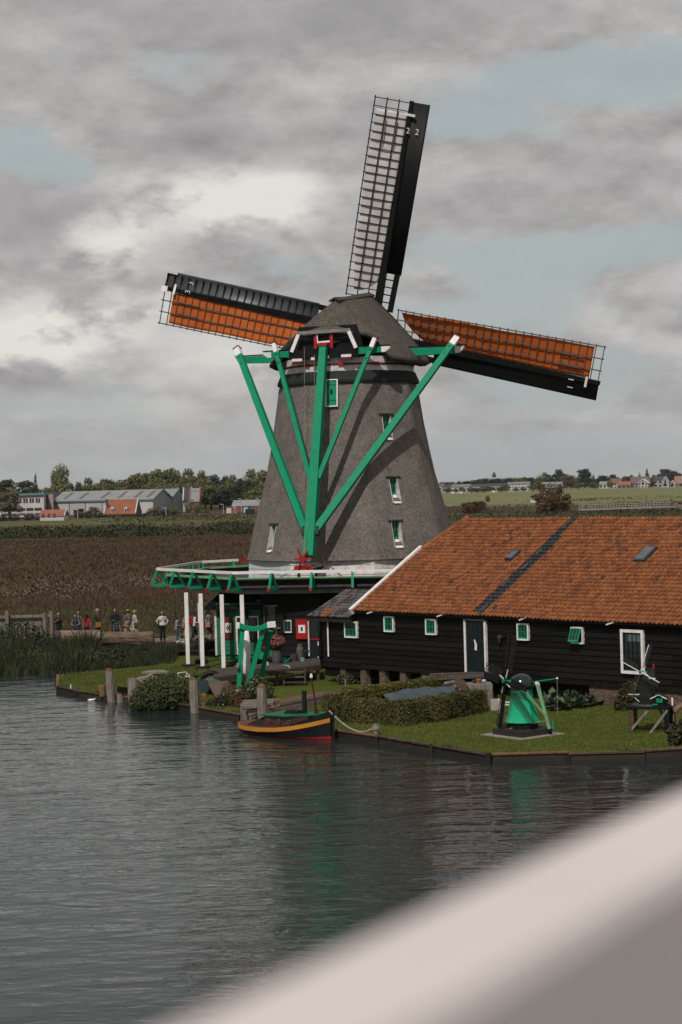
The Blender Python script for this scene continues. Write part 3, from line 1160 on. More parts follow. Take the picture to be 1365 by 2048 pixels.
def brace(top_, end, wt_, cap_w):
    d = (top_ - end).normalized()
    q = MB()
    q.bar(end, top_ - d * 0.5, wt_ * 1.15, wt_ * 1.15, up=CN, w2=wt_, h2=wt_)
    b_ = q.build('brace', GREEN, mill, bevel=0.01)
    q = MB()
    q.bar(top_ - d * 0.5, top_, wt_, wt_, up=CN)
    q.build('brace_head', WHITE, b_)
    q = MB()
    q.bar(top_, top_ + d * 0.05, cap_w, cap_w, up=CN)
    q.build('brace_cap', DULLRED, b_)
    for k in (0.62, 1.1):
        q = MB()
        q.ell(top_ - d * k - CN * (wt_ / 2), (0.06, 0.04, 0.06), 6, 4)
        q.build('bolt', IRON, b_)
    return b_


for s in (-1, 1):
    brace(cp(-0.40, s * 5.85, 16.05), on_tail(6.75) + CH * (s * 0.22), 0.30, 0.36)
    brace(cp(-3.68, s * 2.62, 15.98), on_tail(9.25) + CH * (s * 0.20), 0.20, 0.28)
    q = MB()
    q.bar(on_tail(6.55) + CH * (s * 0.30), on_tail(6.95) + CH * (s * 0.30), 0.26, 0.30, up=CN)
    q.build('cleat', DKGREEN, tail)
q = MB()
q.box(cp(-3.76, 0, 15.78), (0.45, 0.42, 0.16), (CH, CN, Vector((0, 0, 1))))
q.build('tail_head', RED, tail)
# hauling ropes and brake rope
for l, a, z in ((-0.95, -3.9, 15.7), (-0.42, -3.95, 15.3)):
    q = MB()
    q.tube([cp(a, l, z), cp(a - 0.9, l * 0.98, 4.9)], 0.012, 4)
    q.build('rope', ROPE, tail)
q = MB()
q.tube([on_tail(7.2) - CN * 0.28 - CH * .05, on_tail(6.2) - CN * 0.33 - CH * 0.12, cp(-6.95, -0.25, 5.3)], 0.03, 6)
q.build('rope', ROPE, tail)
# winch at the foot of the tail
q = MB()
q.box(cp(-6.85, -0.15, 5.02), (1.05, 0.30, 0.20), (CH, CN, Vector((0, 0, 1))))
winch = q.build('winch_beam', RED, mill)
q = MB()
q.tube([cp(-7.2, -0.20, 5.45), cp(-6.9, -0.20, 5.45)], 0.16, 12)
for k in range(6):
    a_ = k * math.pi / 3
    c_ = cp(-7.1, -0.20, 5.45)
    dd = CH * math.cos(a_) + Vector((0, 0, math.sin(a_)))
    q.bar(c_, c_ + dd * 0.46, 0.07, 0.10, up=CN)
q.build('winch_wheel', RED, winch)
q = MB()
for l, z in ((-0.5, 4.7), (0.35, 4.68)):
    q.bar(cp(-6.85, l, 4.35), cp(-6.85, l, z + 0.25), 0.14, 0.14)
q.build('winch_leg', BLACK, winch)
q = MB()
q.tube([cp(-7.0, 0.28, 5.0), cp(-6.9, 0.75, 5.15)], 0.14, 10)
q.tube([cp(-7.0, 0.55, 5.15), cp(-6.9, 0.85, 5.5)], 0.05, 6)
q.build('winch_drum', IRON, winch)
q = MB()
q.tube([cp(-6.6, 0.6, 5.4), cp(-6.9, 1.9, 4.4)], 0.028, 5)
q.tube([cp(-6.6, -0.5, 5.1), cp(-6.9, -1.8, 4.4)], 0.022, 5)
q.build('chain', IRON, winch)

# ---- sails
HUB = Vector((2.0, 100.6, 16.8))
SA, ST, SPHI = R(18.5), R(11.0), R(14.9)
SN = Vector((math.sin(SA) * math.cos(ST), math.cos(SA) * math.cos(ST), math.sin(ST)))
SH_ = Vector((math.cos(SA), -math.sin(SA), 0))
SV = SH_.cross(SN)
if SV.z < 0:
    SV = -SV
q = MB()
q.tube([HUB - SN * 3.2, HUB - SN * 0.6, HUB + SN * 0.55], [0.30, 0.34, 0.36], 12)
q.build('windshaft', IRON, mill)
SL = 12.25
cloths = [CLOTH_W, CLOTH_O, CLOTH_O, CLOTH_O]
nums = ['2', '1', '4', '3']
for k in range(4):
    ang = SPHI + k * math.pi / 2
    u = SV * math.cos(ang) + SH_ * math.sin(ang)
    b = SV * math.cos(ang + math.pi / 2) + SH_ * math.sin(ang + math.pi / 2)
    off = 0.18 if k % 2 else -0.18
    C = HUB + SN * off

    def sp(r, s, qn=0.0):
        al = R(19 - 15 * min(1, max(0, (r - 2.5) / 9.7)))
        if s < 0:
            return C + u * r + b * (s * math.cos(al)) + SN * (s * math.sin(al) + qn)
        # board side: a hollow sheet, curling back towards the mill at its edge
        x = min(1.0, s)
        return C + u * r + b * (s * 0.97) + SN * ((0.30 * math.sin(x * 2.3) if k == 3 else 0.16 * x) + qn)

    q = MB()
    q.bar(C - u * 0.3, C + u * SL, 0.40, 0.36, up=SN, w2=0.20, h2=0.16)
    stock = q.build('sail', BLACK, mill)
    tag(stock, {0: 'upright sail with pale cloth', 1: 'right sail with orange cloth', 2: 'lower sail behind the tower', 3: 'left sail with orange cloth'}[k])
    # lattice
    R0 = 1.95 if k == 0 else 1.2
    NBAR = 25 if k == 0 else 27
    for i in range(NBAR):
        r = R0 + i * (SL - 0.12 - R0) / (NBAR - 1)
        wd = 1.74 + 0.18 * (r - 2.6) / 9.6
        q = MB()
        q.bar(sp(r, -0.02), sp(r, -wd - 0.07), 0.045, 0.045, up=SN)
        q.build('lattice_bar', DARKLATH if k == 0 else LATH, stock)  # upright sail: same wood, its backlit look painted in as a darker colour
        if r > 3.4 and k == 3:
            q = MB()
            outl = [sp(r, s_, -0.02) for s_ in (0.10, 0.35, 0.6, 0.82)] + [sp(r, s_, -0.11) for s_ in (0.82, 0.6, 0.35, 0.10)]
            q.prism(outl, u * 0.07)
            q.build('rib', BLACK, stock)
    for fr_ in (0.335, 0.665, 1.0):
        q = MB()
        pts = []
        for i in range(9):
            r = R0 - 0.06 + i * (SL - 0.02 - R0 + 0.06) / 8
            wd = 1.74 + 0.18 * (r - 2.6) / 9.6
            pts.append(sp(r, -wd * fr_, -0.045))
        for a_, b_ in zip(pts, pts[1:]):
            q.bar(a_, b_, 0.055, 0.04, up=SN)
        q.build('lattice_lath', DARKLATH if k == 0 else LATH, stock)  # backlit darkening in the colour of these laths too
    for i in range(5):
        q = MB()
        q.bar(sp(1.42 + i * 0.4, 0.05), sp(1.42 + i * 0.4, 0.62), 0.06, 0.05, up=SN)
        q.build('rung', BLACK, stock)
    # short laths near the tip
    for fr_ in (0.18, 0.50):
        q = MB()
        q.bar(sp(9.9, -1.85 * fr_ - 0.25, -0.09), sp(11.2, -1.85 * fr_ - 0.25, -0.09), 0.05, 0.045, up=SN)
        q.build('lattice_lath', LATH, stock)
    # cloth on the far face of the lattice
    q = MB()
    NR, NS = 60, 10
    rc = random.Random(40 + k)
    ph = [rc.uniform(0, 6) for _ in range(6)]
    for i in range(NR + 1):
        RC = R0 + (0.3 if k == 0 else 0.15)
        r = RC + (11.62 - RC) * i / NR
        wd = 1.74 + 0.18 * (r - 2.6) / 9.6
        # inner end is drawn up into a point at the outer edge
        tpr = max(0.0, (r - RC) / 1.5)
        s_in = wd * (1 - 0.93 * min(1, tpr) ** 0.55) if k != 0 else wd * 0.06 + wd * 0.5 * max(0, 1 - tpr * 1.6) ** 2
        s_out = wd * (0.965 + 0.015 * math.sin(r * 1.3 + ph[0])) - 0.02 * (1 + math.sin(r * 0.8 + ph[1]))
        if k == 0:
            s_out -= 0.22 * max(0, 1 - (r - RC) / 3.5) ** 1.3
        for j in range(NS + 1):
            f_ = j / NS
            s_ = s_in + (s_out - s_in) * f_
            bl = 0.035 + 0.03 * math.sin(f_ * math.pi) * (0.6 + 0.4 * math.sin(r * 2.1 + ph[2])) + 0.008 * math.sin(r * 14.9 + f_ * 3 + ph[3]) + 0.008 * math.sin(r * 7 + f_ * 9)
            q.v.append(sp(r, -s_ - 0.001, bl))
    for i in range(NR):
        for j in range(NS):
            a_ = i * (NS + 1) + j
            q.f.append((a_, a_ + 1, a_ + NS + 2, a_ + NS + 1))
    cl_ = q.build('sail_cloth', cloths[k], stock, smooth=True)
    sd = cl_.modifiers.new('thickness', 'SOLIDIFY')
    sd.thickness = 0.008
    # leading board, hollow towards the mill
    q = MB()
    ss = [0.02, 0.18, 0.36, 0.54, 0.72, 0.86, 0.98]
    for r in (3.35, 8.0, SL - 0.05):
        for s_ in ss:
            q.v.append(sp(r, s_, 0.0 if s_ < 0.95 else -0.02))
    m_ = len(ss)
    for i in range(2):
        for j in range(m_ - 1):
            a_ = i * m_ + j
            q.f.append((a_, a_ + 1, a_ + m_ + 1, a_ + m_))
    bo = q.build('leading_board', SLATE if k == 3 else BLACK, stock, smooth=True)
    sd = bo.modifiers.new('thickness', 'SOLIDIFY')
    sd.thickness = 0.03
    q = MB()
    q.bar(sp(1.35, 0.70), sp(3.4, 0.76), 0.30, 0.06, up=SN)
    q.build('edge_board', BLACK, stock)
    q = MB()
    q.bar(sp(11.55, -0.22, -0.14), sp(11.55, 0.34, -0.20), 0.12, 0.06, up=SN)
    q.build('tip_cleat', WHITE, stock)
    if k == 3:
        q = MB()
        q.bar(sp(12.12, -0.16, -0.16), sp(12.12, 0.16, -0.20), 0.34, 0.05, up=SN)
        q.build('tip_plate', WHITE, stock)
        q = MB()
        q.bar(sp(11.6, 0.93, -0.05), sp(12.2, 0.95, -0.05), 0.16, 0.05, up=SN)
        q.build('tip_plate', WHITE, stock)
    # painted numbers, upright when the blade hangs down
    rd = -b if True else b
    for s_ in (0.10, 0.55):
        text_mesh('number', nums[k], 0.42, (b, u, -SN, sp(10.75, s_, -0.19 if s_ < .3 else -0.10)), WHITE, stock)

# ---- stage round the mill
SZ = 4.32
OV = [OCT0 + 45 * k for k in range(8)]


def ov(k, r, z):
    d = azv(OV[k % 8])
    return MC + d * r + Vector((0, 0, z))


q = MB()
q.prism([ov(k, 9.45, SZ - 0.10) for k in range(8)], (0, 0, 0.10))
deck = q.build('stage_deck', DECKWOOD, mill)
for k in range(8):
    q = MB()
    q.bar(ov(k, 9.42, SZ + 0.06), ov(k + 1, 9.42, SZ + 0.06), 0.05, 0.42)
    q.build('fascia', BLACK, deck)
    q = MB()
    q.bar(ov(k, 9.46, SZ + 0.32), ov(k + 1, 9.46, SZ + 0.32), 0.16, 0.10)
    q.build('edge_strip', PALEGREEN, deck)
    q = MB()
    q.bar(ov(k, 8.95, SZ - 0.30), ov(k + 1, 8.95, SZ - 0.30), 0.18, 0.22)
    q.build('ring_beam', GREY, deck)
    q = MB()
    q.bar(ov(k, 9.98, 4.96), ov(k + 1, 9.98, 4.96), 0.10, 0.13)
    q.build('handrail', WHITE, deck)
    for i in range(4):
        f_ = i / 4
        base = ov(k, 1.0, 0).lerp(ov(k + 1, 1.0, 0), f_)
        dd = (base - MC)
        rr = dd.length
        dd = dd.normalized()
        ro = 9.98 * rr
        q = MB()
        pb = MC + dd * (ro - 0.52) + Vector((0, 0, SZ - 0.16))
        pt = MC + dd * (ro + 0.0) + Vector((0, 0, 4.92))
        pe = MC + dd * (ro + 0.30) + Vector((0, 0, SZ - 0.16))
        q.bar(pe, pt, 0.11, 0.10, up=dd)
        q.bar(pb, pt, 0.11, 0.10, up=dd)
        q.bar(pb - dd * 0.4, pe, 0.12, 0.14)
        br = q.build('rail_bracket', GREEN, deck)
        q = MB()
        q.bar(pe, pe + dd * 0.10, 0.125, 0.145)
        q.build('bracket_end', RED, br)
# red and white stretch of rail on the far left
for f0, f1, m_ in ((0.30, 0.42, RED), (0.62, 0.74, RED)):
    q = MB()
    a_, b_ = ov(5, 9.98, 4.965), ov(4, 9.98, 4.965)
    q.bar(a_.lerp(b_, f0), a_.lerp(b_, f1), 0.11, 0.14)
    q.build('rail_marker', m_, deck)
# white boarded wall between deck and thatch
for k in range(8):
    for i in range(4):
        z = SZ + 0.02 + i * 0.245
        q = MB()
        a_, b_ = ov(k, 5.40 - 0.015 * i, z), ov(k + 1, 5.40 - 0.015 * i, z)
        q.hexa([a_, b_, MC + (b_ - MC) * 0.985 , MC + (a_ - MC) * 0.985],
               [x + Vector((0, 0, 0.24)) for x in (a_ - (a_ - MC) * 0.005, b_ - (b_ - MC) * 0.005, MC + (b_ - MC) * 0.985, MC + (a_ - MC) * 0.985)])
        q.build('wall_board', OLDWHITE if k != 6 else mat('bluish_white_paint', (0.50, 0.54, 0.56), (0.40, 0.43, 0.45), 2, 0.6), mill)
for az, l_ in ((-20, 0), (27, 0)):
    q = MB()
    d = azv(az)
    t2 = Vector((-d.y, d.x, 0))
    q.box(MC + d * 5.22 + Vector((0, 0, SZ + 0.62)), (0.45, 0.14, 0.30), (t2, d, Vector((0, 0, 1))))
    q.build('red_panel', DULLRED, mill)
q = MB()
q.bar(MC + azv(24) * 5.35 + Vector((0, 0, SZ + 0.55)), MC + azv(62) * 6.2 + Vector((0, 0, SZ + 0.95)), 0.08, 0.16)
q.build('boom', OLDWOOD, mill)

# posts under the stage
for px, pt, pb, Y in ((377, 1168, 1328, 92.0), (403, 1170, 1318, 93.6), (406, 1170, 1332, 90.7), (448, 1172, 1336, 89.5), (488, 1176, 1330, 88.8)):
    a_ = at(px, pb, Y)
    q = MB()
    q.bar((a_.x, a_.y, a_.z), (a_.x, a_.y, SZ - 0.42), 0.19, 0.19)
    po = q.build('stage_post', WHITE, mill, bevel=0.01)
    q = MB()
    q.hexa([(a_.x - .32, a_.y - .32, GZ - 0.1), (a_.x + .32, a_.y - .32, GZ - 0.1), (a_.x + .32, a_.y + .32, GZ - 0.1), (a_.x - .32, a_.y + .32, GZ - 0.1)],
           [(a_.x - .28, a_.y - .28, a_.z), (a_.x + .28, a_.y - .28, a_.z), (a_.x + .28, a_.y + .28, a_.z), (a_.x - .28, a_.y + .28, a_.z)])
    q.build('post_footing', BLACK, po)
for px, pb, Y, w_ in ((545, 1277, 92.4, 0.17), (636, 1221, 89.6, 0.07), (700, 1203, 89.2, 0.07)):
    a_ = at(px, pb, Y)
    q = MB()
    q.bar((a_.x, a_.y, a_.z), (a_.x, a_.y, SZ - 0.2), w_, w_)
    q.build('stage_post', WHITE, mill)
# lower mill body in the shade under the stage
q = MB()
q.prism([ov(k, 5.2, GZ) for k in range(8)], (0, 0, SZ - GZ - 0.12))
q.build('lower_wall', TAR, mill)

# ------------------------------------------------------------------ the long tarred warehouse
WC = Vector((0.436, 81.3, 0))
WD = Vector((0.6866, -0.7271, 0))              # along the wall to the right
WB = Vector((0.7271, 0.6866, 0))               # to the back
EZ, SLP, RV = 3.50, 0.563, 6.6
ZUP = Vector((0, 0, 1))
WL = 23.0


def wp(u, v, z):
    return WC + WD * u + WB * v + Vector((0, 0, z))


def on_wall(px, py, v=0.30):
    """photo pixel -> (u, z) on the upright plane v"""
    d = ray(px, py)
    o = Vector((0, 0, CAM_Z))
    t = ((WC + WB * v) - o).dot(WB) / d.dot(WB)
    p = o + d * t
    return (p - WC).dot(WD), p.z


def on_roof(px, py):
    d = ray(px, py)
    o = Vector((0, 0, CAM_Z))
    n_ = WB * (-SLP) + ZUP
    t = ((WC + ZUP * EZ) - o).dot(n_) / d.dot(n_)
    p = o + d * t
    return (p - WC).dot(WD), (p - WC).dot(WB)


shed = thing('warehouse', (WC.x, WC.y, 0), 'long black boarded warehouse with an orange pantile roof', 'warehouse')
NB = 11
z0, z1 = 1.02, EZ + 0.05
bh = (z1 - z0) / NB
rb = random.Random(8)
for i in range(NB):
    cuts = [0.05, 5.5 + rb.uniform(-1.5, 1.5), 11.5 + rb.uniform(-1.5, 1.5), 17 + rb.uniform(-1, 1), WL]
    for a_, b_ in zip(cuts, cuts[1:]):
        q = MB()
        za, zb = z0 + i * bh, z0 + (i + 1) * bh + 0.03
        q.hexa([wp(a_ + .004, 0.235, za), wp(b_ - .004, 0.235, za), wp(b_ - .004, 0.30, za), wp(a_ + .004, 0.30, za)],
               [wp(a_ + .004, 0.285, zb), wp(b_ - .004, 0.285, zb), wp(b_ - .004, 0.33, zb), wp(a_ + .004, 0.33, zb)])
        q.build('wall_board', TAR, shed)
# solid core, gables
q = MB()
q.prism([wp(0.1, 0.34, 0.98), wp(0.1, 12.9, 0.98), wp(0.1, 12.9, EZ), wp(0.1, 8.7, 5.85), wp(0.1, 4.4, 5.85), wp(0.1, 0.34, EZ + .02)], WD * WL)
q.build('inner_wall', TAR, shed)
# eave board
q = MB()
q.bar(wp(-0.1, 0.13, EZ - 0.055), wp(WL, 0.13, EZ - 0.055), 0.20, 0.07)
q.build('eave_board', mat('tarred_eave', (0.02, 0.018, 0.017), (0.012, 0.011, 0.01), 3, 0.7), shed)
for px, py in ((742, 1225), (882, 1231), (1047, 1238), (1222, 1247)):
    u_, z_ = on_wall(px, py, 0.0)
    q = MB()
    q.bar(wp(u_ - 0.2, -0.02, z_ - 0.05), wp(u_ + 0.18, -0.03, z_ + 0.06), 0.05, 0.05)
    q.build('gutter_hook', WHITE, shed)

# roof decks under the tiles
rf = MB()
rf.hexa([wp(-0.02, 0, EZ - 0.03), wp(WL, 0, EZ - 0.03), wp(WL, RV, EZ + SLP * RV - 0.03), wp(0.62, RV, EZ + SLP * RV - 0.03)],
        [wp(-0.02, 0, EZ + 0.01), wp(WL, 0, EZ + 0.01), wp(WL, RV, EZ + SLP * RV + 0.01), wp(0.62, RV, EZ + SLP * RV + 0.01)])
rf.v[3] = wp(0.62, RV, EZ + SLP * RV - 0.03)
rf2 = MB()
vk = 4.3
for dz in (0.0,):
    rf2.poly(wp(-0.02, 0, EZ), wp(WL, 0, EZ), wp(WL, RV, EZ + SLP * RV), wp(0.62, RV, EZ + SLP * RV), wp(-0.02, vk, EZ + SLP * vk))
    rf2.poly(wp(-0.02, 2 * RV, EZ), wp(-0.02, 2 * RV - vk, EZ + SLP * vk), wp(0.62, RV, EZ + SLP * RV), wp(WL, RV, EZ + SLP * RV), wp(WL, 2 * RV, EZ))
    rf2.poly(wp(-0.02, vk, EZ + SLP * vk), wp(0.62, RV, EZ + SLP * RV), wp(-0.02, 2 * RV - vk, EZ + SLP * vk))
roof = rf2.build('roof', TILE, shed)
# pantiles
TW, TL = 0.205, 0.262
SD = (WB + ZUP * SLP).normalized()             # up the slope
SNN = SD.cross(WD)
if SNN.z < 0:
    SNN = -SNN


def tile_mesh(name, material):
    t = MB()
    xs = np.linspace(0, TW * 1.06, 8)
    for row, (y, lift) in enumerate(((0, 0.034), (TL * 1.12, 0.006))):
        for x in xs:
            ph = x / TW * 2 * math.pi
            h = 0.034 * math.sin(ph + 0.6) + 0.016
            t.v.append(WD * x + SD * y + SNN * (h + lift + 0.03))
    for x in xs:
        ph = x / TW * 2 * math.pi
        h = 0.034 * math.sin(ph + 0.6) + 0.016
        t.v.append(WD * x + SD * 0.01 + SNN * (h + 0.034 + 0.03 - 0.022))
    for j in range(7):
        t.f.append((j, j + 1, 8 + j + 1, 8 + j))
        t.f.append((16 + j, 16 + j + 1, j + 1, j))
    me = bpy.data.meshes.new(name)
    me.from_pydata([tuple(v) for v in t.v], [], t.f)
    me.materials.append(material)
    me.polygons.foreach_set('use_smooth', [i % 2 == 0 for i in range(14)])
    return me, t


tile_me, tile_mb = tile_mesh('tile', TILE)
btile_me, _ = tile_mesh('dark_tile', BLACKTILE)
ua = on_roof(955, 1216)
ub = on_roof(988, 1216)
uc = on_roof(1140, 1040)
ud = on_roof(1163, 1040)
sky_l = [(on_roof(1013, 1124), on_roof(1046, 1107)), (on_roof(1270, 1127), on_roof(1311, 1100))]
slope_len = RV / WB.dot(SD)
NCOL, NROW = int(WL / TW) - 6, int(slope_len / TL) + 1
rj = random.Random(21)
cells = []
for r_ in range(NROW):
    for c_ in range(NCOL):
        u_ = c_ * TW + 0.0
        y_ = r_ * TL - 0.06
        v_ = y_ * WB.dot(SD)
        if v_ > RV - 0.12:
            continue
        umin = 0 if v_ < vk else (v_ - vk) / (RV - vk) * 0.62
        if u_ < umin:
            continue
        f_ = v_ / RV
        dark = (ua[0] + (uc[0] - ua[0]) * f_ + 0.10) <= u_ + TW / 2 <= (ub[0] + (ud[0] - ub[0]) * f_ - 0.08) and v_ > 0.15
        pos = wp(u_, 0, EZ) + SD * y_ + WD * rj.uniform(-.008, .008) + SD * rj.uniform(-.012, .012) + SNN * rj.uniform(-.004, .010)
        pos += SNN * (0.012 * math.sin(u_ * 0.9 + 1.0) + 0.016 * math.sin(u_ * 0.35 + v_ * 0.9))
        tilt = rj.uniform(-0.05, 0.05)
        odd = rj.random()
        cells.append((pos, tilt, dark, u_, v_, odd))
# the 300 that show largest (in view, nearest the lower right) are objects of their own
vis = sorted([c for c in cells if c[3] < 18.2 and not c[2]], key=lambda c: (c[0] - Vector((0, 0, CAM_Z))).length)
single = set(id(c) for c in vis[:300])
o_shed = origin_of(shed)
bulk_v, bulk_f = [], []
odd_v, odd_f = [], []
drk_v, drk_f = [], []
for c in cells:
    pos, tilt, dark, u_, v_, odd = c
    if id(c) in single:
        o = bpy.data.objects.new('tile', tile_me)
        COL.objects.link(o)
        o.parent = roof
        o.location = pos - o_shed
        o.rotation_euler = (tilt * 0.4, tilt * 0.4, tilt * 0.5)
        continue
    V_, F_ = (drk_v, drk_f) if dark else ((odd_v, odd_f) if odd < 0.02 else (bulk_v, bulk_f))
    i0 = len(V_)
    rot = Matrix.Rotation(tilt * 0.6, 3, 'Z')
    V_ += [tuple(rot @ v + pos - o_shed) for v in tile_mb.v]
    F_ += [tuple(i0 + k for k in f) for f in tile_mb.f]
DARKTILE = mat('dark_mossy_pantile', (0.12, 0.045, 0.028), (0.05, 0.032, 0.024), 2, 0.9, island=0.5)
for nm, V_, F_, m_ in (('tile_field', bulk_v, bulk_f, TILE), ('mossy_tiles', odd_v, odd_f, DARKTILE), ('dark_tile_strip', drk_v, drk_f, BLACKTILE)):
    me = bpy.data.meshes.new(nm)
    me.from_pydata(V_, [], F_)
    me.materials.append(m_)
    me.polygons.foreach_set('use_smooth', [i % 2 == 0 for i in range(len(F_))])
    o = bpy.data.objects.new(nm, me)
    COL.objects.link(o)
    o.parent = roof
    o['kind'] = 'stuff'
# battens of lead in the dark strip
for f0, f1, s_ in ((0.0, 0.10, 0.6), (0.28, 0.36, 0.3), (0.46, 0.52, 0.5), (0.62, 0.67, 0.4), (0.9, 1.0, 0.3)):
    q = MB()
    def sp_(f_):
        uu = (ua[0] + (uc[0] - ua[0]) * f_) * (1 - s_) + (ub[0] + (ud[0] - ub[0]) * f_) * s_
        return wp(uu, 0, EZ) + SD * (f_ * slope_len * 0.97) + SNN * 0.10
    q.bar(sp_(f0), sp_(f1), 0.16, 0.03, up=SNN)
    q.build('lead_strip', LEAD, roof)
# skylights
for (a_, b_), nm in zip(sky_l, ('a', 'b')):
    u0, v0 = a_
    u1, v1 = b_
    if nm == 'a':
        wd = 0.42
    else:
        wd = 0.55
    c0 = wp(u0 + wd / 2 - 0.05, 0, EZ) + SD * (v0 / WB.dot(SD))
    L_ = max(0.5, (v1 - v0) / WB.dot(SD))
    cc = c0 + SD * L_ / 2 + SNN * 0.12
    q = MB()
    q.box(cc, (wd, L_, 0.12), (WD, SD, SNN))
    sk = q.build('skylight', LEAD, roof)
    q = MB()
    q.box(cc + SNN * 0.065, (wd - 0.12, L_ - 0.14, 0.02), (WD, SD, SNN))
    q.build('pane', mat('skylight_glass', (0.10, 0.12, 0.14), (0.07, 0.08, 0.10), 1, 0.15, spec=0.6), sk)
# ridge tiles
n = int((WL - 0.6) / 0.36)
rm = MB()
rm.tube([WD * 0.0, WD * 0.40], [0.125, 0.14], 10)
ro = rm.build('ridge_tile', TILE, roof)
for i in range(n):
    o = ro if i == 0 else share(ro, 'ridge_tile', (0, 0, 0), roof)
    o.location = wp(0.6 + i * 0.36, RV, EZ + SLP * RV + 0.03 + rj.uniform(-.012, .012)) - o_shed
    if wp(0.6 + i * 0.36, RV, 0).x / wp(0.6 + i * 0.36, RV, 0).y > 0.2 and i > 0:
        bpy.data.objects.remove(o, do_unlink=True)
hip0, hip1 = wp(0.02, vk, EZ + SLP * vk + 0.05), wp(0.62, RV, EZ + SLP * RV + 0.05)
for i in range(7):
    q = MB()
    q.tube([hip0.lerp(hip1, i / 7), hip0.lerp(hip1, (i + 1.1) / 7)], [0.11, 0.13], 8)
    q.build('hip_tile', TILE, roof)
q = MB()
q.tube([wp(0.8, RV, EZ + SLP * RV + 0.30), wp(WL, RV, EZ + SLP * RV + 0.30)], 0.012, 4)
q.build('lightning_wire', IRON, roof)
# white bargeboard on the near verge
q = MB()
q.bar(wp(-0.09, -0.10, EZ - 0.02), wp(-0.09, vk + 0.05, EZ + SLP * (vk + 0.05) + 0.06), 0.17, 0.26, up=SNN)
q.build('bargeboard', WHITE, shed)


def wall_window(par, px0, py0, px1, py1, name='window', rows=2, cols=3, frame=WHITE, sash=GREEN, v=0.235, open_=False, fw=0.055):
    """casement on the wall plane from its photo corners (top left / bottom right)"""
    ua_, za_ = on_wall(px0, py0, v)
    ub_, zb_ = on_wall(px1, py1, v)
    u0, u1, zt, zb = ua_, ub_, za_, zb_
    uc_, zc_ = (u0 + u1) / 2, (zt + zb) / 2
    W_, H_ = u1 - u0, zt - zb
    q = MB()
    q.box(wp(uc_, v - 0.005, zc_), (W_ - 0.06, 0.05, H_ - 0.06), (WD, WB, ZUP))
    win = q.build(name, GLASS, par)
    q = MB()
    for s in (-1, 1):
        q.box(wp(uc_ + s * (W_ - fw) / 2, v - 0.03, zc_), (fw, 0.12, H_), (WD, WB, ZUP))
    q.box(wp(uc_, v - 0.031, zt - fw / 2), (W_ - 2 * fw, 0.118, fw), (WD, WB, ZUP))
    q.box(wp(uc_, v - 0.05, zb + fw / 2), (W_ - 2 * fw + 0.02, 0.16, fw), (WD, WB, ZUP))
    q.build('frame', frame, win)
    iw, ih = W_ - 2 * fw, H_ - 2 * fw
    ax = (WD, WB, ZUP)
    cen = wp(uc_, v - 0.045, zc_)
    if open_:
        rot = Matrix.Rotation(R(-24), 3, WD)
        ax = (WD, rot @ WB, rot @ ZUP)
        cen = wp(uc_, v - 0.045, zt - fw) - ax[2] * ih / 2 - WB * 0.06
    q = MB()
    sw = 0.042
    for s in (-1, 1):
        q.box(cen + ax[0] * (s * (iw - sw) / 2), (sw, 0.05, ih), ax)
        q.box(cen + ax[2] * (s * (ih - sw) / 2), (iw - 2 * sw, 0.048, sw if s > 0 else sw * 1.7), ax)
    for i in range(1, cols):
        q.box(cen + ax[0] * (iw * (i / cols - 0.5)), (0.02, 0.04, ih - sw), ax)
    for i in range(1, rows):
        q.box(cen + ax[2] * (ih * (i / rows - 0.5)), (iw - sw, 0.038, 0.02), ax)
    if open_:
        q2 = MB()
        q2.box(cen + ax[1] * 0.012, (iw - 0.04, 0.006, ih - 0.04), ax)
        q2.build('open_pane', GLASS, win)
    q.build('sash', sash, win)
    return win


wall_window(shed, 770, 1232, 790, 1264)
wall_window(shed, 853, 1237, 875, 1270)
wall_window(shed, 1036, 1246, 1060, 1281)
wall_window(shed, 1144, 1253, 1169, 1288, open_=True)
tw = wall_window(shed, 1243, 1258, 1291, 1349, rows=2, cols=4, sash=DKGREEN, fw=0.11)
# upper panes of the tall window carry pale blinds
u0, zt = on_wall(1248, 1266, 0.2)
u1, zb = on_wall(1286, 1284, 0.2)
q = MB()
q.box(wp((u0 + u1) / 2 + .05, 0.205, (zt + zb) / 2), (u1 - u0 - 0.16, 0.01, zt - zb), (WD, WB, ZUP))
q.build('blind', mat('pale_blind', (0.10, 0.15, 0.14), (0.07, 0.11, 0.10), 4, 0.6), tw)
# door
u0, zt = on_wall(931, 1240, 0.2)
u1, zb = on_wall(974, 1348, 0.2)
q = MB()
q.box(wp((u0 + u1) / 2, 0.20, (zt + zb) / 2), (u1 - u0 - 0.1, 0.06, zt - zb), (WD, WB, ZUP))
dr = q.build('door', mat('blackish_green_door', (0.006, 0.014, 0.015), (0.004, 0.010, 0.011), 2, 0.5), shed)
q = MB()
for s in (u0, u1):
    q.box(wp(s, 0.19, (zt + zb) / 2), (0.09, 0.12, zt - zb + 0.02), (WD, WB, ZUP))
q.build('frame', WHITE, dr)
q = MB()
q.box(wp((u0 + u1) / 2, 0.17, zt + 0.03), (u1 - u0 + .1, 0.14, 0.06), (WD, WB, ZUP))
q.build('lintel', GREY, dr)
for i in range(1, 5):
    q = MB()
    q.box(wp(u0 + (u1 - u0) * i / 5, 0.168, (zt + zb) / 2), (0.012, 0.012, zt - zb - 0.1), (WD, WB, ZUP))
    q.build('batten', BLACK, dr)
uw, zw = on_wall(952, 1291, 0.15)
q = MB()
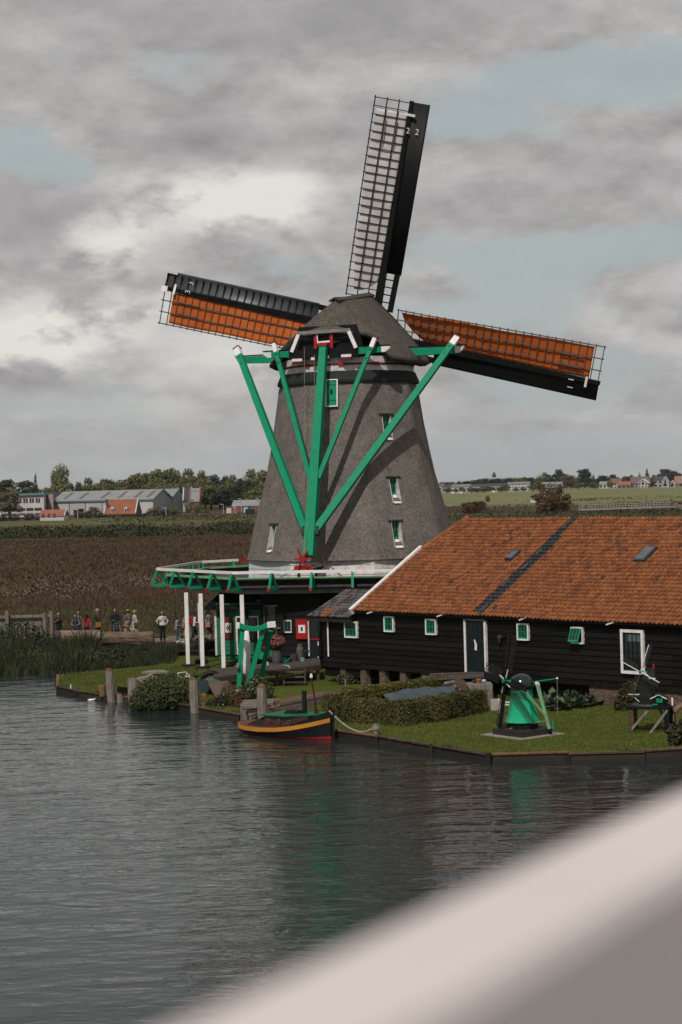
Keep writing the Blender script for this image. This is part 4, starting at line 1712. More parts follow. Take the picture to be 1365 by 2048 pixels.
q.prism([wp(uw - .07, 0.15, zw + .24), wp(uw - .01, 0.15, zw + .20), wp(uw + .09, 0.15, zw + 0.0), wp(uw + .07, 0.15, zw - .20), wp(uw - .05, .15, zw - .17), wp(uw - .03, .15, zw + .02)], WB * -0.03)
q.build('door_plaque', WHITE, dr)
q = MB()
q.box(wp(uw + 0.13, 0.14, zw - 0.03), (0.05, 0.06, 0.18), (WD, WB, ZUP))
q.build('handle', IRON, dr)
# lantern
ul, zl = on_wall(1001, 1278, 0.1)
q = MB()
q.lathe(wp(ul, 0.06, zl), [(0.05, -0.15), (0.10, 0.05), (0.12, 0.06), (0.02, 0.18)], 6)
lan = q.build('lantern', mat('smoked_glass', (0.035, 0.035, 0.035), (0.03, 0.03, 0.03), 2, 0.2), shed)
q = MB()
q.bar(wp(ul, 0.06, zl + 0.16), wp(ul + 0.12, 0.24, zl + 0.10), 0.03, 0.03)
q.build('bracket', IRON, lan)
# brick piers and brick plinth


def bricks(par, pts_u, zlo, zhi, v0, v1, nm):
    rr = random.Random(int(zlo * 100 + pts_u[0] * 10))
    z = zlo
    row = 0
    while z < zhi - 0.02:
        u_ = pts_u[0] - (0.11 if row % 2 else 0)
        while u_ < pts_u[1] - 0.03:
            a_, b_ = max(u_, pts_u[0]), min(u_ + 0.21, pts_u[1])
            if b_ - a_ > 0.04:
                q = MB()
                q.box(wp((a_ + b_) / 2, (v0 + v1) / 2 - rr.uniform(0, 0.008), z + 0.028), (b_ - a_ - 0.012, v1 - v0, 0.052), (WD, WB, ZUP))
                q.build(nm, BRICK, par)
            u_ += 0.22
        z += 0.065
        row += 1


for px, w_ in ((686, .34), (726, .34), (764, .34), (805, .34), (848, .34)):
    ux, _ = on_wall(px, 1352, 0.3)
    q = MB()
    q.box(wp(ux, 0.48, 0.64), (w_ - 0.02, 0.30, 0.76), (WD, WB, ZUP))
    pier = q.build('brick_pier', MORTAR, shed)
    bricks(pier, (ux - w_ / 2, ux + w_ / 2), 0.28, 1.0, 0.32, 0.44, 'brick')
u0, _ = on_wall(1178, 1390, 0.3)
u1, _ = on_wall(1258, 1400, 0.3)
q = MB()
q.box(wp((u0 + WL) / 2, 0.50, 0.66), (WL - u0, 0.28, 0.72), (WD, WB, ZUP))
pl = q.build('brick_plinth', MORTAR, shed)
bricks(pl, (u0, u0 + 3.1), 0.30, 0.98, 0.34, 0.46, 'brick')
u2, _ = on_wall(1330, 1400, 0.3)
bricks(pl, (u2, u2 + 1.3), 0.30, 0.98, 0.34, 0.46, 'brick')
q = MB()
q.box(wp((u0) / 2 + 4, 0.7, 0.62), (u0 - 8.1, 0.10, 0.74), (WD, WB, ZUP))
q.build('plinth_boards', TAR, shed)

# ------------------------------------------------------------------ annex with the grey lean-to roof
anx = thing('annex', tuple(wp(-2.3, 0.3, 0)), 'small black lean-to with grey pantiles left of the orange roof', 'annex')
AZ = 3.12
for i in range(9):
    q = MB()
    za, zb = 0.98 + i * 0.235, 0.98 + (i + 1) * 0.235 + 0.03
    q.hexa([wp(-2.32, 0.235, za), wp(0.045, 0.235, za), wp(0.045, 0.30, za), wp(-2.32, 0.30, za)], [wp(-2.32, 0.285, zb), wp(0.045, 0.285, zb), wp(0.045, 0.33, zb), wp(-2.32, 0.33, zb)])
    q.build('wall_board', TAR, anx)
q = MB()
q.prism([wp(-2.30, 0.34, 0.6), wp(-2.30, 5.5, 0.6), wp(-2.30, 5.5, 3.9), wp(-2.30, 0.34, AZ)], WD * 2.36)
q.build('inner_wall', TAR, anx)
wall_window(anx, 691, 1242, 717, 1276, cols=3)
q = MB()
ux, zx = on_wall(657, 1300, 0.2)
q.bar(wp(ux, 0.2, 1.45), wp(ux, 0.2, AZ - 0.05), 0.06, 0.06)
q.build('drain_pipe', WHITE, anx)
arf = MB()
SL2 = 0.42
AV = 2.6
arf.hexa([wp(-2.9, -0.05, AZ), wp(-0.12, -0.05, AZ), wp(-0.12, AV, AZ + SL2 * (AV + .05)), wp(-2.9, AV, AZ + SL2 * (AV + .05))],
         [wp(-2.9, -0.05, AZ + .05), wp(-0.12, -0.05, AZ + .05), wp(-0.12, AV, AZ + SL2 * (AV + .05) + .05), wp(-2.9, AV, AZ + SL2 * (AV + .05) + .05)])
ar = arf.build('roof', BLACK, anx)
gt = bpy.data.meshes.new('tile')
s2 = (WB + ZUP * SL2).normalized()
n2 = s2.cross(WD)
if n2.z < 0:
    n2 = -n2
tv = []
for v in tile_mb.v:
    x, y, z = v.dot(WD), v.dot(SD), v.dot(SNN)
    tv.append(tuple(WD * x + s2 * y + n2 * z))
gt.from_pydata(tv, [], tile_mb.f)
gt.materials.append(GREYTILE)
gt.polygons.foreach_set('use_smooth', [i % 2 == 0 for i in range(14)])
gto = gt.copy()
gto.materials.clear()
gto.materials.append(TILE)
oa = origin_of(anx)
for r_ in range(10):
    for c_ in range(13):
        o = bpy.data.objects.new('tile', gto if (r_ < 4 and 2 < c_ < 6 and rj.random() < 0.6) else gt)
        COL.objects.link(o)
        o.parent = ar
        o.location = wp(-2.88 + c_ * TW, -0.09, AZ + 0.03) + s2 * (r_ * TL) - oa
q = MB()
q.bar(wp(-2.95, -0.03, AZ - 0.06), wp(-0.15, -0.03, AZ - 0.06), 0.05, 0.14)
q.build('eave_board', mat('tarred_eave', (0.02, 0.018, 0.017)), anx)

# ------------------------------------------------------------------ buildings under the stage
# green boarded shed
g0 = at(434, 1312, 90.8)
GX0, GY0, GZ0 = g0.x, g0.y, 0.95
ga = Vector((0.985, -0.17, 0)).normalized()      # along its front, to the right
gb = Vector((0.17, 0.985, 0)).normalized()


def gp(u, v, z):
    return Vector((GX0, GY0, 0)) + ga * u + gb * v + Vector((0, 0, z))


gs = thing('green_shed', (GX0, GY0, 0), 'green boarded shed under the mill stage with dark red shutter', 'shed')
for i in range(12):
    za = GZ0 + i * 0.20
    for s0, s1 in ((0.0, 1.15), (1.15, 3.3)):
        q = MB()
        q.hexa([gp(s0 + .003, 0, za), gp(s1 - .003, 0, za), gp(s1 - .003, 0.05, za), gp(s0 + .003, 0.05, za)],
               [gp(s0 + .003, 0.03, za + .215), gp(s1 - .003, 0.03, za + .215), gp(s1 - .003, 0.07, za + .215), gp(s0 + .003, 0.07, za + .215)])
        q.build('wall_board', MIDGREEN, gs)
q = MB()
q.hexa([gp(0.01, 0.08, 0.75), gp(3.3, 0.08, 0.75), gp(3.3, 5, 0.75), gp(0.01, 5, 0.75)], [gp(0.01, 0.08, 3.4), gp(3.3, 0.08, 3.4), gp(3.3, 5, 3.4), gp(0.01, 5, 3.4)])
q.build('inner_wall', MIDGREEN, gs)
q = MB()
q.bar(gp(-0.01, 0.0, GZ0 - .02), gp(-0.01, 0.0, 3.2), 0.10, 0.10)
q.build('corner_board', OLDWHITE, gs)
q = MB()
q.hexa([gp(-0.45, -0.35, 3.12), gp(3.6, -0.35, 3.12), gp(3.6, 5, 3.9), gp(-0.45, 5, 3.9)], [gp(-0.45, -0.35, 3.28), gp(3.6, -0.35, 3.28), gp(3.6, 5, 4.05), gp(-0.45, 5, 4.05)])
gr = q.build('roof', BLACK, gs)
for u_ in (0.2, 1.5, 2.6):
    q = MB()
    q.prism([gp(u_, 0, 3.05), gp(u_, -0.45, 3.05), gp(u_, 0, 2.62)], ga * 0.12)
    q.build('eave_bracket', BLACK, gs)
q = MB()
q.box(gp(0.62, -0.03, 2.22), (0.42, 0.05, 1.05), (ga, gb, ZUP))
sh = q.build('shutter', DULLRED, gs)
q = MB()
q.box(gp(0.62, -0.065, 2.24), (0.30, 0.02, 0.46), (ga, gb, ZUP))
bd = q.build('shutter_panel', OLDWHITE, sh)
q = MB()
c_ = gp(0.62, -0.083, 2.24)
for j in range(5):
    a_ = j * 2 * math.pi / 5 + 0.6
    q.prism([c_, c_ + ga * (0.10 * math.cos(a_ - .35)) + ZUP * (0.13 * math.sin(a_ - .35)), c_ + ga * (0.12 * math.cos(a_)) + ZUP * (0.16 * math.sin(a_)), c_ + ga * (0.10 * math.cos(a_ + .35)) + ZUP * (0.13 * math.sin(a_ + .35))], gb * -0.012)
q.build('clover_emblem', DKGREEN, bd)
q = MB()
q.box(gp(1.55, -0.02, 2.15), (1.05, 0.04, 1.15), (ga, gb, ZUP))
gw = q.build('window', GLASS, gs)
q = MB()
for u_ in (1.02, 2.08):
    q.box(gp(u_, -0.05, 2.15), (0.06, 0.08, 1.25), (ga, gb, ZUP))
q.box(gp(1.55, -0.051, 2.75), (1.0, 0.078, 0.06), (ga, gb, ZUP))
q.build('frame', OLDWHITE, gw)
q = MB()
q.box(gp(1.55, -0.05, 2.15), (0.05, 0.05, 1.1), (ga, gb, ZUP))
q.box(gp(1.55, -0.049, 2.15), (1.0, 0.048, 0.04), (ga, gb, ZUP))
q.build('sash', MIDGREEN, gw)
q = MB()
q.box(gp(1.05, -0.06, 1.62), (0.07, 0.08, 1.35), (ga, gb, ZUP))
q.build('door_post', OLDWHITE, gs)

# dark mill house with red shutter, on the deck
hp0 = at(570, 1340, 89.5)
dk = thing('mill_house', (hp0.x, hp0.y, 0), 'black boarded mill house under the stage with bright red shutter', 'house')
ha = Vector((0.93, -0.36, 0)).normalized()
hb = Vector((0.36, 0.93, 0)).normalized()


def hp(u, v, z):
    return Vector((hp0.x - 0.9, hp0.y + 0.4, 0)) + ha * u + hb * v + Vector((0, 0, z))


def on_h(px, py, v=0.0):
    d = ray(px, py)
    o = Vector((0, 0, CAM_Z))
    t = (hp(0, v, 0) - o).dot(hb) / d.dot(hb)
    p = o + d * t
    return (p - hp(0, 0, 0)).dot(ha), p.z


hu1 = on_h(642, 1300)[0]
for i in range(12):
    za = 0.9 + i * 0.27
    q = MB()
    q.hexa([hp(-0.2, 0, za), hp(hu1, 0, za), hp(hu1, 0.06, za), hp(-0.2, 0.06, za)], [hp(-0.2, 0.03, za + .29), hp(hu1, 0.03, za + .29), hp(hu1, 0.08, za + .29), hp(-0.2, 0.08, za + .29)])
    q.build('wall_board', TAR, dk)
q = MB()
q.hexa([hp(-0.2, 0.09, 0.4), hp(hu1, 0.09, 0.4), hp(hu1, 4, 0.4), hp(-0.2, 4, 0.4)], [hp(-0.2, 0.09, 4.1), hp(hu1, 0.09, 4.1), hp(hu1, 4, 4.1), hp(-0.2, 4, 4.1)])
q.build('inner_wall', TAR, dk)


def h_box(px0, py0, px1, py1, name, m_, v, th, par=dk):
    u0, zt = on_h(px0, py0, v)
    u1, zb = on_h(px1, py1, v)
    q = MB()
    q.box(hp((u0 + u1) / 2, v, (zt + zb) / 2), (abs(u1 - u0), th, abs(zt - zb)), (ha, hb, ZUP))
    return q.build(name, m_, par)


w1 = h_box(569, 1241, 583, 1264, 'window', GLASS, -0.02, 0.05)
for a_ in ((568, 1240, 570, 1265), (582, 1240, 584, 1265), (570, 1240, 582, 1242.5), (570, 1263, 584.5, 1265.5), (575.5, 1243, 577, 1263)):
    h_box(*a_, 'frame', OLDWHITE if a_[0] != 575.5 else MIDGREEN, -0.05, 0.06, w1)
rs_ = h_box(592, 1238, 616, 1278, 'shutter', RED, -0.10, 0.05)
pn = h_box(597, 1250, 611, 1266, 'shutter_panel', WHITE, -0.135, 0.02, rs_)
h_box(602, 1254, 606, 1262, 'shutter_emblem', mat('blue_emblem', (0.03, 0.03, 0.09), None, 3, 0.6), -0.15, 0.012, pn)
w2 = h_box(622, 1238, 638, 1278, 'window', GLASS, -0.02, 0.05)
for a_ in ((616, 1237, 620.5, 1312), (620.5, 1236, 640, 1238)):
    h_box(*a_, 'frame', OLDWHITE, -0.06, 0.08, w2)
h_box(621, 1277, 639, 1280, 'sill', RED, -0.06, 0.10, w2)
for x_ in (625, 629, 633, 637):
    h_box(x_, 1240, x_ + 1.2, 1277, 'sash', MIDGREEN, -0.05, 0.04, w2)
d2 = h_box(621, 1281, 640, 1322, 'door', mat('blackish_green_door', (0.01, 0.03, 0.03)), -0.04, 0.06)
h_box(636, 1283, 638, 1291, 'hinge', WHITE, -0.09, 0.03, d2)
h_box(636, 1313, 638, 1321, 'hinge', WHITE, -0.09, 0.03, d2)
h_box(529, 1212, 552, 1256, 'dark_window', GLASS, -0.02, 0.04)
for a_ in ((528, 1211, 530, 1257), (530, 1210.5, 556, 1212.5), (548, 1255, 562, 1257)):
    h_box(*a_, 'frame', GREY, -0.05, 0.05)
# awning-like boards leaning from the stage
q = MB()
a_ = at(517, 1202, 90.5)
b_ = at(585, 1178, 91.5)
q.bar(a_, b_, 0.5, 0.05)
q.build('rain_board', GREY, dk)

# ------------------------------------------------------------------ timber deck with steps and the boardwalk
DZ = 1.0
d0, d1, d2_, d3 = atz(427, 1354, DZ), atz(642, 1329, DZ), atz(640, 1315, DZ), atz(430, 1338, DZ)
dkt = thing('timber_deck', (d0.x, d0.y, 0), 'weathered plank deck before the black mill house', 'deck')
NPL = 20
for i in range(NPL):
    for j in range(2):
        fa, fb = j / 2, (j + 1) / 2
        ga_, gb_ = i / NPL, (i + 0.93) / NPL
        def dq(x, y):
            return d0.lerp(d1, x).lerp(d3.lerp(d2_, x), y)
        q = MB()
        c4 = [dq(fa + .002, ga_), dq(fb - .002, ga_), dq(fb - .002, gb_), dq(fa + .002, gb_)]
        q.hexa([c - ZUP * (0.05) for c in c4], [c + ZUP * rs.uniform(-.004, .006) for c in c4])
        q.build('plank', DECKWOOD, dkt)
q = MB()
q.bar(d0 - ZUP * 0.15, d1 - ZUP * 0.15, 0.06, 0.2)
q.build('edge_beam', BROWNWOOD, dkt)
for f_ in (0.03, 0.3, 0.58, 0.97):
    q = MB()
    a_ = d0.lerp(d1, f_)
    q.bar((a_.x, a_.y + 0.12, GZ - 0.1), (a_.x, a_.y + 0.12, DZ - 0.06), 0.14, 0.14)
    q.build('leg', BROWNWOOD, dkt)
st = atz(572, 1337, DZ)
for i in range(3):
    q = MB()
    c_ = st.lerp(atz(607, 1334, DZ), 0.5) + Vector((0.02, -0.22 - i * 0.24, -0.16 - i * 0.20))
    q.box(c_, (0.85, 0.26, 0.05))
    q.build('step', DECKWOOD, dkt)
for s in (-1, 1):
    q = MB()
    c_ = st.lerp(atz(607, 1334, DZ), 0.5) + Vector((s * 0.46, 0, 0))
    q.bar(c_ + Vector((0, 0, -0.12)), c_ + Vector((0, -0.85, -0.70)), 0.05, 0.22)
    q.build('stringer', BROWNWOOD, dkt)
# boardwalk from the landing stage to the warehouse door
BW = [atz(*p, 0.52) for p in ((500, 1432), (560, 1412), (660, 1392), (760, 1378), (860, 1360))]
BW2 = [atz(*p, 0.52) for p in ((480, 1408), (560, 1396), (650, 1382), (745, 1370), (845, 1354))]
bwk = thing('boardwalk', tuple(BW[1]), 'low brown boardwalk running from the landing to the warehouse', 'boardwalk')
for i in range(len(BW) - 1):
    for j in range(4):
        q = MB()
        y0_, y1_ = j / 4 + 0.01, (j + 1) / 4 - 0.01
        c4 = [BW[i].lerp(BW2[i], y0_), BW[i + 1].lerp(BW2[i + 1], y0_), BW[i + 1].lerp(BW2[i + 1], y1_), BW[i].lerp(BW2[i], y1_)]
        q.hexa([c - ZUP * 0.06 for c in c4], [c + ZUP * rs.uniform(-.004, .006) for c in c4])
        q.build('plank', BROWNWOOD if (i + j) % 3 else RUSTWOOD, bwk)
    q = MB()
    q.bar(BW[i] - ZUP * 0.14, BW[i + 1] - ZUP * 0.14, 0.08, 0.16)
    q.build('edge_beam', OLDWOOD, bwk)

# ------------------------------------------------------------------ tug boat at the landing
bow = atz(662, 1484, 0.0)
stern = atz(487, 1467, 0.0)
bd_ = (bow - stern)
BL = bd_.length - 0.12
bx = bd_.normalized()
by = Vector((bx.y, -bx.x, 0))
if by.y > 0:
    by = -by                                     # towards the camera
bo_c = stern + bx * 0.12
boat = thing('tug_boat', tuple(bo_c), 'small black wooden tug with yellow band and green cabin roof', 'boat')


def bt(x, y, z):
    return bo_c + by * 0.0 + bx * (x * BL) + by * (y - 0.05) + Vector((0, 0, z + 0.07))


# hull: stations along the length
ST_ = [(-0.02, 0.32, 0.40, 0.10), (0.06, 0.62, 0.37, 0.02), (0.18, 0.80, 0.35, -0.08), (0.35, 0.87, 0.35, -0.2), (0.55, 0.87, 0.40, -0.25), (0.72, 0.78, 0.49, -0.25),
       (0.86, 0.55, 0.61, -0.25), (0.95, 0.28, 0.71, -0.22), (1.0, 0.05, 0.77, -0.2)]


def hull_sec(hw, sheer, keel):
    bw = max(0.0, (sheer - 0.46) / 0.31)
    zs = [keel, keel + 0.1, 0.03, 0.03 + 0.13 * min(1, sheer), 0.08 + sheer * 0.4, sheer - 0.02, sheer + 0.02 + 0.22 * min(1, bw) ** 0.8]
    ws = [0.0, 0.55, 0.82, 0.90, 0.97, 1.0, 1.0]
    return [(hw * w_, max(z_, keel)) for w_, z_ in zip(ws, zs)]


def strip(i0, i1, name, m_, out=0.0):
    q = MB()
    for sgn in (1, -1):
        base_i = len(q.v)
        for x_, hw, sh_, kl in ST_:
            sec = hull_sec(hw, sh_, kl)
            for i in range(i0, i1 + 1):
                y_, z_ = sec[i]
                q.v.append(bt(x_, sgn * (y_ + out), z_))
        m2 = i1 - i0 + 1
        for s_ in range(len(ST_) - 1):
            for i in range(m2 - 1):
                a_ = base_i + s_ * m2 + i
                q.f.append((a_, a_ + 1, a_ + m2 + 1, a_ + m2) if sgn > 0 else (a_, a_ + m2, a_ + m2 + 1, a_ + 1))
    if i0 < 6 and out == 0:
        # close bow and stern
        for k_ in (0, len(ST_) - 1):
            x_, hw, sh_, kl = ST_[k_]
            sec = hull_sec(hw, sh_, kl)
            pts = [bt(x_, y_, z_) for y_, z_ in sec[i0:i1 + 1]] + [bt(x_, -y_, z_) for y_, z_ in sec[i0:i1 + 1][::-1]]
            if len(pts) > 2:
                q.poly(*pts)
    return q.build(name, m_, boat, smooth=True)


BOATBLACK = mat('boat_black', (0.010, 0.011, 0.012), (0.006, 0.007, 0.008), 3, 0.35, spec=0.3)
strip(0, 2, 'bottom', BOATBLACK)
strip(2, 3, 'red_boot_top', mat('boat_red', (0.30, 0.018, 0.02), (0.22, 0.012, 0.014), 3, 0.5))
strip(3, 5, 'hull', BOATBLACK)
strip(5, 6, 'upper_strake', BOATBLACK)
# yellow band, proud of the hull, lower at the bow than the bulwark
q = MB()
for sgn in (1, -1):
    b0 = len(q.v)
    for x_, hw, sh_, kl in ST_:
        for z_, o_ in ((sh_ - 0.15, .0), (sh_ - 0.15, .02), (sh_, .02), (sh_, .0)):
            q.v.append(bt(x_ + (0.004 if x_ > 0.9 else 0), sgn * (hw + o_ + 0.004), z_))
    for s_ in range(len(ST_) - 1):
        for i in range(3):
            a_ = b0 + s_ * 4 + i
            q.f.append((a_, a_ + 1, a_ + 5, a_ + 4))
q.build('yellow_band', mat('boat_yellow', (0.48, 0.205, 0.03), (0.40, 0.16, 0.02), 3, 0.5), boat)
q = MB()
pts = [bt(x_, hw * 0.98, sh_ + 0.012) for x_, hw, sh_, kl in ST_] + [bt(x_, -hw * 0.98, sh_ + 0.012) for x_, hw, sh_, kl in ST_[::-1]]
for i in range(len(ST_) - 1):
    q.poly(pts[i], pts[i + 1], pts[-2 - i], pts[-1 - i])
q.build('foredeck', mat('boat_deck_red', (0.14, 0.035, 0.03), (0.09, 0.025, 0.022), 3, 0.6), boat)
CAB = mat('cabin_varnish', (0.062, 0.020, 0.013), (0.035, 0.013, 0.010), 2, 0.35, stretch=(1, 1, 6))
q = MB()
cab = [(0.36, 0.60), (0.78, 0.50)]
lo = [bt(0.36, 0.66, 0.33), bt(0.84, 0.52, 0.50), bt(0.84, -0.52, 0.50), bt(0.36, -0.66, 0.33)]
hi = [bt(0.36, 0.60, 0.74), bt(0.84, 0.46, 0.82), bt(0.84, -0.46, 0.82), bt(0.36, -0.60, 0.74)]
q.hexa(lo, hi)
cabin = q.build('cabin', CAB, boat)
q = MB()
rl = [bt(0.33, 0.70, 0.745), bt(0.62, 0.68, 0.77), bt(0.94, 0.30, 0.86), bt(0.94, -0.30, 0.86), bt(0.62, -0.68, 0.77), bt(0.33, -0.70, 0.745)]
q.prism(rl, (0, 0, 0.05))
q.build('cabin_roof', mat('boat_green', (0.005, 0.125, 0.055), (0.004, 0.095, 0.045), 3, 0.45), boat)
for x_ in (0.42, 0.535, 0.65):
    q = MB()
    c_ = bt(x_, 0.645 - (x_ - .36) * .24, 0.58)
    nrm2 = by
    for j in range(14):
        pass
    q.tube([c_ - by * 0.01, c_ + by * 0.03], 0.088, 14)
    pt = q.build('porthole', mat('brass', (0.25, 0.20, 0.14), (0.18, 0.14, 0.1), 5, 0.4, metal=0.6), cabin)
    q = MB()
    q.tube([c_ + by * 0.02, c_ + by * 0.036], 0.062, 14)
    q.build('pane', GLASS, pt)
# canvas cover over the stern well
q = MB()
q.hexa([bt(0.13, 0.58, 0.35), bt(0.36, 0.62, 0.34), bt(0.36, -0.62, 0.34), bt(0.13, -0.58, 0.35)], [bt(0.18, 0.38, 0.46), bt(0.36, 0.52, 0.73), bt(0.36, -0.52, 0.73), bt(0.18, -0.38, 0.46)])
q.build('canvas_cover', mat('black_canvas', (0.016, 0.014, 0.013), (0.01, 0.009, 0.009), 4, 0.8), boat)
q = MB()
q.hexa([bt(0.50, 0.26, 0.79), bt(0.68, 0.24, 0.81), bt(0.68, -0.26, 0.81), bt(0.50, -0.26, 0.79)], [bt(0.53, 0.16, 0.94), bt(0.66, 0.16, 0.94), bt(0.66, -0.16, 0.94), bt(0.53, -0.16, 0.94)])
q.build('skylight_hatch', BLACK, boat)
q = MB()
q.tube([bt(0.70, 0, 0.78), bt(0.70, 0, 1.60)], 0.085, 12)
q.tube([bt(0.70, 0, 1.60), bt(0.70, 0, 1.64)], 0.10, 12)
q.build('funnel', BOATBLACK, boat)
q = MB()
q.tube([bt(0.86, 0.1, 0.65), bt(0.845, 0.1, 1.35), bt(0.81, 0.1, 2.12)], [0.05, 0.035, 0.028], 8)
mast = q.build('mast', CAB, boat)
q = MB()
q.lathe(bt(0.81, 0.1, 2.12), [(0.03, 0), (0.055, 0.03), (0.05, 0.10), (0.02, 0.16)], 8)
q.build('mast_cap', WHITE, mast)
q = MB()
q.box(bt(0.855, 0.1, 0.86), (0.14, 0.12, 0.42))
q.build('tabernacle', CAB, boat)
q = MB()
q.bar(bt(0.985, 0, 0.6), bt(0.985, 0, 1.13), 0.10, 0.10)
q.build('stem_post', BLACK, boat)
q = MB()
q.bar(bt(1.02, 0, -0.15), bt(1.03, 0, 1.05), 0.07, 0.12)
q.build('stem', BOATBLACK, boat)
# mooring line to the short bollard
bp_ = atz(753, 1470, GZ)
mo = thing('bollard', tuple(bp_), 'short wooden bollard on the lawn with a rope round it', 'bollard')
q = MB()
q.tube([bp_ - ZUP * 0.2, bp_ + ZUP * 0.38], [0.09, 0.10], 10)
q.build('post', OLDWOOD, mo)
for i in range(3):
    q = MB()
    q.tube([bp_ + Vector((0.11 * math.cos(a_), 0.11 * math.sin(a_), 0.20 + i * 0.05)) for a_ in np.linspace(0, 2 * math.pi, 13)], 0.025, 5, caps=False)
    q.build('rope_turn', ROPE, mo)
A = bt(0.99, 0.05, 1.02)
B = bp_ + ZUP * 0.24 + Vector((-.1, 0, 0))
q = MB()
q.tube([A.lerp(B, t_) - ZUP * (0.42 * 4 * t_ * (1 - t_) * (0.6 + 0.4 * t_)) for t_ in np.linspace(0, 1, 18)], 0.035, 6)
tag(q.build('mooring_rope', ROPE, None, smooth=True), 'thick pale rope from the tug bow to the bollard', 'rope')

# ------------------------------------------------------------------ big mooring posts
def mooring_post(px, pyb, pyt, Y, wpx, label, lean=0.0, capm=RUSTWOOD):
    a_ = at(px, pyb, Y)
    t_ = at(px, pyt, Y)
    wd = wpx / FPX * Y
    h_ = t_.z - a_.z
    o = thing('mooring_post', (a_.x, a_.y, 0), label, 'mooring post', 'mooring posts along the canal')
    q = MB()
    rr = random.Random(px)
    n_ = 10
    rings = []
    for zf in (0, 0.3, 0.6, 0.85, 0.97):
        for j in range(n_):
            an = 2 * math.pi * j / n_
            r_ = wd / 2 * (1 + rr.uniform(-.06, .06)) * (1.04 - 0.1 * zf)
            q.v.append(Vector((a_.x + lean * zf + r_ * math.cos(an), a_.y + r_ * math.sin(an), -0.6 + (h_ + a_.z + 0.6) * zf)))
    for k_ in range(4):
        for j in range(n_):
            i_, i2 = k_ * n_ + j, k_ * n_ + (j + 1) % n_
            q.f.append((i_, i2, i2 + n_, i_ + n_))
    q.f.append(tuple(40 + j for j in range(n_)))
    q.build('post', OLDWOOD, o)
    q = MB()
    q.ell((a_.x + lean, a_.y, t_.z - 0.05), (wd * 0.42, wd * 0.42, 0.12), 10, 6)
    q.build('mossy_top', capm, o)
    return o


mooring_post(226, 1408, 1339, 79.5, 17, 'leftmost grey mooring post with orange mossy top', -0.12)
mooring_post(392, 1430, 1357, 74.9, 19, 'tall grey mooring post with a black stone on top by the bush', -0.06)
mooring_post(527, 1440, 1371, 70.3, 20, 'thick split mooring post just behind the tug', -0.04)
q = MB()
c_ = at(391, 1352, 74.9)
q.ell(c_, (0.12, 0.1, 0.09), 8, 5)
q.ell(c_ + Vector((0.10, 0, 0.02)), (0.10, 0.05, 0.03), 6, 4)
tag(q.build('bird', mat('dark_feathers', (0.02, 0.018, 0.016)), None, smooth=True), 'small dark bird resting on the tall mooring post', 'bird')
# old landing frames of short piles
def pile_frame(pxs, pyb, pyt, Y, label, rail):
    o = thing('pile_jetty', tuple(at(pxs[0], pyb, Y)), label, 'jetty')
    for i, px in enumerate(pxs):
        a_, t_ = at(px, pyb, Y), at(px, pyt, Y)
        q = MB()
        q.tube([(a_.x, a_.y, -0.5), (t_.x, t_.y, t_.z)], [0.17, 0.15], 9)
        q.build('pile', BROWNWOOD if i % 2 else OLDWOOD, o)
    a_, b_ = at(pxs[0] - 6, pyt + 2, Y - 0.1), at(pxs[-1] + 8, pyt + 4, Y - 0.1)
    q = MB()
    q.bar(a_, b_, 0.24, 0.2)
    q.build('rail', rail, o)
    return o


pile_frame((241, 257), 1404, 1376, 79.3, 'low dark pile frame beside the leftmost mooring post', TAR)
q = MB()
q.tube([at(266, 1408, 78.6), at(265, 1356, 78.8)], [0.2, 0.2], 9)
tag(q.build('old_stump', OLDWOOD), 'rounded grey old pile behind the low pile frame', 'pile')
ld = thing('landing_stage', tuple(atz(500, 1450, 0)), 'grey timber landing stage behind the tug stern', 'landing')
p0 = atz(486, 1404, 0.75)
for i, (x0_, x1_, y_) in enumerate(((486, 548, 1404), (484, 546, 1409), (482, 540, 1414))):
    q = MB()
    q.bar(atz(x0_, y_, 0.75), atz(x1_, y_ - 3, 0.75), 0.34, 0.10)
    q.build('plank', OLDWOOD, ld)
for px, py in ((489, 1448), (513, 1445), (545, 1440)):
    a_ = atz(px, py, 0.0)
    q = MB()
    q.bar((a_.x, a_.y, -0.5), (a_.x, a_.y, 0.72), 0.26, 0.2)
    q.build('pile', OLDWOOD, ld)
# orange lichened blocks next to the second post
ob = thing('timber_blocks', tuple(at(408, 1420, 75.4)), 'two orange lichened timber blocks beside the tall mooring post', 'timber')
for y_ in (1394, 1410):
    q = MB()
    q.box(at(408, y_, 75.2), (0.20, 0.22, 0.27))
    q.build('block', RUSTWOOD, ob, bevel=0.02)
q = MB()
q.box(at(205, 1382, 80.5), (0.22, 0.2, 0.5))
tag(q.build('timber_stub', RUSTWOOD, bevel=0.03), 'orange timber stub behind the leftmost mooring post', 'timber')

# ------------------------------------------------------------------ green lifting frame
cr0 = atz(483, 1384, GZ)
CRY = cr0.y
crane = thing('lifting_frame', tuple(cr0), 'green timber lifting frame with white beam ends before the mill', 'lifting frame')


def cbm(p0_, p1_, w_, h_, name, m_, dy0=0.0, dy1=0.0, par=None, **k):
    a_, b_ = at(*p0_, CRY + dy0), at(*p1_, CRY + dy1)
    q = MB()
    q.bar(a_, b_, w_, h_, up=(0, 1, 0), **k)
    return q.build(name, m_, par or crane, bevel=0.01)


